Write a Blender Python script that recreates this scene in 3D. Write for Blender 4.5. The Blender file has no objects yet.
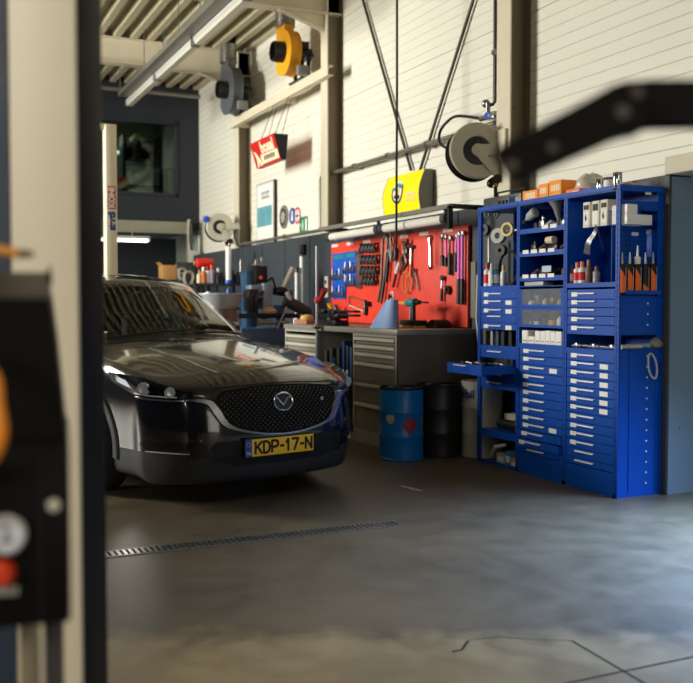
import bpy, bmesh, math, random
from mathutils import Vector, Matrix
from mathutils.bvhtree import BVHTree
random.seed(7)
SC = bpy.context.scene
COL = SC.collection
R = math.radians

# ------------------------------------------------------------------ camera
FPX, CX, CY, EYE = 950.0, 346.5, 341.5, 1.3
YAW = math.atan((346.5 + 91) / FPX)
PIT = math.atan((CY - 304) / FPX)
cam_d = bpy.data.cameras.new('camera')
cam = bpy.data.objects.new('camera', cam_d)
COL.objects.link(cam)
cam.location = (0, 0, EYE)
cam.rotation_euler = (math.pi / 2 - PIT, 0, -YAW)
cam_d.sensor_fit = 'HORIZONTAL'
cam_d.sensor_width = 36
cam_d.lens = 36 * FPX / 693
cam_d.clip_start = 0.05
cam_d.dof.use_dof = True
cam_d.dof.focus_distance = 6.2
cam_d.dof.aperture_fstop = 2.2
SC.camera = cam

# ------------------------------------------------------------------ world, daylight, exposure
w = bpy.data.worlds.new('world'); SC.world = w
w.use_nodes = True
w.node_tree.nodes['Background'].inputs[0].default_value = (0.55, 0.68, 0.85, 1)
w.node_tree.nodes['Background'].inputs[1].default_value = 0.35

def area(name, loc, aim, sx, sy, power, col, spread=180):
    l = bpy.data.lights.new(name, 'AREA'); l.shape = 'RECTANGLE'
    l.size = sx; l.size_y = sy; l.energy = power; l.color = col; l.spread = R(spread)
    o = bpy.data.objects.new(name, l); COL.objects.link(o); o.location = loc
    o.rotation_euler = Vector(aim).to_track_quat('-Z', 'Z').to_euler()
    return o
# daylight through the high windows of the left wall, and the side door on the right; overhead, rear and near-left fills are added
area('daylight_high_windows', (-5.35, 11.6, 3.0), (1, 0.0, -0.10), 5.6, 2.2, 1420, (1.0, 0.965, 0.875), 140)
area('overhead_fill', (-0.2, -0.9, 5.12), (0, 0.25, -1), 3.0, 2.2, 50, (1.0, 0.90, 0.74))  # added fill for the near floor and column, no fixture modelled
area('rear_fill', (2.6, -4.85, 1.8), (-0.05, 1, 0.0), 3.0, 3.0, 60, (1.0, 0.90, 0.74))  # added front fill for surfaces turned towards the camera
area('near_left_fill', (-5.3, -1.2, 3.3), (1, 0.25, -0.15), 3.0, 1.6, 300, (1.0, 0.94, 0.83))  # added fill to brighten the front of the near column
area('daylight_side_door', (5.05, 3.55, 1.7), (-1.0, 0.0, -1.6), 1.4, 1.2, 125, (0.34, 0.57, 1.0), 84)
area('office_lamp', (3.2, 18.4, 4.6), (0, 0, -1), 1.0, 0.5, 45, (0.85, 1.0, 0.92))

SC.view_settings.view_transform = 'Standard'
SC.view_settings.look = 'None'
SC.view_settings.gamma = 1
SC.view_settings.use_curve_mapping = False
SC.view_settings.exposure = 0.0

# ------------------------------------------------------------------ helpers
_cf = Vector((math.sin(YAW) * math.cos(PIT), math.cos(YAW) * math.cos(PIT), -math.sin(PIT)))
_cr = Vector((math.cos(YAW), -math.sin(YAW), 0))
_cu = _cr.cross(_cf)
def _ray(u, v): return _cf + _cr * ((u - CX) / FPX) - _cu * ((v - CY) / FPX)
def on_x(u, v, x): d = _ray(u, v); return Vector((0, 0, EYE)) + d * (x / d.x)     # measured point at a known plane
def on_y(u, v, y): d = _ray(u, v); return Vector((0, 0, EYE)) + d * (y / d.y)

def lin(c):
    return tuple(((x / 255) / 12.92 if x / 255 <= 0.04045 else ((x / 255 + 0.055) / 1.055) ** 2.4) for x in c)

_M = {}
def mat(name, rgb, rough=0.5, metal=0.0, var=0.12, scale=6.0, bump=0.0, coat=0.0, emit=None, estr=0.0, spec=0.5, rvar=0.08):
    if name in _M: return _M[name]
    m = bpy.data.materials.new(name); m.use_nodes = True
    nt = m.node_tree; b = nt.nodes['Principled BSDF']; L = nt.links
    c = lin(rgb)
    tc = nt.nodes.new('ShaderNodeTexCoord')
    nz = nt.nodes.new('ShaderNodeTexNoise'); nz.inputs['Scale'].default_value = scale; nz.inputs['Detail'].default_value = 5
    L.new(tc.outputs['Object'], nz.inputs['Vector'])
    mx = nt.nodes.new('ShaderNodeMix'); mx.data_type = 'RGBA'
    mx.inputs['A'].default_value = tuple(max(0, x * (1 - var)) for x in c) + (1,)
    mx.inputs['B'].default_value = tuple(min(1, x * (1 + var)) for x in c) + (1,)
    L.new(nz.outputs['Fac'], mx.inputs['Factor'])
    L.new(mx.outputs['Result'], b.inputs['Base Color'])
    mr = nt.nodes.new('ShaderNodeMapRange')
    mr.inputs['To Min'].default_value = max(0.02, rough - rvar); mr.inputs['To Max'].default_value = min(1, rough + rvar)
    L.new(nz.outputs['Fac'], mr.inputs['Value']); L.new(mr.outputs['Result'], b.inputs['Roughness'])
    b.inputs['Metallic'].default_value = metal
    b.inputs['Specular IOR Level'].default_value = spec
    b.inputs['Coat Weight'].default_value = coat
    b.inputs['Coat Roughness'].default_value = 0.04
    if bump:
        bp = nt.nodes.new('ShaderNodeBump'); bp.inputs['Strength'].default_value = bump; bp.inputs['Distance'].default_value = 0.01
        L.new(nz.outputs['Fac'], bp.inputs['Height']); L.new(bp.outputs['Normal'], b.inputs['Normal'])
    if emit:
        b.inputs['Emission Color'].default_value = lin(emit) + (1,); b.inputs['Emission Strength'].default_value = estr
    _M[name] = m
    return m
def glass(name, rgb, gloss_rough=0.02, ior=1.5):
    if name in _M: return _M[name]
    m = bpy.data.materials.new(name); m.use_nodes = True
    nt = m.node_tree; nt.nodes.remove(nt.nodes['Principled BSDF']); L = nt.links
    out = nt.nodes['Material Output']
    t = nt.nodes.new('ShaderNodeBsdfTransparent'); t.inputs[0].default_value = lin(rgb) + (1,)
    g = nt.nodes.new('ShaderNodeBsdfGlossy'); g.inputs['Roughness'].default_value = gloss_rough
    nz = nt.nodes.new('ShaderNodeTexNoise'); nz.inputs['Scale'].default_value = 3
    f = nt.nodes.new('ShaderNodeFresnel'); f.inputs[0].default_value = ior
    x = nt.nodes.new('ShaderNodeMixShader')
    L.new(f.outputs[0], x.inputs[0]); L.new(t.outputs[0], x.inputs[1]); L.new(g.outputs[0], x.inputs[2])
    L.new(x.outputs[0], out.inputs['Surface'])
    _M[name] = m
    return m

def _sum_loc(o):
    v = Vector((0, 0, 0))
    while o: v += o.location; o = o.parent
    return v

class MB:
    """collects shapes; build() links them as ONE mesh object"""
    def __init__(s, M=None): s.bm = bmesh.new(); s.mi = 0; s.M = M
    def _fin(s, vs, fs):
        for f in fs: f.material_index = s.mi
        if s.M is not None:
            for v in vs: v.co = s.M @ v.co
        return s
    def mesh(s, verts, faces):
        vs = [s.bm.verts.new(v) for v in verts]
        fs = []
        for f in faces:
            try: fs.append(s.bm.faces.new([vs[i] for i in f]))
            except ValueError: pass
        return s._fin(vs, fs)
    def box(s, a, b, bev=0.0, seg=2):
        x0, x1 = sorted((a[0], b[0])); y0, y1 = sorted((a[1], b[1])); z0, z1 = sorted((a[2], b[2]))
        if bev > 0:
            t = bmesh.new()
            bmesh.ops.create_cube(t, size=1)
            for v in t.verts: v.co = ((x0 + x1) / 2 + v.co.x * (x1 - x0), (y0 + y1) / 2 + v.co.y * (y1 - y0), (z0 + z1) / 2 + v.co.z * (z1 - z0))
            bmesh.ops.bevel(t, geom=t.edges[:], offset=min(bev, 0.45 * min(x1 - x0, y1 - y0, z1 - z0)), segments=seg, affect='EDGES', profile=0.5)
            vv = [v.co.copy() for v in t.verts]; t.verts.index_update(); ff = [[v.index for v in f.verts] for f in t.faces]; t.free()
            return s.mesh(vv, ff)
        return s.mesh([(x0, y0, z0), (x1, y0, z0), (x1, y1, z0), (x0, y1, z0), (x0, y0, z1), (x1, y0, z1), (x1, y1, z1), (x0, y1, z1)],
                      [(3, 2, 1, 0), (4, 5, 6, 7), (0, 1, 5, 4), (1, 2, 6, 5), (2, 3, 7, 6), (3, 0, 4, 7)])
    def lathe(s, prof, o=(0, 0, 0), d=(0, 0, 1), n=20, cap=True):
        o = Vector(o); d = Vector(d).normalized()
        a = d.orthogonal().normalized(); b = d.cross(a)
        vs = []; fs = []
        for r, h in prof:
            for k in range(n):
                t = 2 * math.pi * k / n
                vs.append(o + d * h + (a * math.cos(t) + b * math.sin(t)) * max(r, 1e-4))
        for i in range(len(prof) - 1):
            for k in range(n):
                k2 = (k + 1) % n
                fs.append((i * n + k, i * n + k2, (i + 1) * n + k2, (i + 1) * n + k))
        if cap:
            fs.append(tuple(range(n))[::-1]); fs.append(tuple((len(prof) - 1) * n + k for k in range(n)))
        return s.mesh(vs, fs)
    def cyl(s, p0, p1, r0, r1=None, n=16):
        p0 = Vector(p0); p1 = Vector(p1)
        return s.lathe([(r0, 0), (r0 if r1 is None else r1, (p1 - p0).length)], p0, p1 - p0, n)
    def tube(s, pts, r, n=8, closed=False):
        pts = [Vector(p) for p in pts]; m = len(pts)
        rr = r if isinstance(r, (list, tuple)) else [r] * m
        vs = []; fs = []; a = None
        for i, p in enumerate(pts):
            if closed: t = pts[(i + 1) % m] - pts[i - 1]
            else: t = pts[min(i + 1, m - 1)] - pts[max(i - 1, 0)]
            t.normalize()
            if a is None: a = t.orthogonal().normalized()
            a = (a - t * a.dot(t))
            if a.length < 1e-5: a = t.orthogonal()
            a.normalize(); b = t.cross(a)
            for k in range(n):
                q = 2 * math.pi * k / n
                vs.append(p + (a * math.cos(q) + b * math.sin(q)) * rr[i])
        for i in range(m if closed else m - 1):
            j = (i + 1) % m
            for k in range(n):
                k2 = (k + 1) % n
                fs.append((i * n + k, i * n + k2, j * n + k2, j * n + k))
        if not closed:
            fs.append(tuple(range(n))[::-1]); fs.append(tuple((m - 1) * n + k for k in range(n)))
        return s.mesh(vs, fs)
    def prism(s, pts, h0, h1, ax='x'):
        """polygon (a,b) extruded along ax: x -> (h,a,b); y -> (a,h,b); z -> (a,b,h)"""
        def mp(a, b, h): return (h, a, b) if ax == 'x' else (a, h, b) if ax == 'y' else (a, b, h)
        n = len(pts)
        vs = [mp(a, b, h0) for a, b in pts] + [mp(a, b, h1) for a, b in pts]
        fs = [tuple(range(n))[::-1], tuple(range(n, 2 * n))]
        fs += [(i, (i + 1) % n, n + (i + 1) % n, n + i) for i in range(n)]
        return s.mesh(vs, fs)
    def ball(s, c, r, n=12, m=8, sc=(1, 1, 1)):
        vs = []; fs = []
        for i in range(1, m):
            th = math.pi * i / m
            for k in range(n):
                q = 2 * math.pi * k / n
                vs.append((c[0] + r * sc[0] * math.sin(th) * math.cos(q), c[1] + r * sc[1] * math.sin(th) * math.sin(q), c[2] + r * sc[2] * math.cos(th)))
        top = len(vs); vs.append((c[0], c[1], c[2] + r * sc[2])); vs.append((c[0], c[1], c[2] - r * sc[2]))
        for i in range(m - 2):
            for k in range(n):
                k2 = (k + 1) % n
                fs.append((i * n + k, (i + 1) * n + k, (i + 1) * n + k2, i * n + k2))
        for k in range(n):
            k2 = (k + 1) % n
            fs.append((top, k, k2)); fs.append((top + 1, (m - 2) * n + k2, (m - 2) * n + k))
        return s.mesh(vs, fs)
    def build(s, name, mats, parent=None, sharp=32, local=False):
        me = bpy.data.meshes.new(name)
        bmesh.ops.recalc_face_normals(s.bm, faces=s.bm.faces[:])
        off = Vector((0, 0, 0))
        if not local:
            if parent is not None: off = _sum_loc(parent)
            elif s.bm.verts:
                xs = [v.co.x for v in s.bm.verts]; ys = [v.co.y for v in s.bm.verts]; zs = [v.co.z for v in s.bm.verts]
                off = Vector(((min(xs) + max(xs)) / 2, (min(ys) + max(ys)) / 2, min(zs)))
        for v in s.bm.verts: v.co -= off
        for f in s.bm.faces: f.smooth = True
        s.bm.to_mesh(me); s.bm.free()
        for m in (mats if isinstance(mats, (list, tuple)) else [mats]): me.materials.append(m)
        me.set_sharp_from_angle(angle=R(sharp))
        o = bpy.data.objects.new(name, me); COL.objects.link(o)
        if parent is not None: o.parent = parent
        else: o.location = off
        return o

def tag(o, label=None, cat=None, group=None, kind=None):
    if label: o['label'] = label
    if cat: o['category'] = cat
    if group: o['group'] = group
    if kind: o['kind'] = kind
    return o
def thing(name, label, cat, loc=(0, 0, 0), group=None):
    o = bpy.data.objects.new(name, None); COL.objects.link(o); o.location = loc
    o.empty_display_size = 0.1
    return tag(o, label, cat, group)
def struct(name, mb, m, parent=None, **k):
    o = mb.build(name, m, parent, **k)
    if parent is None: o['kind'] = 'structure'
    return o
def copy_tree(o, parent=None):
    c = o.copy(); COL.objects.link(c)
    if parent is not None: c.parent = parent
    for ch in [x for x in bpy.data.objects if x.parent == o]: copy_tree(ch, c)
    return c
def text(body, name, size, o, right, up, m, parent, depth=0.001, bold=0.0, sx=1.0, align='CENTER', space=1.0):
    """lettering as real mesh: o = centre, right / up = directions"""
    cu = bpy.data.curves.new('t', 'FONT'); cu.body = body; cu.size = size; cu.align_x = align; cu.align_y = 'CENTER'
    cu.extrude = depth; cu.offset = bold; cu.space_character = space
    t = bpy.data.objects.new('t', cu); COL.objects.link(t)
    dg = bpy.context.evaluated_depsgraph_get(); dg.update()
    me = bpy.data.meshes.new_from_object(t.evaluated_get(dg))
    bpy.data.objects.remove(t)
    right = Vector(right).normalized(); up = Vector(up).normalized(); nr = right.cross(up)
    oo = Vector(o) - (_sum_loc(parent) if parent else Vector((0, 0, 0)))
    for v in me.vertices: v.co = oo + right * (v.co.x * sx) + up * v.co.y + nr * v.co.z
    me.materials.clear(); me.materials.append(m); me.name = name
    q = bpy.data.objects.new(name, me); COL.objects.link(q)
    if parent: q.parent = parent
    return q
def arc(c, r, a0, a1, n, ax='x'):
    out = []
    for i in range(n + 1):
        t = R(a0 + (a1 - a0) * i / n); a, b = r * math.cos(t), r * math.sin(t)
        out.append((c[0], c[1] + a, c[2] + b) if ax == 'x' else (c[0] + a, c[1], c[2] + b) if ax == 'y' else (c[0] + a, c[1] + b, c[2]))
    return out
def bez(p0, p1, p2, p3, n=12):
    p0, p1, p2, p3 = map(Vector, (p0, p1, p2, p3))
    return [p0 * (1 - t) ** 3 + p1 * 3 * t * (1 - t) ** 2 + p2 * 3 * t * t * (1 - t) + p3 * t ** 3 for t in (i / n for i in range(n + 1))]
def smooth_path(pts, n=6):
    pts = [Vector(p) for p in pts]; out = []
    for i in range(len(pts) - 1):
        p0 = pts[max(i - 1, 0)]; p1 = pts[i]; p2 = pts[i + 1]; p3 = pts[min(i + 2, len(pts) - 1)]
        for k in range(n):
            t = k / n
            out.append(0.5 * ((2 * p1) + (p2 - p0) * t + (2 * p0 - 5 * p1 + 4 * p2 - p3) * t * t + (3 * p1 - p0 - 3 * p2 + p3) * t ** 3))
    out.append(pts[-1]); return out

# ------------------------------------------------------------------ shared materials
BEIGE = mat('cream_cladding', (230, 228, 214), 0.45, var=0.05, scale=1.3)
BEIGE_STEEL = mat('cream_painted_steel', (216, 208, 184), 0.45, var=0.09, scale=5)
DADO = mat('dark_slate_cladding', (48, 56, 64), 0.55, var=0.10, scale=3)
NAVY = mat('navy_wall_paint', (27, 33, 42), 0.6, var=0.08, scale=2)
BLACK = mat('black_plastic', (18, 18, 19), 0.45, var=0.2)
BLACKM = mat('black_metal', (24, 24, 25), 0.4, metal=0.3, var=0.2)
RUBBER = mat('black_rubber', (22, 22, 22), 0.75, var=0.2)
STEEL = mat('bare_steel', (150, 150, 148), 0.32, metal=0.9, var=0.12)
ZINC = mat('galvanised_pipe', (140, 138, 130), 0.4, metal=0.7, var=0.15)
CHROME = mat('chrome', (205, 205, 208), 0.12, metal=1.0, var=0.03)
WHITE = mat('white_plastic', (232, 232, 228), 0.4, var=0.04)
PAPER = mat('white_paper', (240, 240, 236), 0.7, var=0.03)
CAB_BLUE = mat('blue_cabinet_enamel', (0, 74, 172), 0.42, var=0.10, scale=4, spec=0.3)
BLUE2 = mat('blue_plastic', (16, 84, 190), 0.4)
MACH_BLUE = mat('slate_blue_enamel', (60, 98, 138), 0.4, var=0.15)
RED = mat('red_enamel', (196, 30, 24), 0.45, var=0.1)
ORANGE = mat('orange_print', (240, 104, 20), 0.5)
YELLOW = mat('yellow_plastic', (250, 205, 10), 0.4)
GREY = mat('grey_enamel', (120, 122, 122), 0.45, var=0.1)
DGREY = mat('dark_grey_enamel', (58, 60, 62), 0.45, var=0.12)
LGREY = mat('light_grey_enamel', (182, 182, 176), 0.45, var=0.08)
CARD = mat('brown_cardboard', (186, 140, 84), 0.8, var=0.12)
WOOD = mat('pale_wood', (190, 150, 96), 0.6, var=0.2, scale=14)
BRASS = mat('brass', (170, 132, 62), 0.3, metal=0.9)
GREEN = mat('green_print', (8, 120, 74), 0.5)
RINK = mat('red_print', (214, 32, 28), 0.5)
BINK = mat('blue_print', (22, 62, 150), 0.5)
KINK = mat('black_print', (20, 20, 22), 0.6)
TEAL = mat('teal_plastic', (20, 130, 138), 0.4)

def dashes(name, n, wd, ht, o, right, up, m, parent, seed=1, slant=0.0):
    """a line of small unreadable print: n short upright marks"""
    rnd = random.Random(seed); right = Vector(right).normalized(); up = Vector(up).normalized(); nr = right.cross(up) * 0.001
    mb = MB(); step = wd / n
    for k in range(n):
        h_ = ht * (0.7 + 0.3 * rnd.random()); a = Vector(o) + right * (-wd / 2 + k * step); b_ = a + right * step * 0.62
        P = [a - up * h_ / 2, b_ - up * h_ / 2, b_ + up * h_ / 2 + right * slant, a + up * h_ / 2 + right * slant]
        mb.mesh(P + [p - nr for p in P], [(0, 1, 2, 3), (0, 4, 5, 1), (1, 5, 6, 2), (2, 6, 7, 3), (3, 7, 4, 0)])
    return mb.build(name, m, parent)
# ================================================================== THE SETTING
def floor_mat():
    m = bpy.data.materials.new('worn_concrete'); m.use_nodes = True
    nt = m.node_tree; L = nt.links; b = nt.nodes['Principled BSDF']
    tc = nt.nodes.new('ShaderNodeTexCoord')
    def noise(sc, det, dist=0.0):
        n = nt.nodes.new('ShaderNodeTexNoise'); n.inputs['Scale'].default_value = sc; n.inputs['Detail'].default_value = det
        n.inputs['Distortion'].default_value = dist; L.new(tc.outputs['Object'], n.inputs['Vector']); return n
    n1 = noise(0.9, 6, 0.6); n2 = noise(5, 8, 0.4); n3 = noise(38, 4)
    def ramp(src, stops):
        r = nt.nodes.new('ShaderNodeValToRGB')
        e = r.color_ramp.elements
        while len(e) < len(stops): e.new(0.5)
        for i, (p, c) in enumerate(stops): e[i].position = p; e[i].color = lin(c) + (1,)
        L.new(src, r.inputs[0]); return r
    base = ramp(n1.outputs['Fac'], [(0.30, (98, 86, 66)), (0.5, (112, 98, 76)), (0.72, (124, 109, 85))])
    mid = ramp(n2.outputs['Fac'], [(0.3, (196, 196, 196)), (0.48, (222, 222, 222)), (0.7, (240, 240, 240))])
    fine = ramp(n3.outputs['Fac'], [(0.30, (190, 190, 190)), (0.42, (230, 230, 230))])
    def mul(a, bb, f):
        x = nt.nodes.new('ShaderNodeMix'); x.data_type = 'RGBA'; x.blend_type = 'MULTIPLY'; x.inputs['Factor'].default_value = f
        L.new(a, x.inputs['A']); L.new(bb, x.inputs['B']); return x.outputs['Result']
    c = mul(mul(base.outputs[0], mid.outputs[0], 0.8), fine.outputs[0], 0.7)
    # older, sandier slab in front: worn edge running across the bay
    sp = nt.nodes.new('ShaderNodeSeparateXYZ'); L.new(tc.outputs['Object'], sp.inputs[0])
    ma = nt.nodes.new('ShaderNodeMath'); ma.operation = 'MULTIPLY_ADD'; ma.inputs[1].default_value = -0.45
    L.new(n2.outputs['Fac'], ma.inputs[0]); L.new(sp.outputs['Y'], ma.inputs[2])
    m2 = nt.nodes.new('ShaderNodeMath'); m2.operation = 'MULTIPLY_ADD'; m2.inputs[1].default_value = 0.46
    L.new(sp.outputs['X'], m2.inputs[0]); L.new(ma.outputs[0], m2.inputs[2])
    mr = nt.nodes.new('ShaderNodeMapRange'); mr.inputs['From Min'].default_value = 3.92; mr.inputs['From Max'].default_value = 3.70
    L.new(m2.outputs[0], mr.inputs['Value'])
    tan = ramp(n2.outputs['Fac'], [(0.3, (128, 110, 78)), (0.7, (156, 136, 100))])
    x = nt.nodes.new('ShaderNodeMix'); x.data_type = 'RGBA'
    L.new(mr.outputs['Result'], x.inputs['Factor']); L.new(c, x.inputs['A']); L.new(tan.outputs[0], x.inputs['B'])
    L.new(x.outputs['Result'], b.inputs['Base Color'])
    rr = nt.nodes.new('ShaderNodeMapRange'); rr.inputs['To Min'].default_value = 0.34; rr.inputs['To Max'].default_value = 0.62
    L.new(n2.outputs['Fac'], rr.inputs['Value']); L.new(rr.outputs['Result'], b.inputs['Roughness'])
    bp = nt.nodes.new('ShaderNodeBump'); bp.inputs['Strength'].default_value = 0.12; bp.inputs['Distance'].default_value = 0.01
    L.new(n3.outputs['Fac'], bp.inputs['Height']); L.new(bp.outputs['Normal'], b.inputs['Normal'])
    return m
FLOOR = floor_mat()
CONC = mat('grey_concrete_wall', (120, 116, 106), 0.8)
WX, LX, YB, YJ, CEIL = 4.88, 4.66, 17.05, 4.93, 5.20

def fl(name, mb):
    me = mb.build(name, FLOOR, None, local=True); me['kind'] = 'structure'; return me
b = MB(); b.box((-6.2, -6, -0.15), (7.5, 20.6, 0)); fl('floor', b)

# floor joints and the crack
SEAM = mat('dark_joint', (46, 42, 36), 0.9)
b = MB()
def gz(u, v): d = _ray(u, v); return Vector((0, 0, EYE)) + d * (-EYE / d.z)
def seam(mb, p, q, wd=0.006):
    p = Vector(p[:2]); q = Vector(q[:2]); n = (q - p).normalized(); n = Vector((-n.y, n.x)) * wd
    mb.mesh([(p.x + n.x, p.y + n.y, 0.0012), (p.x - n.x, p.y - n.y, 0.0012), (q.x - n.x, q.y - n.y, 0.0012), (q.x + n.x, q.y + n.y, 0.0012)], [(0, 1, 2, 3)])
a0, a1 = gz(572, 641), gz(640, 681); dv = a1 - a0
seam(b, a0, a1 + dv * 0.8)
a0, a1 = gz(583, 680), gz(693, 657); dv = a1 - a0
seam(b, a0 - dv * 1.2, a1 + dv * 0.6)
struct('trim_1', b, SEAM)
b = MB()
cr = [gz(u, v) for u, v in ((452, 652), (462, 650), (468, 641), (478, 639), (500, 637), (540, 640), (572, 641))]
for k, (p, q) in enumerate(zip(cr, cr[1:])): seam(b, p, q, 0.006 if k < 2 else 0.0018)
struct('trim_2', b, SEAM)

b = MB(); seam(b, gz(401, 486), gz(421, 491), 0.02); struct('trim_6', b, mat('old_floor_paint', (176, 168, 148), 0.8))
# long right-hand wall: ribbed cream cladding above, slate dado below
def cladding(y0, y1, z0, z1, x, pitch=0.1):
    prof = []
    z = z0
    k = 0; gi = []
    while z < z1 - 0.02:
        t = min(z + pitch, z1); dp = 0.010 if k % 10 == 5 else 0.0028
        prof += [(x, z + 0.003), (x, t - 0.009), (x + dp, t - 0.006), (x + dp, t)]; gi += [4 * k + 1, 4 * k + 2, 4 * k + 3]
        z = t; k += 1
    mb = MB(); n = len(prof); vs = []; fs = []
    for yy in (y0, y1):
        vs += [(px, yy, pz) for px, pz in prof]
        vs += [(x + 0.12, yy, z1), (x + 0.12, yy, z0)]
    n += 2
    for i in range(n): fs.append((i, (i + 1) % n, n + (i + 1) % n, n + i))
    fs.append(tuple(range(n))); fs.append(tuple(range(n, 2 * n))[::-1])
    mb.mesh(vs, fs); mb.bm.faces.ensure_lookup_table()
    for i in gi: mb.bm.faces[i].material_index = 1
    return mb
struct('wall_right', cladding(-6, YB + 0.1, 2.19, 5.4, WX), [BEIGE, mat('groove_shade', (214, 210, 194), 0.7)])  # second colour puts groove shade into the joint faces
b = MB()
y = YJ
while y < YB:                                    # lining of upright slate sheets in front of the columns
    b.box((LX, y + 0.014, 0), (LX + 0.03, min(y + 0.9, YB + 0.1) - 0.004, 2.16)); y += 0.9
b.box((LX + 0.012, YJ + 0.02, 0), (LX + 0.21, YB, 2.155)); b.box((LX - 0.004, YJ + 0.02, 2.16), (WX, YB, 2.17))
struct('wall_right_lower', b, DADO)
b = MB(); b.box((LX - 0.015, -6, 2.17), (LX + 0.30, YJ + 0.03, 2.29), 0.006); struct('trim_3', b, BEIGE_STEEL)   # header of the side door
JAMB = mat('slate_blue_jamb', (112, 134, 150), 0.5, var=0.08, scale=3)
b = MB(); b.box((LX + 0.005, YJ, 0), (5.9, YJ + 0.12, 2.16))                                                          # reveal of the side door
for zz in (0.45, 1.15, 1.95):
    b.cyl((4.79, YJ - 0.006, zz), (4.79, YJ, zz), 0.012)
struct('door_1', b, JAMB)
b = MB(); b.box((LX - 0.008, YJ - 0.012, 0), (LX + 0.012, YJ + 0.10, 2.165), 0.003); struct('trim_4', b, DGREY)
b = MB(); b.box((WX + 0.12, 1.9, 2.19), (5.9, YJ + 0.12, 2.3)); struct('ceiling_side_porch', b, DADO)
b = MB(); b.box((LX, -6, 0), (WX + 0.12, 2.0, 2.17)); struct('wall_right_front', b, DADO)

# far wall: navy mezzanine front with a window, dark bay below
b = MB()
wx0, wx1, wz0, wz1 = 2.46, 4.475, 3.24, 4.58
b.box((-6, YB, 2.66), (wx0, YB + 0.12, 5.4)); b.box((wx1, YB, 2.66), (WX + 0.06, YB + 0.12, 5.4))
b.box((wx0, YB, 2.66), (wx1, YB + 0.12, wz0)); b.box((wx0, YB, wz1), (wx1, YB + 0.12, 5.4))
struct('wall_far', b, NAVY)
wn = MB()
for a, c in (((wx0, wz0), (wx1, wz0 + 0.06)), ((wx0, wz1 - 0.05), (wx1, wz1)), ((wx0, wz0), (wx0 + 0.05, wz1)), ((wx1 - 0.05, wz0), (wx1, wz1))):
    wn.box((a[0], YB - 0.03, a[1]), (c[0], YB + 0.08, c[1]), 0.006)
wo = struct('window_1', wn, NAVY)
b = MB(); b.box((wx0 + 0.05, YB + 0.03, wz0 + 0.06), (wx1 - 0.05, YB + 0.036, wz1 - 0.05))
b.build('window_pane', glass('office_glass', (205, 220, 210)), wo)
b = MB(); b.box((-6, YB - 0.10, 2.57), (LX + 0.05, YB + 0.05, 2.785), 0.008); struct('trim_5', b, mat('grey_green_beam', (150, 148, 130), 0.5))
b = MB(); b.box((-6, YB + 1.7, 0), (WX + 0.1, YB + 1.8, 2.6)); struct('wall_far_lower', b, NAVY)
b = MB(); b.box((-6, YB + 0.12, 2.66), (WX + 0.1, 20.4, 2.72)); struct('floor_mezzanine', b, CONC)
b = MB(); b.box((-6, 20.3, 2.66), (WX + 0.1, 20.4, 5.4)); struct('wall_office', b, mat('office_wall', (150, 156, 148), 0.7))
b = MB(); b.box((-6, YB + 0.12, 5.2), (WX + 0.1, 20.4, 5.3)); struct('ceiling_office', b, mat('office_ceiling', (120, 118, 108), 0.7))
b = MB(); b.box((WX, YB + 0.1, 0), (WX + 0.12, 20.4, 5.4)); struct('wall_office_side', b, mat('office_wall', (150, 156, 148), 0.7))

# left wall: far window strip, added near opening; wall behind, opened for the rear fill
b = MB()
for a, c in (((-6, 0), (-2.8, 5.4)), ((0.4, 0), (8.7, 5.4)), ((-2.8, 0), (0.4, 2.4)), ((-2.8, 4.2), (0.4, 5.4)), ((14.5, 0), (20.4, 5.4)), ((8.7, 4.15), (14.5, 5.4)), ((8.7, 0), (14.5, 1.85))):
    b.box((-5.5, a[0], a[1]), (-5.38, c[0], c[1]))
struct('wall_left', b, DADO)
b = MB()
for a, c in (((-5.5, 0), (1.0, 5.4)), ((4.2, 0), (7, 5.4)), ((1.0, 3.4), (4.2, 5.4))):
    b.box((a[0], -5.0, a[1]), (c[0], -4.88, c[1]))
struct('wall_behind', b, NAVY)

# steel roof deck, ribs running along the wall
b = MB()
prof = []; x = -5.6; pitch = 0.25; hh = 0.11
while x < WX + 0.1:
    prof += [(x, CEIL + hh), (x + 0.105, CEIL + hh), (x + 0.13, CEIL), (x + 0.225, CEIL)]; x += pitch
n = len(prof); vs = [(px, -5, pz) for px, pz in prof] + [(px, YB + 0.1, pz) for px, pz in prof]
b.mesh(vs, [(i, i + 1, n + i + 1, n + i) for i in range(n - 1)])
DECK = mat('cream_roof_deck', (188, 180, 152), 0.4, var=0.08, scale=2)
struct('ceiling', b, DECK, sharp=10)
b = MB(); b.box((-6, -5.2, CEIL + 0.14), (7, 20.6, CEIL + 0.2)); struct('ceiling_board', b, CONC)
for i, yy in enumerate((14.25, 10.8, 6.92, 3.0)):
    g = MB()
    g.box((-5.5, yy - 0.10, CEIL - 0.012), (WX, yy + 0.10, CEIL)); g.box((-5.5, yy - 0.006, CEIL - 0.36), (WX, yy + 0.006, CEIL))
    g.box((-5.5, yy - 0.10, CEIL - 0.375), (WX, yy + 0.10, CEIL - 0.36))
    g.mesh([(WX - 0.80, yy - 0.006, CEIL - 0.36), (WX - 0.2, yy - 0.006, CEIL - 0.36), (WX - 0.2, yy - 0.006, CEIL - 0.55),
            (WX - 0.80, yy + 0.006, CEIL - 0.36), (WX - 0.2, yy + 0.006, CEIL - 0.36), (WX - 0.2, yy + 0.006, CEIL - 0.55)], [(0, 1, 2), (5, 4, 3), (0, 2, 5, 3)])
    g.tube([(WX - 0.80, yy, CEIL - 0.37), (WX - 0.2, yy, CEIL - 0.56)], 0.03, 6)
    struct('trim_%d' % (10 + i), g, BEIGE_STEEL)
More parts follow.
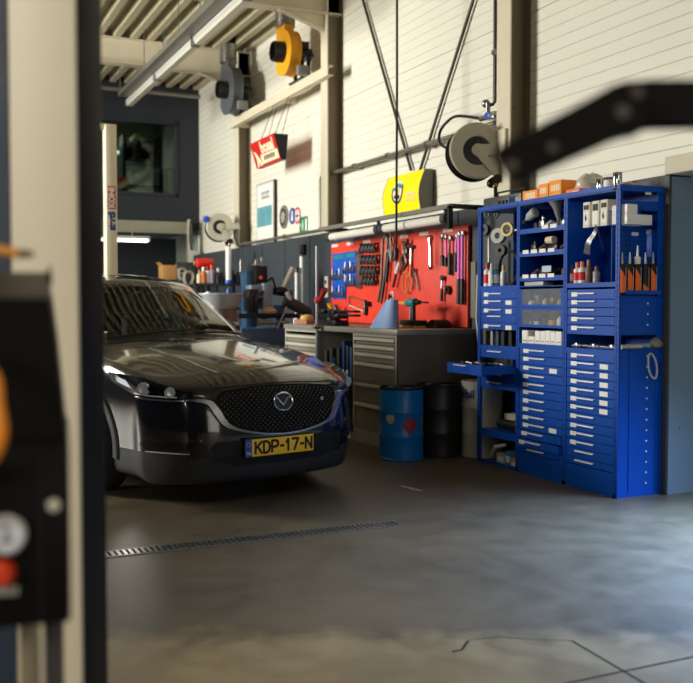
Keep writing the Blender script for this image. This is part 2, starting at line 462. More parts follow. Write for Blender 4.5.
for i, yy in enumerate((14.25, 10.8, 6.92, 3.0)):       # wall columns, H sections
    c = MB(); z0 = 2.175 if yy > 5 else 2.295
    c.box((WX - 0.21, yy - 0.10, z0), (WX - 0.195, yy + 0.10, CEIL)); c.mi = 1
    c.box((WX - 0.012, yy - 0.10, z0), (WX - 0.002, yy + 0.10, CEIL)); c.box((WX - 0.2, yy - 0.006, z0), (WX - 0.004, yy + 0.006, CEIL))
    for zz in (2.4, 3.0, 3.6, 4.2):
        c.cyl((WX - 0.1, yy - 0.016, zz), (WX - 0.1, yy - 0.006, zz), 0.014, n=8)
    struct('trim_%d' % (20 + i), c, [BEIGE_STEEL, mat('shaded_steel', (118, 106, 84), 0.55, var=0.1)])  # web and rear flange browner: recess shade put into the colour

# drain channel with its slotted grate
dr0, dr1 = (-1.5, 4.95), (2.62, 4.95)
t = thing('floor_drain', 'long narrow slotted steel drain channel let into the concrete floor', 'drain', (0.6, 4.95, 0))
b = MB(); b.box((dr0[0], 4.885, 0.0006), (dr1[0], 4.898, 0.005)); b.box((dr0[0], 5.002, 0.0006), (dr1[0], 5.015, 0.005)); b.build('frame', ZINC, t)
b = MB(); x = dr0[0]
while x < dr1[0]:
    b.box((x, 4.90, 0.0015), (x + 0.017, 5.0, 0.006)); x += 0.032
b.build('grate', STEEL, t)
b = MB(); b.box((dr0[0], 4.898, 0.0004), (dr1[0], 5.002, 0.0014)); b.build('gutter', mat('gutter_black', (10, 10, 10), 0.9), t)
# ================================================================== UNDER THE ROOF AND ON THE WALL
# batten lamp over the car bay, hung on two wires below a cable tray
LAMPW = mat('lamp_diffuser_off', (196, 194, 180), 0.35, var=0.04)
def batten(name, label, p0, p1, group=None, lit=False):
    p0 = Vector(p0); p1 = Vector(p1); c = (p0 + p1) / 2
    t = thing(name, label, 'lamp', c, group)
    d = (p1 - p0).normalized(); sd = Vector((0, 0, 1)).cross(d).normalized()
    M = Matrix.Translation(p0) @ Matrix((sd, d, Vector((0, 0, 1)))).transposed().to_4x4()
    L = (p1 - p0).length
    m = MB(M); m.box((-0.055, 0, 0.0), (0.055, L, 0.055), 0.008); m.build('housing', LGREY, t)
    m = MB(M); m.prism([(-0.05, 0.0), (0.05, 0.0), (0.04, -0.045), (-0.04, -0.045)], 0.03, L - 0.03, 'y')
    m.build('diffuser', mat('tube_light', (255, 250, 235), 0.4, emit=(255, 246, 225), estr=6) if lit else LAMPW, t)
    for e in (0, L):
        m = MB(M); m.box((-0.06, e - 0.016, -0.045), (0.06, e + 0.016, 0.058), 0.006); m.build('end_cap', GREY, t)
    return t, M, L
lz = 4.55
q0 = _ray(125, 103); q0 = Vector((0, 0, EYE)) + q0 * ((lz - EYE) / q0.z)
for k, (ya, yb_, lab) in enumerate(((q0.y, q0.y - 1.9, 'long ceiling lamp on a steel tray, farther one, nearest the dark far wall'), (q0.y - 2.0, q0.y - 3.9, 'long ceiling lamp on a steel tray, middle one of the row over the car'), (q0.y - 4.0, q0.y - 5.9, 'long ceiling lamp on a steel tray, nearest one, at the top edge'))):
    batten('ceiling_lamp', lab, (q0.x + 0.07, ya, lz), (q0.x + 0.07, yb_, lz), 'ceiling lamps over the car bay')
t = thing('cable_tray', 'grey perforated steel cable tray above the ceiling lamps', 'cable tray', (q0.x, q0.y - 2.2, lz + 0.1))
m = MB(); m.box((q0.x - 0.14, q0.y - 6.1, lz + 0.062), (q0.x + 0.14, q0.y - 0.15, lz + 0.068)); m.box((q0.x - 0.14, q0.y - 6.1, lz + 0.068), (q0.x - 0.134, q0.y - 0.15, lz + 0.13)); m.box((q0.x + 0.134, q0.y - 6.1, lz + 0.068), (q0.x + 0.14, q0.y - 0.15, lz + 0.13)); m.build('tray', ZINC, t)
for dx in (-0.06, 0.05): m = MB(); m.tube([(q0.x + dx, q0.y - 0.3, lz + 0.09), (q0.x + dx, q0.y - 6.1, lz + 0.09)], 0.021); m.build('cable', BLACK, t)
for dy in (0.3, 2.0, 3.9, 5.8):
    for sx in (-0.137, 0.137): m = MB(); m.cyl((q0.x + sx, q0.y - dy, lz + 0.1), (q0.x + sx, q0.y - dy, CEIL + 0.02), 0.006, n=6); m.build('hanger', ZINC, t)
# two sprinkler / heating pipes below the deck
tag((lambda m: m.build('ceiling_pipe', ZINC))(MB().tube([(-3, 16.0, 4.85), (4.6, 16.0, 4.85)], 0.035, 10)), 'thin grey pipe running across below the roof, in front of the navy wall', 'pipe')

# tube lamp under the mezzanine beam
a = on_y(100, 238, YB - 0.03); c = on_y(149, 237, YB - 0.03)
t, M_, L_ = batten('tube_lamp', 'lit white tube lamp under the mezzanine beam beside the cream lift post', (a.x - 0.4, YB - 0.03, 2.455), (c.x, YB - 0.03, 2.455), lit=True)
for e in (0.3, L_ - 0.3): m = MB(M_); m.cyl((0, e, 0.05), (0, e, 0.118), 0.012, n=8); m.build('hanger', ZINC, t)

# cream fan rail between two columns
rz = on_x(300, 88, 4.64).z
r0y, r1y = on_x(329, 72, 4.6).y, on_x(231, 128, 4.6).y
t = thing('fan_rail', 'cream steel rail on the wall between two columns carrying both fans', 'rail', (4.64, 12.8, rz - 0.06))
m = MB(); m.box((4.58, r0y, rz - 0.06), (4.592, r1y, rz + 0.06)); m.box((4.592, r0y, rz + 0.05), (4.66, r1y, rz + 0.06)); m.box((4.592, r0y, rz - 0.06), (4.66, r1y, rz - 0.05)); m.build('channel', BEIGE_STEEL, t)
for yy in (r1y - 0.1, 14.25, 12.2):
    m = MB(); m.box((4.65, yy - 0.03, rz - 0.05), (WX + 0.01, yy + 0.03, rz + 0.05)); m.build('bracket', BEIGE_STEEL, t)

def fan(label, ccol, u, v, rad, ductlen, vdir, xc=4.44):
    c = on_x(u, v, xc)
    t = thing('extraction_fan', label, 'fan', (c.x, c.y, c.z - rad))
    # snail housing, axis towards the room
    pts = []
    for k in range(40):
        a = 2 * math.pi * k / 40
        r = rad * (0.86 + 0.16 * ((a / (2 * math.pi) + 0.05) % 1.0))
        pts.append((c.y + r * math.cos(a), c.z + r * math.sin(a)))
    m = MB(); m.prism(pts, xc - 0.065, xc + 0.065, 'x')
    m.prism([(c.y + (py - c.y) * 1.05, c.z + (pz - c.z) * 1.05) for py, pz in pts], xc - 0.075, xc - 0.06, 'x')
    m.prism([(c.y + (py - c.y) * 1.05, c.z + (pz - c.z) * 1.05) for py, pz in pts], xc + 0.06, xc + 0.075, 'x')
    m.box((xc - 0.062, c.y - rad * 0.1, c.z), (xc + 0.062, c.y + rad * 0.95, c.z + rad * 1.25))
    m.build('housing', ccol, t)
    m = MB(); m.lathe([(0.13, 0.22), (0.13, 0.02), (0.12, 0.0), (0.105, 0.0), (0.10, 0.02), (0.10, 0.10)], (xc - 0.22, c.y, c.z), (1, 0, 0), 24); m.build('inlet', BLACK, t)
    m = MB(); m.cyl((xc + 0.10, c.y, c.z), (xc + 0.30, c.y, c.z), 0.085); m.box((xc + 0.13, c.y - 0.12, c.z + 0.05), (xc + 0.24, c.y + 0.02, c.z + 0.14), 0.01); m.build('motor', BLACKM, t)
    m = MB()
    zb = rz + 0.06
    for dy in (-0.30, -0.10, 0.14):
        m.box((4.6, c.y + dy - 0.018, zb), (4.64, c.y + dy + 0.018, c.z - rad * 0.25 if dy != 0.14 else c.z - rad * 0.5))
    m.box((4.55, c.y - 0.32, c.z - rad * 0.25 - 0.03), (4.69, c.y + 0.16, c.z - rad * 0.25), 0.004)
    m.box((4.55, c.y - 0.34, zb), (4.69, c.y + 0.2, zb + 0.02)); m.build('stand', BLACKM, t)
    # flexible duct up to the roof
    y0, z0 = c.y + rad * 0.42, c.z + rad * 1.22
    m = MB(); pr = []; k = 0
    while k * 0.018 < ductlen:
        pr.append((0.125 + (0.010 if k % 2 else -0.004), k * 0.018)); k += 1
    m.lathe(pr, (xc, y0, z0), (0, 0, 1), 24); m.build('flexible_duct', mat('aluminium_duct', (168, 166, 160), 0.3, metal=0.85, var=0.2, scale=20), t)
    m = MB(); m.lathe([(0.13, 0), (0.13, 0.06), (0.17, max(0.1, CEIL + 0.03 - z0 - ductlen))], (xc, y0, z0 + ductlen), (0, 0, 1), 20); m.build('roof_collar', BLACKM, t)
    m = MB(); m.box((xc - 0.03, c.y - 0.42, zb + 0.0), (xc + 0.12, c.y - 0.34, zb + 0.12), 0.008); m.build('switch_box', GREY, t)
    return t
FANGREY = mat('fan_grey', (84, 90, 96), 0.4, var=0.08)
fan('dark grey snail shaped extraction fan with a silver duct, on the cream rail', FANGREY, 231.5, 90.5, 0.35, 0.30, 1)
fan('yellow snail shaped extraction fan with a silver duct, on the cream rail', mat('fan_yellow', (236, 164, 22), 0.45, var=0.06), 288.5, 53, 0.285, 0.5, 1, 4.47)

# hanging red sign box
c = on_x(271, 149, 4.52)
t = thing('sign_box', 'red wedge shaped sign box with cream lettering hanging on wires below the cream rail', 'sign', (4.52, c.y, c.z - 0.2))
ya, yb_ = on_x(276, 145, 4.37).y, on_x(254, 155, 4.40).y
z1 = on_x(276, 132.5, 4.35).z; z0 = z1 - 0.33
m = MB(); pr = [(4.34, z1), (4.54, z1), (4.51, z0), (4.44, z0)]
m.prism(pr, ya + 0.012, yb_, 'y'); m.build('case', RED, t)
m = MB(); m.prism(pr, ya, ya + 0.012, 'y'); m.build('end_plate', BLACK, t, sharp=10)
dn = Vector((4.44 - 4.34, 0, z0 - z1)).normalized(); outn = Vector((dn.z, 0, -dn.x))
def onface(f, g, off): return Vector((4.34, yb_ + (ya - yb_) * f, z1)) + dn * (g * 0.345) + outn * off
CREAMP = mat('cream_print', (240, 226, 190), 0.5)
def fpanel(mb, f0, f1, g0, g1, off=0.003):
    P = [onface(f0, g0, off), onface(f1, g0, off), onface(f1, g1, off), onface(f0, g1, off)]
    Q = [p - outn * 0.003 for p in P]
    mb.mesh(P + Q, [(0, 1, 2, 3), (7, 6, 5, 4), (0, 4, 5, 1), (1, 5, 6, 2), (2, 6, 7, 3), (3, 7, 4, 0)])
m = MB(); fpanel(m, 0.30, 0.97, 0.56, 0.92); m.build('panel', CREAMP, t)
m = MB(); P = [onface(f, g, 0.004) for f, g in ((0.07, 0.34), (0.12, 0.36), (0.27, 0.74), (0.30, 0.95), (0.22, 0.98), (0.20, 0.80), (0.14, 0.98), (0.08, 0.98), (0.12, 0.66))]
m.mesh(P, [tuple(range(9))]); m.build('figure', CREAMP, t)
text('bosal', 'lettering', 0.21, onface(0.63, 0.33, 0.004), (0, -1, 0), -dn, CREAMP, t, 0.001, 0.008, 1.15)
dashes('print', 7, 0.42, 0.075, onface(0.63, 0.72, 0.005), (0, -1, 0), -dn, KINK, t, 7, 0.02)
for f in (0.28, 0.86):
    yy = yb_ + (ya - yb_) * f
    for xx in (4.40, 4.5):
        m = MB(); m.cyl((xx, yy, z1), (4.60 if xx < 4.45 else 4.64, yy, rz - 0.062), 0.004, n=6); m.build('wire', BLACK, t)

# banner frame, round tyre picture, two round signs, exit sign
def wall_quad(uv, x): return [on_x(u, v, x) for u, v in uv]
p = wall_quad(((258.5, 187), (274.5, 181), (274, 247), (257.5, 251)), 4.84)
yl, yr = p[0].y, p[1].y; zt = (p[0].z + p[1].z) / 2; zb = p[3].z
t = thing('banner', 'tall white banner with a teal picture leaning on the cream wall', 'banner', (4.82, (yl + yr) / 2, zb))
m = MB(); m.box((4.82, yr, zb), (4.835, yl, zt)); m.build('sheet', WHITE, t)
m = MB(); m.box((4.815, yr - 0.012, zb - 0.01), (4.83, yr, zt + 0.01)); m.box((4.815, yl, zb - 0.01), (4.83, yl + 0.012, zt + 0.01)); m.box((4.81, yr - 0.012, zt), (4.83, yl + 0.012, zt + 0.03)); m.build('frame', LGREY, t)
m = MB(); m.box((4.831, yr - 0.012, zb - 0.01), (4.865, yl + 0.012, zt + 0.03)); m.build('back_box', BLACK, t)
hgt = zt - zb
m = MB(); m.box((4.818, yr + 0.06, zb + hgt * 0.36), (4.82, yl - 0.005, zb + hgt * 0.66)); m.build('picture', mat('teal_picture', (96, 158, 172), 0.5, var=0.5, scale=5), t)
dashes('print', 8, 0.36, 0.05, (4.8185, (yl + yr) / 2 - 0.01, zb + hgt * 0.865), (0, -1, 0), (0, 0, 1), GREY, t, 8, 0)
dashes('print', 7, 0.34, 0.055, (4.8185, (yl + yr) / 2 - 0.02, zb + hgt * 0.80), (0, -1, 0), (0, 0, 1), GREY, t, 7, 0)
c = on_x(284, 217, 4.875)
t = thing('tyre_picture', 'round wall sticker of a car tyre beside the white banner', 'sticker', (4.875, c.y, c.z - 0.17))
m = MB(); m.lathe([(0.17, 0), (0.17, 0.006)], (4.869, c.y, c.z), (1, 0, 0), 28); m.build('tread', mat('sticker_grey', (120, 116, 108), 0.6), t)
m = MB(); m.lathe([(0.125, 0), (0.125, 0.003)], (4.8665, c.y + 0.025, c.z), (1, 0, 0), 28); m.build('sidewall', mat('sticker_black', (40, 40, 40), 0.6), t)
m = MB()
for k in range(7):
    a = k * 2 * math.pi / 7; d = Vector((0, math.cos(a), math.sin(a))); n = Vector((0, -math.sin(a), math.cos(a)))
    o = Vector((4.865, c.y + 0.025, c.z)); m.mesh([o + n * 0.012, o - n * 0.012, o + d * 0.085 - n * 0.02, o + d * 0.085 + n * 0.02], [(0, 1, 2, 3)])
m.build('rim', LGREY, t)
c = on_x(292.5, 216, 4.875)
t = thing('round_sign', 'blue round instruction sign on the cream wall', 'sign', (4.875, c.y, c.z - 0.12))
m = MB(); m.lathe([(0.115, 0), (0.115, 0.006)], (4.869, c.y, c.z), (1, 0, 0), 28); m.build('disc', BINK, t)
m = MB(); m.lathe([(0.03, 0), (0.03, 0.002)], (4.8675, c.y, c.z + 0.045), (1, 0, 0), 14); m.box((4.8675, c.y - 0.035, c.z - 0.07), (4.869, c.y + 0.035, c.z + 0.012)); m.build('figure', WHITE, t)
c = on_x(297.5, 215.5, 4.875)
t = thing('round_sign', 'white round sign with a red ring on the cream wall', 'sign', (4.875, c.y, c.z - 0.12))
m = MB(); m.lathe([(0.09, 0), (0.09, 0.004)], (4.87, c.y, c.z), (1, 0, 0), 28); m.build('disc', WHITE, t)
m = MB(); m.lathe([(0.115, 0), (0.115, 0.006), (0.09, 0.006), (0.09, 0)], (4.869, c.y, c.z), (1, 0, 0), 28, cap=False); m.box((4.868, c.y - 0.01, c.z - 0.095), (4.87, c.y + 0.01, c.z + 0.095)); m.build('ring', RINK, t)
m = MB(); m.box((4.8685, c.y - 0.05, c.z - 0.02), (4.87, c.y + 0.05, c.z + 0.01)); m.build('figure', KINK, t)
c = on_x(304, 225, 4.875)
t = thing('exit_sign', 'small green emergency exit sign with a running man and arrow on the cream wall', 'sign', (4.875, c.y, c.z - 0.11))
m = MB(); m.box((4.869, c.y - 0.13, c.z - 0.11), (4.875, c.y + 0.15, c.z + 0.11)); m.build('plate', GREEN, t)
m = MB(); m.box((4.866, c.y - 0.12, c.z - 0.08), (4.869, c.y - 0.06, c.z + 0.08))
m.lathe([(0.016, 0), (0.016, 0.003)], (4.866, c.y + 0.03, c.z + 0.055), (1, 0, 0), 10)
for q in (((0.045, 0.03), (0.0, 0.03), (0.0, -0.01), (0.045, -0.01)), ((0.04, -0.01), (0.02, -0.01), (-0.02, -0.07), (0.0, -0.07)), ((0.05, -0.01), (0.03, -0.01), (0.055, -0.07), (0.075, -0.07)), ((0.12, 0.01), (0.09, 0.03), (0.09, -0.02), (0.12, -0.005))):
    m.mesh([(4.8665, c.y + a, c.z + b_) for a, b_ in q], [(0, 1, 2, 3)])
m.build('figure', WHITE, t)

# yellow illuminated sign with a curved grey side
ya = on_x(420, 195, 4.71).y; yb_ = on_x(383.5, 200, 4.71).y
zt = on_x(388, 177, 4.72).z; zb = on_x(382, 216, 4.72).z
t = thing('light_box_sign', 'yellow light box sign with a round emblem and curved grey ends above the light rail', 'sign', (4.72, (ya + yb_) / 2, zb))
nn = 12
fr = []
for k in range(nn + 1):
    s_ = k / nn; zz = zt + (zb - zt) * s_
    fr.append((4.77 - 0.05 * s_ - 0.045 * math.sin(math.pi * s_), zz))
pr = [(4.86, zb), (4.86, zt)] + fr
m = MB(); m.prism(pr, ya, ya + 0.012, 'y'); m.prism(pr, yb_ - 0.012, yb_, 'y'); m.build('end_cap', mat('sign_grey', (110, 110, 100), 0.5), t, sharp=20)
m = MB(); vs = []; fs = []
for k, (xx, zz) in enumerate(fr): vs += [(xx, ya + 0.012, zz), (xx, yb_ - 0.012, zz)]
for k in range(nn): fs.append((2 * k, 2 * k + 1, 2 * k + 3, 2 * k + 2))
m.mesh(vs, fs); m.build('face', mat('sign_yellow', (255, 222, 10), 0.35, var=0.02, emit=(255, 214, 0), estr=0.25), t)
m = MB(); m.box((4.78, ya + 0.012, zt - 0.006), (4.86, yb_ - 0.012, zt)); m.box((4.73, ya + 0.012, zb), (4.86, yb_ - 0.012, zb + 0.006)); m.box((4.82, ya + 0.012, zb), (4.86, yb_ - 0.012, zt)); m.build('back', DGREY, t)
def ysign(f, g, off):
    zz = zt + (zb - zt) * g; xx = 4.77 - 0.05 * g - 0.045 * math.sin(math.pi * g) - off
    return Vector((xx, yb_ + (ya - yb_) * f, zz))
tn = (ysign(0.5, 0.3, 0) - ysign(0.5, 0.7, 0)).normalized()
H_ = zt - zb; W_ = yb_ - ya
def disc_on(name, f, g, r, rin, off, mm, a0=0, a1=360, sq=1.0):
    vs = []; fs = []; n = 28
    for k in range(n + 1):
        a = R(a0 + (a1 - a0) * k / n)
        for rr in (rin, r): vs.append(ysign(f + rr * math.cos(a) / W_, g - rr * math.sin(a) * sq / H_, off))
    for k in range(n): fs.append((2 * k, 2 * k + 1, 2 * k + 3, 2 * k + 2))
    return MB().mesh(vs, fs).build(name, mm, t)
disc_on('emblem', 0.42, 0.47, 0.12, 0.0, 0.003, WHITE)
disc_on('emblem_ring', 0.42, 0.47, 0.125, 0.10, 0.005, KINK, 150, 400)
disc_on('emblem_band', 0.42, 0.47, 0.095, 0.055, 0.006, mat('emblem_blue', (60, 150, 210), 0.4), 30, 165)
disc_on('emblem_band', 0.42, 0.47, 0.08, 0.045, 0.006, KINK, 210, 320)
disc_on('emblem_core', 0.42, 0.47, 0.04, 0.0, 0.006, YELLOW)
dashes('print', 4, 0.2, 0.05, ysign(0.80, 0.58, 0.008), (0, -1, 0), tn, CREAMP, t, 4, 0)
dashes('print', 7, 0.22, 0.035, ysign(0.80, 0.72, 0.010), (0, -1, 0), tn, CREAMP, t, 7, 0)

# diagonal bracing rods
ROD = mat('dark_brace_rod', (62, 56, 48), 0.5, metal=0.4)
for (ua, va, ub, vb, lab) in ((346, -60, 411, 170, 'dark diagonal bracing rod leaning right, behind the hanging cable'), (492, -60, 419.5, 172, 'dark diagonal bracing rod leaning left, above the yellow sign')):
    p0 = on_x(ua, va, 4.845); p1 = on_x(ub, vb, 4.845)
    m = MB(); m.tube([p0, p1], 0.016, 8)
    tag(m.build('bracing_rod', ROD), lab, 'rod', 'wall bracing rods')

# compressed air pipe along the wall, with brackets, elbow and vertical drop
def bracketed(name, label, pts, r, brk, mm=ZINC, fit=None):
    t = thing(name, label, 'pipe', pts[0])
    m = MB(); m.tube(pts, r, 10); m.build('tube', mm, t)
    for p in brk:
        m = MB(); p = Vector(p); m.box((p.x, p.y - 0.012, p.z - 0.03), (WX - 0.001, p.y + 0.012, p.z - 0.016)); m.cyl((p.x, p.y - 0.02, p.z), (p.x, p.y + 0.02, p.z), r + 0.012, n=10)
        m.build('bracket', STEEL, t)
    return t
zc = on_x(400, 153, 4.8).z
yl_ = on_x(320.5, 200, 4.78).y
yr_ = on_x(497, 121, 4.8).y
zlow = on_x(320, 240, 4.78).z
bracketed('air_pipe', 'thin grey air pipe running level along the cream wall, turned down at its far end',
          [(4.78, yl_, 2.22), (4.78, yl_, zc - 0.06), (4.78, yl_ - 0.02, zc - 0.02), (4.78, yl_ - 0.06, zc), (4.78, yr_, zc)], 0.024,
          [(4.78, yy, zc) for yy in (10.15, 9.3, 8.45, 7.6)])
yv = on_x(495, 60, 4.8).y
zv = on_x(494, 104, 4.8).z
bracketed('air_drop_pipe', 'dark vertical air pipe coming down from the roof beside the near column',
          [(4.8, yv, CEIL), (4.8, yv, zv + 0.02), (4.795, yv + 0.02, zv), (4.79, yv + 0.12, zv)], 0.017, [(4.8, yv, 3.55), (4.8, yv, 4.3)], mat('old_pipe', (78, 72, 62), 0.45, metal=0.5))
# valve group
va = on_x(486, 108, 4.74)
t = thing('air_valve', 'small steel and blue valve group on the air pipe above the near hose reel', 'valve', (va.x, va.y, va.z - 0.08))
m = MB(); m.cyl((4.76, va.y, va.z - 0.10), (4.76, va.y, va.z + 0.05), 0.022); m.ball((4.76, va.y + 0.03, va.z + 0.045), 0.04); m.cyl((4.76, va.y, va.z + 0.03), (4.79, yv + 0.1, zv), 0.017); m.build('tee', STEEL, t)
y2 = on_x(503, 118, 4.76).y
z2 = on_x(490, 116, 4.76).z
m = MB(); m.cyl((4.76, va.y + 0.12, z2), (4.76, y2, z2), 0.024); m.box((4.74, va.y - 0.12, z2 - 0.03), (4.78, va.y - 0.04, z2 + 0.03), 0.005); m.cyl((4.76, y2, z2 - 0.03), (4.76, y2, z2 + 0.04), 0.026); m.build('manifold', STEEL, t)
m = MB(); m.box((4.735, va.y - 0.06, z2 - 0.02), (4.785, va.y + 0.02, z2 + 0.035), 0.006); m.build('tap_handle', BLUE2, t)
m = MB(); m.tube(smooth_path([(4.76, y2, z2 + 0.03), (4.76, y2 + 0.01, z2 + 0.35), on_x(501, 70, 4.76), on_x(508, 45, 4.76), on_x(508, -40, 4.76)]), 0.013); m.build('hose', RUBBER, t)
# lower pipe along the dado and the frame over the tool board
zd = 2.17
bracketed('dado_pipe', 'grey pipe running along the top of the slate dado behind the blue machines', [(4.69, 14.3, 2.22), (4.69, 10.6, 2.22)], 0.022, [(4.69, 13.9, 2.22), (4.69, 12.2, 2.22), (4.69, 10.75, 2.22)])

# hose reels
def hose_reel(label, u, v, xc, rad, face, group, arm_to, blue=False):
    c = on_x(u, v, xc)
    t = thing('hose_reel', label, 'hose reel', (c.x, c.y, c.z - rad))
    f = Vector(face).normalized()
    def lt(name, pr, mm, off=0.0): m = MB(); m.lathe(pr, c + f * off, f, 40, cap=pr[0][0] < 0.03); return m.build(name, mm, t)
    lt('rear_flange', [(0.02, -0.115), (rad, -0.11), (rad, -0.095), (0.02, -0.09)], BLACKM)
    lt('hose_coil', [(rad * 0.55, -0.09)] + [(rad * 0.93 + 0.008 * (1 if k % 2 else -1), -0.085 + k * 0.0078) for k in range(17)] + [(rad * 0.55, 0.045)], RUBBER)
    lt('front_flange', [(rad * 0.50, 0.05), (rad * 0.52, 0.064), (rad * 0.95, 0.070), (rad, 0.062), (rad, 0.048), (rad * 0.5, 0.044)], mat('reel_cream', (196, 190, 172), 0.4, var=0.06))
    lt('hub', [(0.01, 0.045), (rad * 0.52, 0.05), (rad * 0.50, 0.058), (rad * 0.20, 0.066), (0.01, 0.07)], BLACK)
    up = Vector((0, 0, 1)); sd = up.cross(f).normalized()           # sd points to the photo's right
    m = MB(); p = c + f * 0.085; e = Vector(arm_to)
    def bar(a_, b_, wd, th, h1=None):
        d = (b_ - a_).normalized(); n = d.cross(f).normalized(); h1 = h1 or wd
        q = [a_ + n * wd, a_ - n * wd, b_ - n * h1, b_ + n * h1]
        m.mesh(q + [x - f * th for x in q], [(0, 1, 2, 3), (7, 6, 5, 4), (0, 4, 5, 1), (1, 5, 6, 2), (2, 6, 7, 3), (3, 7, 4, 0)])
    bar(p, p + sd * rad * 1.35 + up * 0.02, 0.05, 0.02, 0.045)
    bar(p, p + sd * rad * 0.72 - up * rad * 0.86, 0.045, 0.018, 0.03)
    m.lathe([(0.055, -0.02), (0.055, 0.012), (0.02, 0.016)], p, f, 16)
    m.build('swing_arm', mat('reel_cream', (196, 190, 172), 0.4, var=0.06), t)
    m = MB(); g = c + sd * rad * 1.30
    m.tube([g + f * 0.07, g - f * 0.02, e], 0.03, 8); m.box((e.x - 0.02, e.y - 0.07, e.z - 0.13), (e.x + 0.02, e.y + 0.07, e.z + 0.13), 0.005)
    m.build('wall_bracket', BEIGE_STEEL, t)
    g = c + sd * rad * 0.70 - up * rad * 0.98
    m = MB(); m.cyl(g + f * 0.09, g - f * 0.08, 0.035); m.ball(g - sd * 0.03 - up * 0.03, 0.04); m.build('guide_roller', BLACKM, t)
    m = MB(); m.cyl(g - sd * 0.02 - up * 0.01 + f * 0.02, g + sd * 0.06 + f * 0.02, 0.035); m.cyl(g + f * 0.02, g - up * 0.06 + f * 0.02, 0.025); m.build('coupling', BRASS, t)
    m = MB(); h0 = g - up * 0.05 + f * 0.02; m.tube(smooth_path([h0, h0 - up * 0.1, h0 - up * 0.24 - sd * 0.008]), 0.013); m.build('hose_end', RUBBER, t)
    if blue:
        m = MB(); m.box(c - sd * rad * 1.02 + up * rad * 0.35 - f * 0.08 - Vector((0.03, 0.03, 0.0)), c - sd * rad * 0.78 + up * rad * 0.75 + f * 0.08, 0.015); m.build('tape_wrap', BLUE2, t)
    return t, c, f, sd, rad
hose_reel('large cream and black hose reel on the near column above the blue cabinet', 475.5, 152, 4.5, 0.245, (-0.30, -0.95, 0.05), 'hose reels', (4.66, 6.92, 2.67))
hose_reel('cream hose reel with a blue wrap on the far column, left of the white banner', 219.5, 227.5, 4.37, 0.215, (-0.12, -0.99, 0.05), 'hose reels', (4.66, 14.25, 2.44), True)
t = thing('air_hose', 'black curved hose feeding the near hose reel', 'hose', on_x(455, 118, 4.72))
m = MB(); m.tube(smooth_path([(4.76, va.y + 0.10, z2), on_x(458, 116, 4.72), on_x(447, 122, 4.68), on_x(440, 132, 4.65), on_x(440, 143, 4.62), on_x(449, 149.5, 4.59)]), 0.014); m.build('tube', RUBBER, t)

# cable drop hanging from the roof over the bench
cx_ = 4.25
p = on_x(396.5, 120, cx_)
t = thing('hanging_cable', 'black cable hanging straight down from the roof in front of the yellow sign', 'cable', (cx_, p.y, on_x(396, 258, cx_).z))
m = MB(); m.tube([(cx_, p.y, CEIL), (cx_ + 0.005, p.y, 3.3), (cx_, p.y, on_x(396, 250, cx_).z)], 0.012); m.build('cable', RUBBER, t)
m = MB(); zz = on_x(396, 250, cx_).z; m.lathe([(0.014, 0.03), (0.026, 0.0), (0.026, -0.07), (0.018, -0.10)], (cx_, p.y, zz), (0, 0, 1), 14); m.build('socket', BLACK, t)

# light rail over the tool board
yl_ = on_x(320, 240, 4.32).y; yr_ = on_x(451, 205, 4.32).y
zr = (on_x(320, 230, 4.32).z + on_x(452, 205, 4.32).z) / 2
t = thing('light_rail', 'grey steel frame with tube lamps over the red tool board', 'lamp', (4.32, (yl_ + yr_) / 2, zr - 0.3))
m = MB(); m.box((4.30, yr_, zr - 0.02), (4.34, yl_, zr + 0.02)); m.build('rail', mat('rail_grey', (112, 112, 104), 0.45), t)
m = MB(); m.box((4.30, yr_, zr - 0.2), (4.34, yr_ + 0.035, zr)); m.box((4.34, yr_, zr - 0.02), (4.66, yr_ + 0.035, zr + 0.02)); m.box((4.34, yl_ - 0.035, zr - 0.02), (4.66, yl_, zr + 0.02)); m.build('bracket', BLACKM, t)
LT = mat('lamp_tube_clear', (224, 222, 212), 0.25, var=0.03)
span = yl_ - yr_ - 0.25
zt_ = zr - 0.10
for k in range(2):
    a = yr_ + 0.12 + k * span / 2
    m = MB(); m.cyl((4.36, a + 0.06, zt_), (4.36, a + span / 2 - 0.10, zt_), 0.042, n=16)
    for q in (0.3, 0.5, 0.7): m.cyl((4.36, a + span / 2 * q, zt_), (4.36, a + span / 2 * q + 0.015, zt_), 0.0435)
    o = m.build('tube', LT, t)
    m = MB(); m.cyl((4.36, a, zt_), (4.36, a + 0.07, zt_), 0.05); m.cyl((4.36, a + span / 2 - 0.11, zt_), (4.36, a + span / 2 - 0.02, zt_), 0.05)
    m.box((4.345, a + 0.02, zt_ + 0.04), (4.375, a + 0.05, zr)); m.build('lamp_holder', DGREY, o)
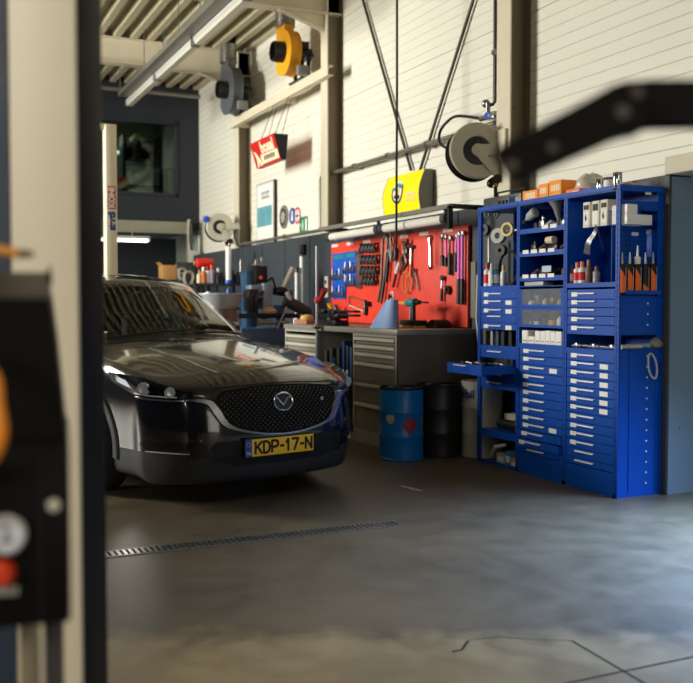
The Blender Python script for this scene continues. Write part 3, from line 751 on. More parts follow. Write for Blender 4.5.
# ================================================================== BLUE DRAWER CABINET
CF, CB = 4.27, 4.645                       # front and back planes
PY = [4.98, on_x(564.5, 350, CF).y, on_x(517.5, 350, CF).y, 6.66]       # post lines, near to far
CT = 2.085
def fz(u, v): return on_x(u, v, CF).z
cab = thing('drawer_cabinet', 'tall blue steel workshop cabinet with labelled drawers and open shelves against the slate wall', 'cabinet', (CF + 0.19, 5.82, 0))
HND = mat('aluminium_handle', (232, 232, 226), 0.35, metal=0.15, var=0.04)
SHADOWBLUE = CAB_BLUE
for yy in PY:                               # perforated angle posts
    for xx, sx in ((CF, 1), (CB, -1)):
        m = MB(); m.box((xx, yy - 0.02, 0), (xx + sx * 0.004, yy + 0.02, CT)); m.box((xx, yy - 0.002, 0), (xx + sx * 0.035, yy + 0.002, CT))
        m.mi = 1
        if sx > 0:
            z = 0.06
            while z < CT - 0.03:
                m.box((xx - 0.0008, yy - 0.004, z), (xx, yy + 0.004, z + 0.014)); z += 0.04
            if yy == PY[0]:
                z = 0.06
                while z < CT - 0.03:
                    m.box((xx + 0.012, yy - 0.0208, z), (xx + 0.024, yy - 0.0028, z + 0.012)) if False else m.box((xx + 0.014, yy - 0.0028, z), (xx + 0.024, yy - 0.002, z + 0.012)); z += 0.04
        m.build('post', [CAB_BLUE, mat('slot_dark', (6, 14, 40), 0.8)], cab)
def shelf(y0, y1, z, lip=0.03, x0=CF, x1=CB, name='shelf'):
    m = MB(); m.box((x0 + 0.002, y0 + 0.021, z - 0.004), (x1, y1 - 0.021, z)); m.box((x0 + 0.001, y0 + 0.021, z - lip), (x0 + 0.004, y1 - 0.021, z + 0.002)); m.box((x0 + 0.004, y0 + 0.021, z - lip), (x0 + 0.012, y1 - 0.021, z - lip + 0.002))
    return m.build(name, CAB_BLUE, cab)
m = MB(); m.box((CF - 0.004, PY[0] - 0.02, CT - 0.03), (CB + 0.004, PY[3] + 0.02, CT - 0.026)); m.box((CF - 0.004, PY[0] - 0.022, CT - 0.036), (CF, PY[3] + 0.022, CT + 0.004)); m.box((CF - 0.004, PY[0] - 0.024, CT - 0.036), (CB, PY[0] - 0.02, CT + 0.004)); m.build('top_panel', CAB_BLUE, cab)
m = MB(); m.box((CB - 0.006, PY[0] + 0.02, 0.03), (CB - 0.002, PY[2] - 0.005, CT - 0.04)); m.build('back_panel', CAB_BLUE, cab)
m = MB(); m.box((CB - 0.006, PY[2] + 0.005, 1.38), (CB - 0.002, PY[3] - 0.02, 1.52)); m.build('back_rail', CAB_BLUE, cab)
for yy in PY[1:3]:
    m = MB(); m.box((CF + 0.036, yy - 0.002, 0.03), (CB - 0.036, yy + 0.002, CT - 0.05)); m.build('partition', CAB_BLUE, cab)
def drawer(y0, y1, z0, z1, lab=0, x=CF, handle=True, hz=None, seed=0, out=0.0):
    """lab: 1 label beside the handle, 2 a second label at the other end"""
    xx = x - out
    m = MB(); m.box((xx + 0.002, y0 + 0.025, z0 + 0.0015), (xx + 0.012, y1 - 0.025, z1 - 0.0015), 0.002, 1)
    m.box((xx + 0.012, y0 + 0.03, z0 + 0.005), (xx + 0.33, y0 + 0.034, z1 - 0.012)); m.box((xx + 0.012, y1 - 0.034, z0 + 0.005), (xx + 0.33, y1 - 0.03, z1 - 0.012)); m.box((xx + 0.012, y0 + 0.03, z0 + 0.004), (xx + 0.33, y1 - 0.03, z0 + 0.007))
    d = m.build('drawer', CAB_BLUE, cab)
    hz = hz or (z0 + z1) / 2 + 0.008
    wy = y1 - y0
    if handle:
        ha, hb = y1 - wy * 0.24, y1 - wy * 0.60
        m = MB(); m.prism([(xx + 0.002, hz + 0.007), (xx - 0.010, hz + 0.004), (xx - 0.012, hz - 0.003), (xx - 0.009, hz - 0.004), (xx - 0.007, hz + 0.001), (xx + 0.002, hz + 0.003)], hb, ha, 'y')
        m.build('handle', HND, d)
    if lab >= 1:
        m = MB(); a = y1 - wy * 0.135; m.box((xx - 0.002, a - wy * 0.115, hz - 0.020), (xx + 0.002, a, hz + 0.010)); m.build('label_card', PAPER, d)
    if lab >= 2:
        m = MB(); a = y1 - wy * 0.70; m.box((xx - 0.002, a - wy * 0.15, hz - 0.028), (xx + 0.002, a, hz + 0.006)); m.build('label_card', PAPER, d)
    return d
def block(y0, y1, u, vs, vtop, vbot, labs, outs={}):
    hz = [fz(u, v) for v in vs]
    edges = [fz(u, vtop)] + [(a + b) / 2 - 0.012 for a, b in zip(hz, hz[1:])] + [fz(u, vbot)]
    for k in range(len(hz)):
        drawer(y0, y1, edges[k + 1], edges[k], labs[k], hz=hz[k], out=outs.get(k, 0))
    return edges[0], edges[-1]
# near bay (right): five drawers, gap, thirteen drawers, plinth panel
b3, b2, b1 = (PY[0], PY[1]), (PY[1], PY[2]), (PY[2], PY[3])
z3a = fz(588, 283)
shelf(*b3, z3a)
t_, z3b = block(*b3, 588, [293.5, 301.5, 310, 318.6, 327.7], 289, 335, [1, 1, 1, 1, 1])
shelf(*b3, fz(588, 349), 0.035)
t_, z3c = block(*b3, 585, [355.3, 363.6, 372.4, 381.5, 390.2, 399, 407.5, 416.8, 426.3, 434.6, 443.7, 452.8, 462.3], 352.5, 466.5, [1, 2, 2, 2, 2, 2, 2, 1, 1, 1, 1, 0, 0])
m = MB(); m.box((CF + 0.004, b3[0] + 0.022, 0.03), (CF + 0.010, b3[1] - 0.022, z3c - 0.004)); m.build('plinth_panel', CAB_BLUE, cab)
# middle bay: sloped shelves with label strips, clear bins, shelf of boxes, thirteen drawers
SHZ = [fz(541, v) for v in (227.5, 251, 276)]
for k, z in enumerate(SHZ):
    s_ = shelf(*b2, z, 0.034)
    n = 4 if k else 2
    for q in range(n):
        yy = b2[1] - 0.06 - q * 0.105 if k else b2[1] - 0.30 - q * 0.10
        m = MB(); m.box((CF - 0.001, yy - 0.075, z - 0.012), (CF + 0.001, yy, z + 0.016)); m.build('label_card', PAPER, s_)
shelf(*b2, fz(541, 286), 0.02)
BIN = mat('clear_bin_plastic', (196, 204, 212), 0.18, var=0.3, scale=14)
BIN.node_tree.nodes['Principled BSDF'].inputs['Alpha'].default_value = 0.17
for v0, v1 in ((289, 304.5), (310, 325)):
    z1_, z0_ = fz(541, v0), fz(541, v1)
    m = MB(); m.box((CF + 0.001, b2[0] + 0.022, z1_), (CF + 0.006, b2[1] - 0.022, z1_ + 0.018)); m.box((CF + 0.001, b2[0] + 0.022, z0_ - 0.02), (CF + 0.006, b2[1] - 0.022, z0_)); m.box((CF + 0.001, b2[0] + 0.022, z0_), (CF + 0.006, b2[0] + 0.05, z1_)); m.box((CF + 0.001, b2[1] - 0.05, z0_), (CF + 0.006, b2[1] - 0.022, z1_))
    m.box((CF + 0.006, b2[0] + 0.022, z0_ - 0.01), (CB - 0.02, b2[1] - 0.022, z0_ - 0.006))
    o = m.build('window_bin', CAB_BLUE, cab)
    m = MB(); m.box((CF + 0.003, b2[0] + 0.05, z0_), (CF + 0.005, b2[1] - 0.05, z1_)); m.build('bin_window', BIN, o)
zbox = fz(541, 344.5)
shelf(*b2, zbox, 0.03)
labs = [1, 1, 2, 1, 1, 1, 1, 1, 1, 2, 1, 1, 0]
t_, z2c = block(*b2, 538, [351.1, 359.1, 368.2, 376.9, 385.3, 392.9, 401.6, 410.3, 418.7, 426.6, 435, 443.7, 452], 347.5, 456, labs, {10: 0.012, 11: 0.035})
m = MB(); m.box((CF + 0.004, b2[0] + 0.022, 0.03), (CF + 0.010, b2[1] - 0.022, z2c - 0.004)); m.build('plinth_panel', CAB_BLUE, cab)
# far bay (left)
z1a = fz(498, 286); shelf(*b1, z1a)
t_, z1b = block(*b1, 498, [293.7, 301.3, 310, 316.5, 326], 289, 330, [1, 2, 2, 0, 2])
zbk = fz(498, 346); shelf(*b1, zbk)
drawer(*b1, fz(498, 358.5), fz(498, 347.5), 0, hz=fz(498, 352))
# the pulled-out drawer
zd0, zd1 = fz(480, 371), fz(480, 361)
xo = CF - 0.31
m = MB(); m.box((xo, b1[0] + 0.025, zd0), (xo + 0.012, b1[1] - 0.01, zd1), 0.002, 1)
m.box((xo + 0.012, b1[0] + 0.03, zd0 + 0.006), (xo + 0.38, b1[0] + 0.034, zd1 - 0.008)); m.box((xo + 0.012, b1[1] - 0.034, zd0 + 0.006), (xo + 0.38, b1[1] - 0.03, zd1 - 0.008)); m.box((xo + 0.012, b1[0] + 0.03, zd0 + 0.005), (xo + 0.38, b1[1] - 0.03, zd0 + 0.009))
od = m.build('open_drawer', CAB_BLUE, cab)
m = MB(); m.prism([(xo + 0.002, zd1 - 0.010), (xo - 0.010, zd1 - 0.013), (xo - 0.010, zd1 - 0.020), (xo + 0.002, zd1 - 0.017)], b1[1] - 0.30, b1[1] - 0.12, 'y'); m.build('handle', HND, od)
m = MB()
for k in range(16):
    yy = b1[0] + 0.06 + random.random() * 0.34; xx = xo + 0.03 + random.random() * 0.3; L = 0.03 + random.random() * 0.05
    a = random.random() * 3
    m.cyl((xx, yy, zd1 - 0.005), (xx + L * math.cos(a), yy + L * math.sin(a), zd1 + 0.004), 0.008, n=8)
tag(m.build('tool_bits', STEEL), 'small loose steel tool bits lying in the pulled-out blue drawer', 'tool bits', kind='stuff')
drawer(*b1, fz(498, 379.5), fz(498, 371), 0, hz=fz(498, 375))
drawer(*b1, fz(498, 389.5), fz(498, 379.5), 0, hz=fz(498, 383.5))
zs1, zs2 = fz(498, 432), fz(498, 467)
shelf(*b1, zs1, 0.05); shelf(*b1, zs2, 0.03)
# right-hand end: upper tray, pegged panel, cartridge rack, two side panels
ey = PY[0]
def ez(v): return on_y(636, v, ey).z
m = MB(); m.box((CF + 0.036, ey - 0.002, ez(210)), (CB - 0.036, ey + 0.002, ez(201))); m.box((CF + 0.036, ey, ez(210)), (CB - 0.036, ey + 0.3, ez(210) + 0.003)); m.build('tray', CAB_BLUE, cab)
m = MB(); m.box((CF + 0.036, ey + 0.10, ez(294)), (CB - 0.036, ey + 0.105, ez(212)))
z = ez(290)
m.mi = 1
while z < ez(216):
    for k in range(9): m.box((CF + 0.055 + k * 0.033, ey + 0.0985, z), (CF + 0.063 + k * 0.033, ey + 0.10, z + 0.010))
    z += 0.033
m.build('peg_panel', [CAB_BLUE, mat('slot_dark', (6, 14, 40), 0.8)], cab)
for k, (v0, v1) in enumerate(((296, 335), (349, 493))):
    m = MB(); m.box((CF + 0.036, ey + 0.002, ez(v1)), (CB - 0.03, ey + 0.006, ez(v0))); m.box((CF + 0.11, ey - 0.004, ez(v1)), (CF + 0.15, ey + 0.002, ez(v0))) if k else None
    o = m.build('side_panel', CAB_BLUE, cab)
    zz = ez(v0) - 0.05
    while zz > ez(v1) + 0.03:
        m = MB(); m.lathe([(0.007, 0), (0.006, 0.004)], (CF + 0.265, ey + 0.002, zz), (0, -1, 0), 8); m.build('bolt', HND, o); zz -= 0.072
m = MB(); m.box((CF, ey - 0.003, 0.0), (CB, ey + 0.004, 0.035)); m.box((CF, ey, 0), (CF + 0.005, PY[3], 0.03)); m.build('base_rail', CAB_BLUE, cab)

# ------------------------------------------------------------------ things in and on the cabinet
def box_thing(name, label, cat, a, b, mm, group=None, bev=0.003, lid=None, lidm=None):
    m = MB(); m.box(a, b, bev); 
    return tag(m.build(name, mm), label, cat, group)
TOP = CT + 0.0035 - 0.0295
TOP = CT - 0.0255
# on top, left to right
def rz_(u, v, x): return on_x(u, v, x)
ya, yb_ = rz_(521, 200, 4.36).y, rz_(483, 205, 4.36).y
t = thing('radio', 'dark grey workshop radio box on top of the blue cabinet, at its left end', 'radio', (4.45, (ya + yb_) / 2, TOP))
m = MB(); m.box((4.36, ya, TOP), (4.58, yb_, TOP + 0.115), 0.01); m.build('body', DGREY, t)
m = MB(); m.box((4.356, ya + 0.05, TOP + 0.035), (4.361, ya + 0.16, TOP + 0.095), 0.002); m.build('display', mat('radio_display', (40, 60, 96), 0.2), t)
m = MB(); m.tube([(4.40, ya + 0.01, TOP + 0.115), (4.40, ya + 0.01, TOP + 0.15), (4.40, yb_ - 0.16, TOP + 0.15), (4.40, yb_ - 0.16, TOP + 0.115)], 0.008); m.build('carry_handle', BLACK, t)
for k in range(3):
    m = MB(); m.cyl((4.360, ya + 0.20 + 0.05 * k, TOP + 0.06), (4.348, ya + 0.20 + 0.05 * k, TOP + 0.06), 0.016); m.build('knob', BLACK, t)
OBOX = mat('orange_carton', (246, 150, 30), 0.6, var=0.05)
for (u0, u1, h, dx, lab, x0) in ((522.5, 537.5, 0.105, 0.13, 'orange carton with white print on the blue cabinet, farthest left of three', 4.31),
                                 (538.5, 548, 0.135, 0.13, 'orange carton with white print on the blue cabinet, middle and narrowest of three', 4.31),
                                 (548.8, 561, 0.145, 0.20, 'orange carton with white print on the blue cabinet, right one and largest of three', 4.31)):
    y1_, y0_ = rz_(u0, 195, x0).y, rz_(u1, 190, x0).y
    t = thing('carton', lab, 'box', (x0 + dx / 2, (y0_ + y1_) / 2, TOP), 'orange cartons on the cabinet')
    m = MB(); m.box((x0, y0_, TOP), (x0 + dx, y1_, TOP + h), 0.003); m.build('body', OBOX, t)
    m = MB(); yy = y1_ - (y1_ - y0_) * 0.2
    zz = TOP + h * 0.62
    while yy > y0_ + (y1_ - y0_) * 0.25:
        m.box((x0 - 0.001, yy - 0.018, zz - 0.022), (x0, yy, zz + 0.022)); yy -= 0.026
    m.build('print', CREAMP, t)
y1_, y0_ = rz_(566, 190, 4.30).y, rz_(579.5, 186, 4.30).y
t = thing('flat_carton', 'flat salmon pink carton with a white label on the blue cabinet', 'box', (4.38, (y0_ + y1_) / 2, TOP))
m = MB(); m.box((4.30, y0_, TOP), (4.46, y1_, TOP + 0.058), 0.003); m.build('body', mat('salmon_carton', (244, 128, 92), 0.6), t)
m = MB(); m.box((4.299, y0_ + 0.015, TOP + 0.012), (4.30, y1_ - 0.07, TOP + 0.04)); m.build('label_card', PAPER, t)
y1_, y0_ = rz_(580, 185, 4.32).y, rz_(592, 184, 4.32).y
box_thing('small_carton', 'small blue carton on the cabinet between the salmon carton and the clear bag', 'box', (4.31, y0_, TOP), (4.40, y1_, TOP + 0.045), BLUE2)
def blob(mb, c, r, sc, seed, amp=0.25):
    rnd = random.Random(seed); n, mm = 14, 9; vs = []; fs = []
    mb2 = MB(); mb2.ball((0, 0, 0), 1, n, mm)
    mb2.bm.verts.index_update()
    for v in mb2.bm.verts:
        k = 1 + amp * (rnd.random() - 0.5)
        vs.append((c[0] + v.co.x * r * sc[0] * k, c[1] + v.co.y * r * sc[1] * k, max(c[2] + v.co.z * r * sc[2] * k, c[2] - r * sc[2] * 0.8)))
    fs = [[v.index for v in f.verts] for f in mb2.bm.faces]
    mb2.bm.free(); return mb.mesh(vs, fs)
c = rz_(590, 178, 4.45)
m = MB(); blob(m, (4.45, c.y, TOP + 0.075), 0.10, (1, 0.95, 0.92), 3, 0.5)
tag(m.build('plastic_bag', mat('clear_film', (206, 200, 184), 0.25, var=0.15), sharp=60), 'crumpled clear plastic bag on the blue cabinet behind the salmon carton', 'bag')
for u, r, h, x, lab in ((600.5, 0.030, 0.105, 4.36, 'silver tin on the blue cabinet, left one of the row at the corner'), (609, 0.034, 0.10, 4.33, 'silver tin with a white label on the blue cabinet, at its front corner'), (617.5, 0.030, 0.115, 4.36, 'silver tin on the blue cabinet, right one of the row at the corner')):
    y_ = rz_(u, 178, x).y if u < 612 else ey + 0.03
    if u > 612: x = on_y(u, 180, ey + 0.03).x
    t = thing('tin_can', lab, 'can', (x, y_, TOP), 'silver tins on the cabinet')
    m = MB(); m.lathe([(r, 0), (r + 0.002, 0.003), (r, 0.007), (r, h - 0.007), (r + 0.002, h - 0.003), (r - 0.003, h), (r - 0.004, h - 0.005), (0.003, h - 0.005)], (x, y_, TOP), (0, 0, 1), 20); m.build('body', CHROME, t)
    if 'label' in lab: m = MB(); m.lathe([(r + 0.001, h * 0.25), (r + 0.001, h * 0.8)], (x, y_, TOP), (0, 0, 1), 20, cap=False); m.build('label', PAPER, t)
c = on_y(632, 182, 5.10)
m = MB(); blob(m, (c.x, 5.12, TOP + 0.032), 0.075, (1.0, 0.8, 0.5), 5, 0.5)
tag(m.build('rag', mat('beige_rag', (206, 186, 148), 0.9, var=0.15), sharp=60), 'crumpled beige rag on the right end of the blue cabinet top', 'rag')

# far bay: rolls on hooks, bottles
def ring(name, label, u, v, x, ro, ri, wd, mm, group=None, dirv=(-0.9, -0.4, 0)):
    c = on_x(u, v, x); m = MB()
    m.lathe([(ri, 0), (ro, 0), (ro, wd), (ri, wd), (ri, 0)], c, dirv, 28, cap=False)
    o = m.build(name, mm); return tag(o, label, 'tape', group)
XR = 4.45
m = MB(); zz = on_x(500, 231, XR).z
rod_y0, rod_y1 = PY[2] + 0.003, PY[3] - 0.003
zr1 = on_x(500, 232, XR + 0.02).z
m.cyl((XR + 0.02, rod_y0, zr1), (XR + 0.02, rod_y1, zr1), 0.008); m.build('hanging_bar', HND, cab)
ring('tape_roll', 'white and grey tape roll hanging in the far left bay of the blue cabinet', 500.5, 236, 4.40, 0.062, 0.026, 0.05, LGREY, 'tape rolls in the blue cabinet')
ring('tape_roll', 'yellow masking tape ring hanging in the far left bay of the blue cabinet', 508.5, 229.5, 4.38, 0.056, 0.037, 0.03, mat('masking_tape', (232, 216, 140), 0.6), 'tape rolls in the blue cabinet')
ring('tape_roll', 'dark brown tape roll hanging below the grey one in the blue cabinet', 503, 250.5, 4.42, 0.047, 0.018, 0.05, mat('brown_tape', (62, 52, 44), 0.5), 'tape rolls in the blue cabinet')
ring('tape_roll', 'black tape roll with a pale centre at the far left of the blue cabinet', 486, 230, 4.42, 0.050, 0.022, 0.05, BLACK, 'tape rolls in the blue cabinet')
for k, (u, v, lab) in enumerate(((487, 214, 'small black hook tool hanging under the cabinet roof, left one'), (497, 213, 'small black hook tool hanging under the cabinet roof, right one'))):
    c = on_x(u, v, 4.42); m = MB(); m.tube([c + Vector((0, a, b_)) for a, b_ in ((0.03, 0.03), (0.035, -0.02), (0, -0.04), (-0.035, -0.01), (-0.03, 0.035))], 0.007)
    tag(m.build('hook_tool', BLACKM), lab, 'hook', 'hook tools in the blue cabinet')
c0 = on_x(489, 238, 4.5); m = MB(); m.box((4.49, c0.y - 0.012, z1a + 0.0005), (4.505, c0.y + 0.02, c0.z), 0.003); tag(m.build('steel_ruler', ZINC), 'long grey steel rule standing at the left of the blue cabinet', 'ruler')
def bottle(label, c, r, h, bm, cm, group, taper=0.45, capr=0.4, lab=None, name='bottle'):
    x, y, z = c
    t = thing(name, label, 'bottle' if name == 'bottle' else 'can', c, group)
    hb = h * 0.72
    m = MB(); m.lathe([(r * 0.9, 0), (r, 0.004), (r, hb * 0.9), (r * 0.85, hb * 0.97), (r * taper, hb), (r * taper, hb + 0.004)], c, (0, 0, 1), 18); m.build('body', bm, t)
    m = MB(); m.lathe([(r * capr * 1.15, hb + 0.004), (r * capr * 1.15, hb + h * 0.1), (r * capr, h)], c, (0, 0, 1), 14); m.build('cap', cm, t)
    if lab: m = MB(); m.lathe([(r + 0.0008, hb * 0.2), (r + 0.0008, hb * 0.72)], c, (0, 0, 1), 18, cap=False); m.build('label', lab, t)
    return t
GB = 'bottles in the far left bay of the cabinet'
zz = z1a + 0.001
for u, r, h, bm, cm, lab, lb in ((482.5, 0.026, 0.15, DGREY, BLACK, 'dark bottle at the far left of the blue cabinet shelf', None), (487.5, 0.032, 0.20, WHITE, RED, 'white bottle with a red cap in the far left cabinet bay', RINK), (491.5, 0.026, 0.19, WHITE, WHITE, 'plain white bottle beside the red-capped one in the cabinet', None), (496, 0.030, 0.19, mat('bottle_blue', (60, 150, 220), 0.4), WHITE, 'light blue bottle with a white cap in the far left cabinet bay', PAPER), (503.5, 0.025, 0.17, WHITE, YELLOW, 'white bottle with a yellow cap in the far left cabinet bay', None)):
    y_ = on_x(u, 280, 4.40).y
    bottle(lab, (4.40, y_, zz), r, h, bm, cm, GB, lab=lb)
y_ = on_x(509, 275, 4.42).y
m = MB(); m.tube(arc((4.42, y_, zz + 0.149), 0.135, 0, 360, 24)[:-1], 0.012, 8, True); tag(m.build('drive_belt', RUBBER), 'black rubber drive belt standing in the far left cabinet bay', 'belt')
# books below
k = 0
for u, wd, h, mm, lab in ((485, 0.05, 0.115, mat('book_olive', (92, 92, 70), 0.7), 'olive book in the far left cabinet bay'), (491.5, 0.035, 0.14, mat('book_silver', (170, 176, 180), 0.6), 'pale silver book in the far left cabinet bay'), (497, 0.045, 0.135, mat('book_slate', (56, 78, 92), 0.7), 'slate blue book in the far left cabinet bay'), (502.5, 0.05, 0.13, mat('book_dark', (34, 42, 50), 0.7), 'dark blue book in the far left cabinet bay'), (510, 0.05, 0.125, mat('book_black', (24, 22, 22), 0.7), 'black book in the far left cabinet bay')):
    y_ = on_x(u, 340, 4.33).y
    t = thing('manual', lab, 'book', (4.42, y_, zbk + 0.001), 'manuals in the blue cabinet')
    m = MB(); m.box((4.33, y_ - wd / 2, zbk + 0.001), (4.334, y_ + wd / 2, zbk + h)); m.box((4.33, y_ - wd / 2, zbk + 0.001), (4.52, y_ - wd / 2 + 0.003, zbk + h)); m.box((4.33, y_ + wd / 2 - 0.003, zbk + 0.001), (4.52, y_ + wd / 2, zbk + h)); m.build('cover', mm, t)
    m = MB(); m.box((4.336, y_ - wd / 2 + 0.004, zbk + 0.004), (4.515, y_ + wd / 2 - 0.004, zbk + h - 0.006)); m.build('pages', PAPER, t)
# lower open shelves of the far bay
yc_ = (b1[0] + b1[1]) / 2
t = thing('cordless_tool', 'orange and black cordless tool lying on the open shelf in the far left bay', 'power tool', (4.42, yc_, zs1))
m = MB(); m.cyl((4.40, b1[1] - 0.12, zs1 + 0.05), (4.38, b1[0] + 0.12, zs1 + 0.05), 0.035, 0.042); m.box((4.36, b1[0] + 0.14, zs1 + 0.001), (4.44, b1[0] + 0.24, zs1 + 0.09), 0.012); m.build('body', BLACK, t)
m = MB(); m.box((4.345, b1[0] + 0.06, zs1 + 0.012), (4.44, b1[0] + 0.15, zs1 + 0.085), 0.012); m.build('battery', ORANGE, t)
box_thing('white_tray', 'flat white tray behind the cordless tool in the far left bay', 'tray', (4.47, b1[0] + 0.06, zs1 + 0.001), (4.62, b1[1] - 0.08, zs1 + 0.12), mat('offwhite', (214, 206, 186), 0.6))
for (ya, wd, dx, h, mm, lab) in ((b1[0] + 0.065, 0.10, 0.16, 0.085, OBOX, 'orange and grey box on the lowest shelf of the far left bay'), (b1[0] + 0.175, 0.07, 0.14, 0.13, mat('box_cyan', (64, 150, 200), 0.6), 'light blue box on the lowest shelf of the far left bay'), (b1[0] + 0.26, 0.11, 0.20, 0.10, LGREY, 'pale grey box on the lowest shelf of the far left bay')):
    t = thing('carton', lab, 'box', (4.42, ya + wd / 2, zs2 + 0.001), 'boxes on the lowest cabinet shelf')
    m = MB(); m.box((4.33, ya, zs2 + 0.001), (4.33 + dx, ya + wd, zs2 + h), 0.003); m.build('body', mm, t)
    m = MB(); m.box((4.329, ya + 0.01, zs2 + h * 0.3), (4.33, ya + wd - 0.01, zs2 + h * 0.7)); m.build('label_card', PAPER, t)
m = MB(); p = Vector((4.36, b1[1] - 0.06, zs2 + 0.05)); m.tube([p, p + Vector((-0.03, -0.10, 0.09)), p + Vector((-0.03, -0.24, 0.125))], 0.016); tag(m.build('white_tube', WHITE), 'white plastic tube leaning on the boxes of the lowest cabinet shelf', 'tube')

# middle bay: parts on the sloped shelves
random.seed(21)
PM = [DGREY, BLACK, STEEL, mat('rust_brown', (92, 66, 42), 0.7), LGREY, BLACKM]
names = ['rear lamp', 'hose clamp', 'filter', 'sensor', 'bracket', 'pump part']
for k, z in enumerate(SHZ):
    n = 5
    for q in range(n):
        y_ = b2[1] - 0.09 - q * (b2[1] - b2[0] - 0.15) / n - random.random() * 0.02
        mm = PM[(q * 2 + k) % 6] if k != 2 else PM[3 if q % 2 == 0 else 1]
        hh = 0.05 + random.random() * 0.04
        m = MB()
        if (q + k) % 3 == 0: m.cyl((4.36, y_, z + 0.028), (4.52, y_ - 0.02, z + 0.028), 0.027, 0.022)
        elif (q + k) % 3 == 1: m.box((4.34, y_ - 0.035, z + 0.001), (4.46, y_ + 0.035, z + hh), 0.012); m.cyl((4.37, y_, z + hh - 0.004), (4.37, y_, z + hh + 0.02), 0.018)
        else: m.tube([(4.36, y_ + 0.04, z + 0.018), (4.38, y_, z + 0.05), (4.44, y_ - 0.03, z + 0.018)], 0.016)
        place = ['top', 'second', 'third'][k]; pos = ['far left', 'second from left', 'middle', 'fourth from left', 'far right'][q]
        tag(m.build('spare_part', mm), 'loose spare part on the %s label shelf, %s in its row' % (place, pos), 'spare part', 'spare parts on the label shelves')
# hanging film and grey horn at the top of the middle bay
c = on_x(560, 206, 4.30)
m = MB(); m.lathe([(0.055, 0), (0.03, -0.05), (0.022, -0.10), (0.010, -0.15)], (4.32, on_x(556, 206, 4.32).y, on_x(556, 201, 4.32).z), (0.0, 0.25, 1), 16); tag(m.build('air_horn', GREY), 'grey funnel shaped horn hanging at the top right of the middle cabinet bay', 'horn')
c = on_x(529, 221, 4.31)
m = MB(); m.lathe([(0.012, 0), (0.014, 0.09), (0.034, 0.12), (0.04, 0.19), (0.03, 0.20)], on_x(520, 225, 4.31), (0.1, -0.9, 0.45), 14); tag(m.build('spray_nozzle', LGREY), 'pale grey nozzle lying on the top label shelf of the middle bay', 'nozzle')
m = MB(); c = on_x(551, 240, 4.33); m.cyl((4.33, c.y + 0.04, c.z), (4.33, c.y - 0.04, c.z), 0.028, n=18); tag(m.build('paper_roll', mat('cream_roll', (224, 210, 176), 0.7)), 'small cream paper roll on the second label shelf', 'roll')
m = MB(); c = on_x(546, 267, 4.30); m.box((4.30, c.y - 0.06, SHZ[2] + 0.03), (4.303, c.y + 0.05, SHZ[2] + 0.075)); tag(m.build('paper_slip', mat('paper_blue', (186, 206, 226), 0.7)), 'pale blue paper slip standing on the third label shelf', 'paper')
m = MB(); m.box((4.30, b2[0] + 0.30, fz(541, 285.5) + 0.001), (4.40, b2[1] - 0.04, fz(541, 281)), 0.003); tag(m.build('parts_tray', LGREY), 'low pale grey tray under the label shelves of the middle bay', 'tray')
# contents of the two clear bins
for (v1, lab) in ((304.5, 'upper'), (325, 'lower')):
    z0_ = fz(541, v1) - 0.005
    for q in range(6):
        y_ = b2[1] - 0.09 - q * 0.088; m = MB()
        mm = [WHITE, DGREY, LGREY, BLACK, CARD, WHITE][(q + (v1 > 310)) % 6]
        hh = 0.03 + 0.05 * random.random()
        if q % 2: m.box((4.31, y_ - 0.03, z0_), (4.38, y_ + 0.03, z0_ + hh), 0.006)
        else: m.lathe([(0.028, 0), (0.028, hh * 0.7), (0.012, hh)], (4.34, y_, z0_), (0, 0, 1), 12)
        pos = ['leftmost', 'second from the left', 'third from the left', 'third from the right', 'second from the right', 'rightmost'][q]
        tag(m.build('packed_part', mm), 'packed part behind the %s clear bin window, %s' % (lab, pos), 'spare part', 'parts in the clear bins')
# white boxes row
y_ = b2[1] - 0.035
ws = [0.078, 0.088, 0.070, 0.060, 0.060, 0.062, 0.072]
for k, wd in enumerate(ws):
    t = thing('small_white_box', 'small white parts box on the middle bay shelf, %s in the row' % ['first from the left', 'second from the left', 'third from the left', 'exactly central', 'third from the right', 'second from the right', 'first from the right'][k], 'box', (4.33, y_ - wd / 2, zbox + 0.001), 'white boxes on the middle shelf')
    hh = [0.10, 0.055, 0.098, 0.10, 0.104, 0.10, 0.10][k]
    m = MB(); m.box((4.285, y_ - wd + 0.004, zbox + 0.001), (4.39, y_ - 0.002, zbox + hh), 0.002); m.build('body', PAPER, t)
    m = MB(); m.box((4.284, y_ - wd + 0.012, zbox + 0.02), (4.285, y_ - 0.012, zbox + 0.026)); m.build('print', GREY, t)
    y_ -= wd

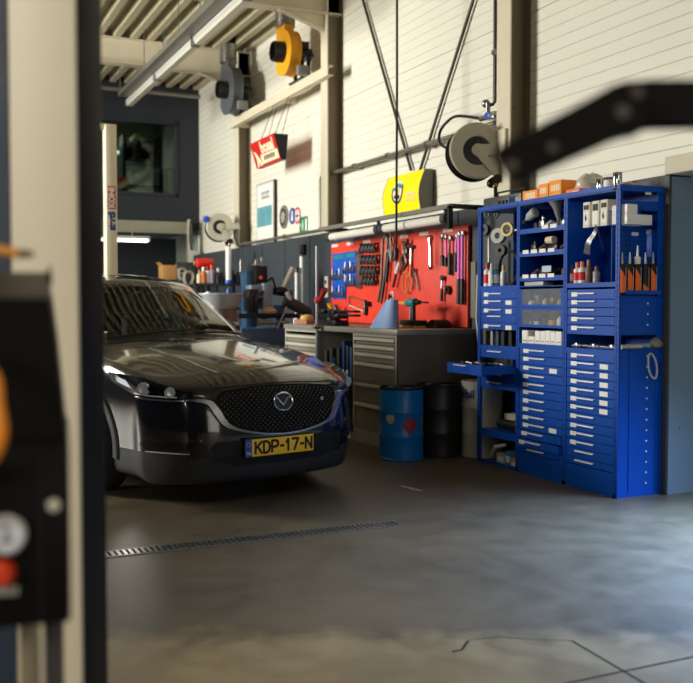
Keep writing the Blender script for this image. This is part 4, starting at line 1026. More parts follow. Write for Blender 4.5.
# near bay: pale document boxes hung high, foil strip, tins
yy = [587.5, 596.5, 605]
zt, zb = fz(596, 200), fz(596, 226)
m = MB(); m.box((CF + 0.012, b3[0] + 0.02, zb - 0.004), (CB - 0.01, b3[0] + 0.36, zb - 0.001)); m.build('hanging_shelf', CAB_BLUE, cab)
for k, u in enumerate(yy):
    y_ = on_x(u, 213, 4.31).y
    t = thing('file_box', 'cream upright file box in the near cabinet bay, %s of three' % ['left one', 'middle one', 'right one'][k], 'box', (4.4, y_, zb), 'cream file boxes in the near bay')
    m = MB(); m.box((4.30, y_ - 0.036, zb), (4.54, y_ + 0.036, zt), 0.003); m.build('body', mat('file_cream', (226, 220, 200), 0.6), t)
    m = MB(); m.box((4.299, y_ - 0.028, zb + (zt - zb) * (0.62 if k == 1 else 0.70)), (4.30, y_ + 0.028, zb + (zt - zb) * 0.88)); m.build('dark_band', KINK, t)
    m = MB(); m.box((4.298, y_ - 0.026, zb + 0.02), (4.30, y_ + 0.026, zb + (zt - zb) * 0.6)); m.build('label_card', PAPER, t)
    if k != 1: m = MB(); q = Vector((4.2975, y_ + 0.004, zb + 0.07)); m.mesh([q + Vector((0, a, b_)) for a, b_ in ((-0.012, -0.012), (0.0, 0.03), (0.012, 0.0), (0.004, -0.03))], [(0, 1, 2, 3)]); m.build('emblem', KINK, t)
m = MB(); p0, p1 = on_x(596, 226, 4.29), on_x(585, 254, 4.29)
pp = [p0 + (p1 - p0) * (k / 6) + Vector((0.012 * math.sin(k * 1.3), 0, 0)) for k in range(7)]
vs = []
for k, p in enumerate(pp): wd = 0.012 + 0.022 * k / 6; vs += [p + Vector((0, wd, 0.008)), p - Vector((0, wd, 0.008)), p + Vector((0.006, wd, 0.008)), p + Vector((0.006, -wd, -0.008))]
fs = []
for k in range(6):
    a = 4 * k; b_ = a + 4; fs += [(a, a + 1, b_ + 1, b_), (a + 2, b_ + 2, b_ + 3, a + 3), (a, b_, b_ + 2, a + 2), (a + 1, a + 3, b_ + 3, b_ + 1)]
m.mesh(vs, fs); tag(m.build('foil_strip', mat('silver_foil', (168, 172, 178), 0.25, metal=0.8)), 'hanging silver foil strip below the cream file boxes', 'foil strip')
m = MB(); m.tube(smooth_path([on_x(598, 227, 4.30), on_x(600, 238, 4.30), on_x(604, 250, 4.32)]), 0.004); tag(m.build('thin_lead', RUBBER), 'thin dark lead hanging beside the silver foil strip', 'cable')
GT = 'bottles on the near bay shelf'
zz = z3a + 0.001
for u, r, h, bm, cm, lab, lb, x in ((572, 0.019, 0.135, RED, GREEN, 'slim red tube bottle at the left of the near bay shelf', PAPER, 4.33), (577, 0.024, 0.15, WHITE, mat('cap_salmon', (236, 130, 96), 0.5), 'white bottle with a salmon pointed cap in the near bay, left one', RINK, 4.33), (582, 0.026, 0.155, WHITE, mat('cap_salmon', (236, 130, 96), 0.5), 'white bottle with a salmon pointed cap in the near bay, right one', RINK, 4.34), (588.5, 0.022, 0.165, mat('bottle_brown', (118, 96, 66), 0.45), CARD, 'brown bottle with a pointed cap in the near bay', None, 4.35), (596.5, 0.026, 0.115, mat('jar_clear', (150, 150, 140), 0.2), mat('cap_brown', (150, 70, 40), 0.5), 'small grey jar with a brown lid on the near bay shelf', None, 4.35)):
    y_ = on_x(u, 278, x).y
    bottle(lab, (x, y_, zz), r, h, bm, cm, GT, capr=0.5, lab=lb)
for k, (u, v, wd) in enumerate(((567.5, 204, 0.05), (567.5, 218, 0.05), (569, 243, 0.06))):
    c = on_x(u, v, 4.40); m = MB(); m.lathe([(0.022, -0.03), (0.03, -0.02), (0.03, 0.02), (0.012, 0.03)], (4.40, c.y, c.z), (1, 0.3, 0.1), 14)
    m.cyl((4.41, c.y, c.z + 0.02), (4.64, c.y, c.z + 0.02), 0.005)
    tag(m.build('hanging_part', STEEL), 'small steel part hung on the back of the near bay, %s' % ['highest one', 'second from the top', 'lowest one'][k], 'spare part', 'steel parts hung in the near bay')
for k, (u, v) in enumerate(((599, 254), (574, 261))):
    c = on_x(u, v, CB - 0.012); m = MB(); m.box((CB - 0.012, c.y - 0.035, c.z - 0.02), (CB - 0.007, c.y + 0.035, c.z + 0.02)); m.build('label_card', PAPER, cab)
m = MB()
zj = fz(588, 349) + 0.002
for k in range(7):
    y_ = b3[1] - 0.07 - k * 0.062; x_ = 4.31 + 0.02 * (k % 3)
    m.tube([(x_, y_ + 0.04, zj + 0.012), (x_ + 0.02, y_ - 0.05, zj + 0.014)], 0.011)
    if k % 3 == 0: m.box((x_, y_ - 0.02, zj), (x_ + 0.08, y_ + 0.02, zj + 0.035), 0.006)
tag(m.build('scrap_pieces', STEEL), 'heap of small steel odds and ends between the near bay drawers', 'odds and ends', kind='stuff')

# right-hand end: white box on the tray edge, paper, cartridges, pipe pieces, coiled lead
a0, a1 = on_y(621, 215, ey - 0.02), on_y(645, 215, ey - 0.02)
zt, zb = on_y(630, 205, ey).z, on_y(630, 225, ey).z
x0, x1 = on_y(619.5, 215, ey).x, on_y(646, 215, ey).x
t = thing('white_carton', 'white carton with a small blue print hanging at the right end of the blue cabinet', 'box', ((x0 + x1) / 2, ey, zb))
m = MB(); m.box((x0 + 0.012, ey - 0.06, zb), (x1, ey + 0.09, zb + (zt - zb) * 0.5), 0.003); m.box((x0 + 0.012, ey - 0.06, zb + (zt - zb) * 0.5), (x0 + 0.10, ey + 0.09, zt), 0.003); m.build('body', WHITE, t)
m = MB(); m.box((x0 + 0.13, ey + 0.03, zb + (zt - zb) * 0.45), (x1 - 0.02, ey + 0.036, zt - 0.01)); m.build('print', BLUE2, t)
m = MB(); m.box((CF + 0.06, ey + 0.03, ez(210) + 0.004), (CB - 0.16, ey + 0.2, ez(210) + 0.02), 0.003); tag(m.build('paper_stack', PAPER), 'thin stack of paper in the top tray at the right end of the cabinet', 'paper')
m = MB(); c = on_y(648, 193, ey); m.box((c.x - 0.025, ey - 0.004, c.z - 0.012), (c.x + 0.025, ey - 0.002, c.z + 0.012)); m.build('label_card', PAPER, cab)
for u, v in ((635, 234), (649.5, 232)):
    c = on_y(u, v, ey + 0.095); m = MB(); m.box((c.x - 0.028, ey + 0.092, c.z - 0.012), (c.x + 0.028, ey + 0.098, c.z + 0.012)); m.build('label_card', PAPER, cab)
m = MB(); zr_ = on_y(636, 293.5, ey - 0.02).z; m.box((CF + 0.036, ey - 0.045, zr_ - 0.006), (CB - 0.036, ey + 0.02, zr_)); m.box((CF + 0.036, ey - 0.048, zr_ - 0.006), (CB - 0.036, ey - 0.045, zr_ + 0.02)); m.box((CF + 0.036, ey + 0.02, zr_), (CB - 0.036, ey + 0.024, zr_ + 0.25)); m.build('cartridge_rack', CAB_BLUE, cab)
for k, u in enumerate((621.5, 630.2, 637, 646, 653)):
    u = (622, 629.8, 637.4, 645.2, 653)[k]
    x_ = on_y(u, 275, ey - 0.012).x
    zz = zr_ + 0.001; r = 0.0245; h = on_y(u, 265, ey - 0.012).z - zz
    tall = k == 2
    t = thing('sealant_cartridge', 'black and orange sealant cartridge in the rack, %s' % ['first from the left', 'second from the left', 'middle one with a white nozzle', 'second from the right', 'first from the right'][k], 'cartridge', (x_, ey - 0.012, zz), 'sealant cartridges in the rack')
    m = MB(); m.lathe([(r, 0), (r, h), (r * 0.9, h + 0.004), (r * 0.4, h + 0.008)], (x_, ey - 0.012, zz), (0, 0, 1), 20); m.build('tube', KINK, t)
    # slanted orange print wrapped on the front half
    m = MB(); vs = []; fs = []; n = 10
    for q in range(n + 1):
        a = R(200 + 140 * q / n); cxx, cyy = x_ + (r + 0.0008) * math.cos(a), ey - 0.012 + (r + 0.0008) * math.sin(a)
        top = h * (0.90 - 0.052 * q) if k != 3 else h * (0.34 - 0.025 * q)
        vs += [(cxx, cyy, zz + 0.005), (cxx, cyy, zz + top)]
    for q in range(n): fs.append((2 * q, 2 * q + 2, 2 * q + 3, 2 * q + 1))
    m.mesh(vs, fs); m.build('orange_print', ORANGE, t)
    m = MB(); vs = []; fs = []
    for q in range(4):
        a = R(292 + 22 * q / 3); cxx, cyy = x_ + (r + 0.0012) * math.cos(a), ey - 0.012 + (r + 0.0012) * math.sin(a); vs += [(cxx, cyy, zz + 0.004), (cxx, cyy, zz + h * 0.92)]
    for q in range(3): fs.append((2 * q, 2 * q + 2, 2 * q + 3, 2 * q + 1))
    m.mesh(vs, fs); m.build('white_band', PAPER, t)
    m = MB(); m.lathe([(0.008, h + 0.004), (0.009, h + 0.012), (0.003, h + (0.085 if k != 2 else 0.12))] if k != 2 else [(0.020, h + 0.006), (0.022, h + 0.05), (0.008, h + 0.06), (0.004, h + 0.13)], (x_, ey - 0.012, zz), (0, 0, 1), 12); m.build('nozzle', WHITE if k in (2, 3) else LGREY, t)
zz = ez(349)
m = MB(); m.box((CF + 0.036, ey - 0.03, ez(349) - 0.004), (CB - 0.01, ey + 0.30, ez(349))); m.build('end_shelf', CAB_BLUE, cab)
m = MB(); m.cyl((CF + 0.045, ey, zz + 0.016), (CF + 0.20, ey - 0.015, zz + 0.018), 0.015); tag(m.build('pipe_piece', LGREY), 'short pale pipe piece on the shelf at the right end of the cabinet, left one', 'pipe', 'pipe pieces at the cabinet end')
m = MB(); m.cyl((CF + 0.12, ey + 0.035, zz + 0.016), (CF + 0.30, ey + 0.02, zz + 0.02), 0.016); tag(m.build('pipe_piece', mat('pale_blue', (150, 190, 214), 0.4)), 'short pale blue pipe piece on the shelf at the right end of the cabinet', 'pipe', 'pipe pieces at the cabinet end')
m = MB(); blob(m, (CB - 0.035, ey + 0.0, zz + 0.034), 0.05, (0.9, 0.7, 0.75), 9, 0.4); tag(m.build('rag', mat('grey_rag', (132, 128, 118), 0.9), sharp=60), 'small grey rag on the shelf at the right end of the cabinet', 'rag')
cc = on_y(651, 352, ey - 0.045)
m = MB(); pts = [Vector((cc.x - 0.005 + 0.06 * math.sin(q / 20 * 2 * math.pi) * 0.6 + 0.09 * (q / 20 if q < 11 else (20 - q) / 20) , ey - 0.042, cc.z - 0.06 - 0.085 * (1 - math.cos(q / 20 * 2 * math.pi)) + 0.05)) for q in range(20)]
m.tube(pts, 0.007, 8, True); tag(m.build('coiled_lead', LGREY), 'grey loop of lead hanging over the lower right side panel', 'cable')
# ================================================================== WORKBENCH, TOOL BOARD, DRUMS
BF, BT, BY0, BY1 = 3.857, 1.075, 7.30, 10.05
BENCH = mat('worktop_grey', (150, 148, 138), 0.4, metal=0.3, var=0.1, scale=3)
t = thing('workbench', 'long grey workbench with drawers and a folder bay below the red tool board', 'workbench', ((BF + LX) / 2, (BY0 + BY1) / 2, 0))
m = MB(); m.box((BF - 0.012, BY0, BT - 0.05), (LX - 0.005, BY1, BT), 0.004); m.build('worktop', BENCH, t)
bench = t
def bz(u, v): return on_x(u, v, BF).z
yb0 = on_x(402, 400, BF).y; yb1 = on_x(353, 400, BF).y
PANEL = mat('bench_dark_panel', (104, 98, 88), 0.5, var=0.1)
m = MB(); m.box((BF, BY0 + 0.006, 0.06), (LX - 0.01, BY0 + 0.026, BT - 0.051)); m.box((BF, BY0, 0.0), (BF + 0.04, BY0 + 0.03, BT - 0.051)); m.box((LX - 0.05, BY0, 0.0), (LX - 0.01, BY0 + 0.03, BT - 0.051)); m.box((BF, BY0 + 0.002, BT - 0.10), (LX - 0.01, BY0 + 0.006, BT - 0.051)); m.build('end_panel', PANEL, t)
FR = mat('bench_frame_grey', (164, 160, 146), 0.45, var=0.06)
DF = mat('bench_drawer_grey', (124, 120, 108), 0.5, var=0.08)
def unit(y0, y1, u, tops, vbot, nm):
    m = MB()
    m.box((BF, y0, 0.05), (BF + 0.03, y0 + 0.03, BT - 0.052)); m.box((BF, y1 - 0.03, 0.05), (BF + 0.03, y1, BT - 0.052))
    m.box((BF + 0.02, y0, 0.05), (LX - 0.06, y0 + 0.01, BT - 0.052)); m.box((BF + 0.02, y1 - 0.01, 0.05), (LX - 0.06, y1, BT - 0.052))
    m.box((BF, y0 + 0.03, BT - 0.075), (BF + 0.02, y1 - 0.03, BT - 0.052)); m.box((BF, y0, 0.0), (BF + 0.02, y1, bz(u, vbot)))
    c = m.build('drawer_unit', FR, bench)
    zs = [bz(u, v) for v in tops] + [bz(u, vbot)]
    for a, b_ in zip(zs, zs[1:]):
        m = MB(); m.box((BF + 0.012, y0 + 0.034, b_ + 0.004), (BF + 0.03, y1 - 0.034, a - 0.002)); d = m.build('drawer', DF, c)
        m = MB(); m.prism([(BF + 0.012, a - 0.004), (BF - 0.012, a - 0.008), (BF - 0.014, a - 0.034), (BF - 0.004, a - 0.040), (BF + 0.012, a - 0.030)], y0 + 0.034, y1 - 0.034, 'y'); m.build('pull', mat('drawer_pull', (206, 202, 188), 0.35, metal=0.2, var=0.04), d)
    return c
unit(BY0 + 0.03, yb1, 377, [337.5, 345.5, 353.5, 363.5, 384.5, 405.5], 434, 'B')
ya1 = on_x(318, 340, BF).y
unit(ya1, BY1 - 0.02, 302, [334.5, 342.5, 351, 361, 380, 400], 425, 'A')
zsh = bz(335, 381)
m = MB(); m.box((BF + 0.02, yb1 + 0.002, zsh - 0.02), (LX - 0.06, ya1 - 0.002, zsh)); m.build('shelf', PANEL, t)
m = MB(); m.box((LX - 0.07, yb1, 0.05), (LX - 0.06, ya1, BT - 0.052)); m.build('back_panel', PANEL, t)
m = MB(); m.box((BF + 0.02, yb1 + 0.002, 0.0), (BF + 0.03, ya1 - 0.002, 0.06)); m.build('plinth', FR, t)
# folders in the open bay
for u, wd, h, mm, lab in ((321, 0.07, 0.31, BLACK, 'black folder in the bench bay, farthest left beside the drawers'), (325.5, 0.08, 0.29, mat('folder_charcoal', (50, 50, 50), 0.6), 'charcoal folder in the bench bay, second from the left'), (331, 0.08, 0.32, mat('folder_charcoal', (50, 50, 50), 0.6), 'charcoal folder in the bench bay, left of the small blue one'), (334.2, 0.035, 0.23, mat('folder_blue', (30, 72, 140), 0.55), 'small blue folder in the bench bay between two charcoal ones'), (338, 0.07, 0.33, mat('folder_charcoal', (50, 50, 50), 0.6), 'charcoal folder in the bench bay, right of the small blue one'), (343.2, 0.055, 0.40, mat('folder_blue2', (34, 66, 132), 0.55), 'tall dark blue folder in the bench bay'), (347.2, 0.06, 0.36, mat('folder_slate', (54, 60, 70), 0.55), 'slate grey folder in the bench bay right of the tall blue one'), (350.8, 0.045, 0.35, mat('folder_sky', (52, 108, 160), 0.55), 'sky blue folder in the bench bay, farthest right')):
    y_ = on_x(u, 365, BF + 0.05).y
    t = thing('folder', lab, 'folder', (BF + 0.2, y_, zsh), 'folders in the bench bay')
    m = MB(); m.box((BF + 0.05, y_ - wd / 2, zsh + 0.001), (BF + 0.056, y_ + wd / 2, zsh + h)); m.box((BF + 0.05, y_ - wd / 2, zsh + 0.001), (BF + 0.34, y_ - wd / 2 + 0.004, zsh + h)); m.box((BF + 0.05, y_ + wd / 2 - 0.004, zsh + 0.001), (BF + 0.34, y_ + wd / 2, zsh + h)); m.build('cover', mm, t)
    m = MB(); m.box((BF + 0.06, y_ - wd / 2 + 0.006, zsh + 0.004), (BF + 0.33, y_ + wd / 2 - 0.006, zsh + h - 0.02)); m.build('pages', PAPER, t)
    if u in (343.2, 347.2): m = MB(); m.box((BF + 0.049, y_ - wd * 0.3, zsh + 0.03), (BF + 0.05, y_ + wd * 0.3, zsh + 0.12)); m.build('label_card', PAPER, t)

# red tool board
XB = 4.62
by0, by1 = 7.40, 10.47
zbt, zbb = 2.02, BT + 0.012
RBD = mat('red_board_paint', (224, 62, 42), 0.5, var=0.16, scale=7)
t = thing('tool_board', 'large red tool board on the slate wall behind the workbench', 'board', (XB, (by0 + by1) / 2, zbb))
m = MB(); m.box((XB, by0, zbb), (XB + 0.03, by1, zbt), 0.003); m.build('panel', RBD, t)
for u in (335, 350, 367, 389, 404, 424, 448):
    c = on_x(u, 232 + (395 - u) * 0.1 + 3, XB); 
    y_ = c.y; m = MB(); m.box((XB - 0.002, y_ - 0.09, zbt - 0.045), (XB, y_ + 0.09, zbt - 0.012)); m.build('label_card', mat('card_cream', (228, 214, 196), 0.6), t)
for q in range(6):                            # fixing screws
    y_ = by0 + 0.05 + (by1 - by0 - 0.1) * q / 5
    for zz in (zbb + 0.04, zbt - 0.06): m = MB(); m.lathe([(0.009, 0), (0.006, 0.004)], (XB, y_, zz), (-1, 0, 0), 8); m.build('screw', ZINC, t)

XT = XB - 0.02
def tb(u, v, dx=0.0): return on_x(u, v, XT - dx)
def tool(name, label, cat, u, v, group=None): return thing(name, label, cat, tb(u, v), group)
def peg(t, u, v):
    p = tb(u, v); m = MB(); m.cyl((XB, p.y, p.z), (XB - 0.05, p.y, p.z), 0.005, n=8); m.build('hook', ZINC, t)
# blue pouches
for (q, lab, uv, band) in ((0, 'large blue tool pouch with dark pockets on the red board, farthest left', ((332, 254), (345, 251), (345, 299), (332.5, 299)), 0), (1, 'smaller blue tool pouch with a teal tag on the red board, beside the long spanners', ((344.5, 252), (355.5, 250), (355.5, 287), (345, 286)), 1)):
    P = [tb(u, v) for u, v in uv]
    t = thing('tool_pouch', lab, 'pouch', (XT, (P[0].y + P[1].y) / 2, P[2].z), 'blue tool pouches')
    ya, yb_, z1, z0 = P[1].y, P[0].y, P[0].z, P[3].z
    m = MB(); m.box((XT, ya, z0), (XB - 0.001, yb_, z1), 0.006); m.build('back', BLUE2, t)
    for k in range(2):
        zz = z1 - (z1 - z0) * (0.45 + 0.38 * k)
        m = MB(); m.box((XT - 0.018, ya + 0.012, zz - 0.07), (XT, yb_ - 0.012, zz), 0.006); m.build('pocket', mat('pouch_navy', (24, 44, 86), 0.6), t)
        for e in range(4):
            yy = ya + 0.04 + (yb_ - ya - 0.08) * e / 3
            m = MB(); m.cyl((XT - 0.009, yy, zz - 0.02), (XT - 0.009, yy + 0.008, zz + 0.045 + 0.02 * (e % 2)), 0.010, 0.007, 8); m.build('bit_holder', STEEL if e % 2 else BLACK, t)
    m = MB(); m.box((XT - 0.001, ya + 0.04, z1 - 0.07), (XT, yb_ - 0.04, z1 - 0.02)); m.build('tag', TEAL, t)
# row of long spanners
for k in range(4):
    u = 356.8 + k * 1.3
    p0, p1 = tb(u, 253), tb(u + 0.3, 287)
    t = thing('ring_spanner', 'long grey ring spanner on the red board beside the pouches, %s' % ['first from left', 'second from left', 'third from left', 'fourth from left'][k], 'spanner', p1, 'long ring spanners')
    m = MB(); m.box((XT - 0.004, p0.y - 0.010, p1.z), (XT + 0.003, p0.y + 0.010, p0.z), 0.002); m.build('shank', STEEL, t)
    for zz in (p0.z, p1.z): m = MB(); m.lathe([(0.009, -0.006), (0.018, -0.006), (0.018, 0.006), (0.009, 0.006), (0.009, -0.006)], (XT, p0.y, zz), (1, 0, 0), 16, cap=False); m.build('ring_end', STEEL, t)
    peg(t, u, 253)
# four rows of black sockets / holders
for r_, (v, u0, u1, n) in enumerate(((248.5, 363, 376, 5), (260, 364, 378, 5), (271, 363.5, 377, 5), (281, 365, 375.5, 4))):
    for k in range(n):
        u = u0 + (u1 - u0) * k / (n - 1); p = tb(u, v)
        t = thing('black_pliers', 'black pliers hung in the %s row of the red board, %s from left' % (['top', 'second', 'third', 'bottom'][r_], ['first', 'second', 'third', 'fourth', 'fifth'][k]), 'pliers', (XT, p.y, p.z - 0.05), 'rows of black pliers on the board')
        m = MB(); m.tube([(XT - 0.02, p.y + 0.028, p.z - 0.045), (XT - 0.03, p.y + 0.022, p.z), (XT - 0.025, p.y, p.z + 0.03)], [0.020, 0.023, 0.016], 8); m.build('grip', BLACK, t)
        m = MB(); m.tube([(XT - 0.02, p.y - 0.028, p.z - 0.040), (XT - 0.03, p.y - 0.022, p.z), (XT - 0.025, p.y, p.z + 0.03)], [0.020, 0.023, 0.016], 8); m.build('grip', BLACK, t)
        m = MB(); m.box((XT - 0.040, p.y - 0.026, p.z + 0.012), (XT - 0.012, p.y + 0.026, p.z + 0.055), 0.008); m.build('jaw', BLACKM, t)
    m = MB(); pa, pb = tb(u0 - 1.5, v), tb(u1 + 1.5, v); m.box((XB - 0.012, pb.y, pa.z + 0.028), (XB - 0.001, pa.y, pa.z + 0.045)); m.build('holder_bar', BLACKM, bpy.data.objects['tool_board'])
# hacksaw
p = tb(357, 308); ya, yb_ = tb(366, 308).y, tb(349, 297).y
z1, z0 = tb(352, 296).z, tb(352, 305).z
t = thing('hacksaw', 'hacksaw with a dark grip hung at the lower left of the red board', 'saw', (XT, (ya + yb_) / 2, z0 - 0.08))
m = MB(); m.tube([(XT, yb_, z0), (XT, yb_ - 0.01, z1), (XT, ya + 0.03, z1 - 0.06), (XT, ya + 0.02, z0 - 0.06)], 0.009); m.build('bow', STEEL, t)
m = MB(); m.box((XT - 0.002, ya + 0.02, z0 - 0.075), (XT + 0.001, ya + 0.022, z0 - 0.06)); m.mesh([(XT, yb_, z0 + 0.006), (XT, yb_, z0 - 0.010), (XT, ya + 0.03, z0 - 0.085), (XT, ya + 0.03, z0 - 0.068)], [(0, 1, 2, 3)]); m.build('blade', LGREY, t)
m = MB(); m.tube([(XT, ya + 0.03, z1 - 0.05), (XT - 0.005, ya + 0.005, z0 - 0.02), (XT, ya + 0.015, z0 - 0.11)], [0.018, 0.026, 0.022], 10); m.build('grip', BLACK, t)
m = MB(); c = tb(369, 304); m.cyl((XB, c.y, c.z), (XB - 0.05, c.y, c.z), 0.03, n=12); m.cyl((XB - 0.05, c.y, c.z), (XB - 0.07, c.y, c.z), 0.016, n=10); tag(m.build('round_holder', BLACK), 'small black round holder on the red board right of the hacksaw', 'holder')
# hanging straps, pliers, cords
def strand(name, label, cat, uvs, r, mm, group=None, dx=0.02, n=8):
    m = MB(); m.tube(smooth_path([tb(u, v, dx) for u, v in uvs], 5), r, n); return tag(m.build(name, mm), label, cat, group)
OLD = mat('aged_steel', (84, 78, 72), 0.45, metal=0.6, var=0.3)
for k, (uvs, r, mm, lab) in enumerate((
    (((383, 238), (382, 262), (381, 285), (378, 302)), 0.015, OLD, 'long aged pry bar on the red board, leftmost of the hanging bars'),
    (((388, 233), (386, 262), (383, 288), (381, 303)), 0.015, OLD, 'long aged pry bar on the red board, second of the hanging bars'),
    (((391, 238), (388, 262), (386, 282)), 0.016, BLACKM, 'dark pry bar on the red board, third of the hanging bars'))):
    strand('pry_bar', lab, 'bar', uvs, r, mm, 'hanging pry bars')
for k, (uvs, mm, lab) in enumerate(((((384, 238), (386, 228), (390, 236), (391, 262), (389, 250), (385, 255)), LGREY, 'pale looped cord hanging among the bars on the red board'), (((391, 240), (395, 256), (391, 262), (394, 244)), mat('cord_brown', (110, 70, 50), 0.8), 'brown looped cord hanging beside the pale one on the red board'))):
    strand('cord', lab, 'cord', uvs, 0.008, mm, 'cords on the red board', 0.045)
# grease gun style pliers with white head
t = tool('long_pliers', 'long pliers with a white head and black grip in the middle of the red board', 'pliers', 396, 285)
m = MB(); m.tube([tb(400, 262, .02), tb(396.5, 273, .02)], [0.02, 0.028], 10); m.build('head', WHITE, t)
m = MB(); m.tube([tb(396.5, 273, .02), tb(393, 287, .02)], 0.014, 8); m.build('grip', BLACK, t)
m = MB(); m.tube([tb(396.5, 240, .02), tb(396, 255, .02), tb(395, 272, .02)], 0.008, 8); m.build('rod', LGREY, t)
for k, (uvs, r, lab) in enumerate(((((403, 242), (407, 252), (402, 258), (404, 266)), 0.02, 'dark chain wrench on the red board, left one'), (((408, 240), (404, 250), (407, 262), (403, 270)), 0.018, 'dark chain wrench on the red board, right one'))):
    strand('chain_wrench', lab, 'wrench', uvs, r, OLD, 'chain wrenches on the red board', 0.03)
m = MB(); m.tube([tb(406 + 3.2 * math.sin(q * 0.7854 * 1), 283 - 10.5 * math.cos(q * 0.7854), 0.02) for q in range(8)], 0.008, 8, True); tag(m.build('looped_cord', mat('cord_mustard', (176, 140, 40), 0.7)), 'mustard loop of cord hanging below the dark chain wrenches', 'cord')
# screwdriver-hammer with orange grip
t = tool('hammer', 'steel hammer with an orange grip hung on the red board', 'hammer', 411, 277)
m = MB(); m.tube([tb(411.3, 246), tb(410.8, 266)], 0.011); m.build('shaft', STEEL, t)
m = MB(); m.tube([tb(410.8, 264), tb(410.5, 277)], [0.016, 0.02], 10); m.build('grip', ORANGE, t)
m = MB(); c = tb(411.6, 247); m.cyl(c + Vector((0, 0.06, 0.0)), c + Vector((0, -0.05, 0.0)), 0.018); m.build('head', OLD, t)
t = tool('plier', 'open dark pliers hung below the orange-gripped hammer', 'pliers', 415, 288)
m = MB(); m.tube([tb(414.5, 270), tb(414, 278), tb(412, 289.5)], 0.009); m.build('handle', OLD, t)
m = MB(); m.tube([tb(414.5, 270), tb(416.5, 278), tb(418.5, 290)], 0.009); m.build('handle', OLD, t)
m = MB(); c = tb(414.7, 270); m.cyl(c, c + Vector((-0.02, 0, 0)), 0.02); m.build('pivot', OLD, t)
# combination spanner
def spanner(label, u0, v0, u1, v1, mm, r=0.013, grp=None):
    t = tool('combination_spanner', label, 'spanner', u1, v1, grp); p0, p1 = tb(u0, v0), tb(u1, v1)
    m = MB(); m.tube([p0, p1], [r, r * 0.9], 8); m.build('shank', mm, t)
    m = MB(); m.lathe([(0.014, -0.01), (0.030, -0.01), (0.030, 0.01), (0.014, 0.01), (0.014, -0.01)], p0, (1, 0, 0), 16, cap=False); m.build('ring_end', mm, t)
    m = MB(); n = (p1 - p0).normalized(); m.mesh([], []) ; 
    for s_ in (-1, 1): m.tube([p1, p1 + Vector((0, 0.018 * s_, -0.01)), p1 + Vector((0, 0.014 * s_, -0.035))], 0.008, 6)
    m.build('open_end', mm, t); peg(t, u0, v0 - 1)
    return t
spanner('single chrome combination spanner hung alone on the red board', 429.5, 238, 430.5, 266, CHROME)
# torque wrenches: purple and chrome bars with black grips
PURP = mat('purple_bar', (226, 130, 214), 0.3, metal=0.2, var=0.05)
for k, (u0, v0, u1, v1, g, lab) in enumerate(((442, 236, 442.5, 266, 0.36, 'short chrome ratchet with a black grip, leftmost of the torque wrenches'), (445.8, 237, 446.3, 266, 0.3, 'short ratchet with a black grip, second of the torque wrenches'), (450, 238, 449.6, 275, 0.6, 'ratchet with a thick black grip, third of the torque wrenches'), (456.5, 236, 455.5, 272, 0.55, 'mid length torque wrench with a black grip, fourth from the left'), (459, 234, 458.6, 304, 0.36, 'long torque wrench with a black grip, fifth from the left'), (462.5, 233, 462, 304.5, 0.36, 'long torque wrench with a black grip, rightmost at the board edge'))):
    t = tool('torque_wrench', lab, 'wrench', u1, v1, 'torque wrenches on the red board')
    p0, p1 = tb(u0, v0, 0.01), tb(u1, v1, 0.01); q = p0 + (p1 - p0) * (1 - g)
    m = MB(); m.tube([p0, q], 0.012 if k < 4 else 0.016, 10); m.build('bar', CHROME if k in (0, 2) else PURP, t)
    m = MB(); m.tube([q, q + (p1 - q) * 0.1, p1], [0.016, 0.021, 0.020], 10); m.build('grip', BLACK, t)
    m = MB(); m.lathe([(0.012, -0.018), (0.027, -0.014), (0.027, 0.012), (0.012, 0.018)], p0, (1, 0, 0), 14); m.build('head', STEEL, t)
t = tool('ratchet', 'small ratchet with a black grip on the lower right of the red board', 'ratchet', 441.5, 302)
p0, p1, q = tb(442, 278, .01), tb(441.5, 301, .01), tb(441.8, 289, .01)
m = MB(); m.tube([p0, q], 0.011); m.build('bar', CHROME, t); m = MB(); m.tube([q, p1], [0.014, 0.017], 10); m.build('grip', BLACK, t); m = MB(); m.lathe([(0.02, -0.015), (0.03, 0), (0.02, 0.015)], p0, (1, 0, 0), 14); m.build('head', STEEL, t); peg(t, 442, 277.5)
c = tb(448, 290); m = MB(); m.lathe([(0.018, -0.012), (0.042, -0.012), (0.042, 0.012), (0.018, 0.012), (0.018, -0.012)], c, (1, 0, 0), 20, cap=False); m.cyl((XB, c.y, c.z + 0.018), (XB - 0.04, c.y, c.z + 0.018), 0.004); tag(m.build('cable_ring', BLACKM), 'dark metal ring hung beside the small ratchet on the red board', 'ring')
t = thing('side_strip', 'pale upright strip on the slate wall right of the red board', 'strip', on_x(473, 318, LX - 0.01))
ya, yb_ = on_x(476, 290, LX - 0.005).y, on_x(470.5, 290, LX - 0.005).y
m = MB(); m.box((LX - 0.012, ya, on_x(473, 318, LX).z), (LX - 0.001, yb_, on_x(473, 262, LX).z)); m.build('strip', mat('strip_grey', (116, 112, 104), 0.5), t)
c = on_x(328, 287, LX - 0.02)
t = thing('wall_socket', 'pale wall socket box on the slate wall left of the red board', 'socket', c)
m = MB(); m.box((LX - 0.05, c.y - 0.05, c.z - 0.13), (LX - 0.001, c.y + 0.05, c.z + 0.13), 0.01); m.build('box', LGREY, t)
m = MB(); m.lathe([(0.03, 0), (0.026, 0.006)], (LX - 0.05, c.y, c.z + 0.06), (-1, 0, 0), 14); m.build('outlet', DGREY, t); m = MB(); m.lathe([(0.03, 0), (0.026, 0.006)], (LX - 0.05, c.y, c.z - 0.06), (-1, 0, 0), 14); m.build('outlet', DGREY, t)

# ---- on the worktop
XW = 4.15
def wt(u, v, x=XW): return on_x(u, v, x)
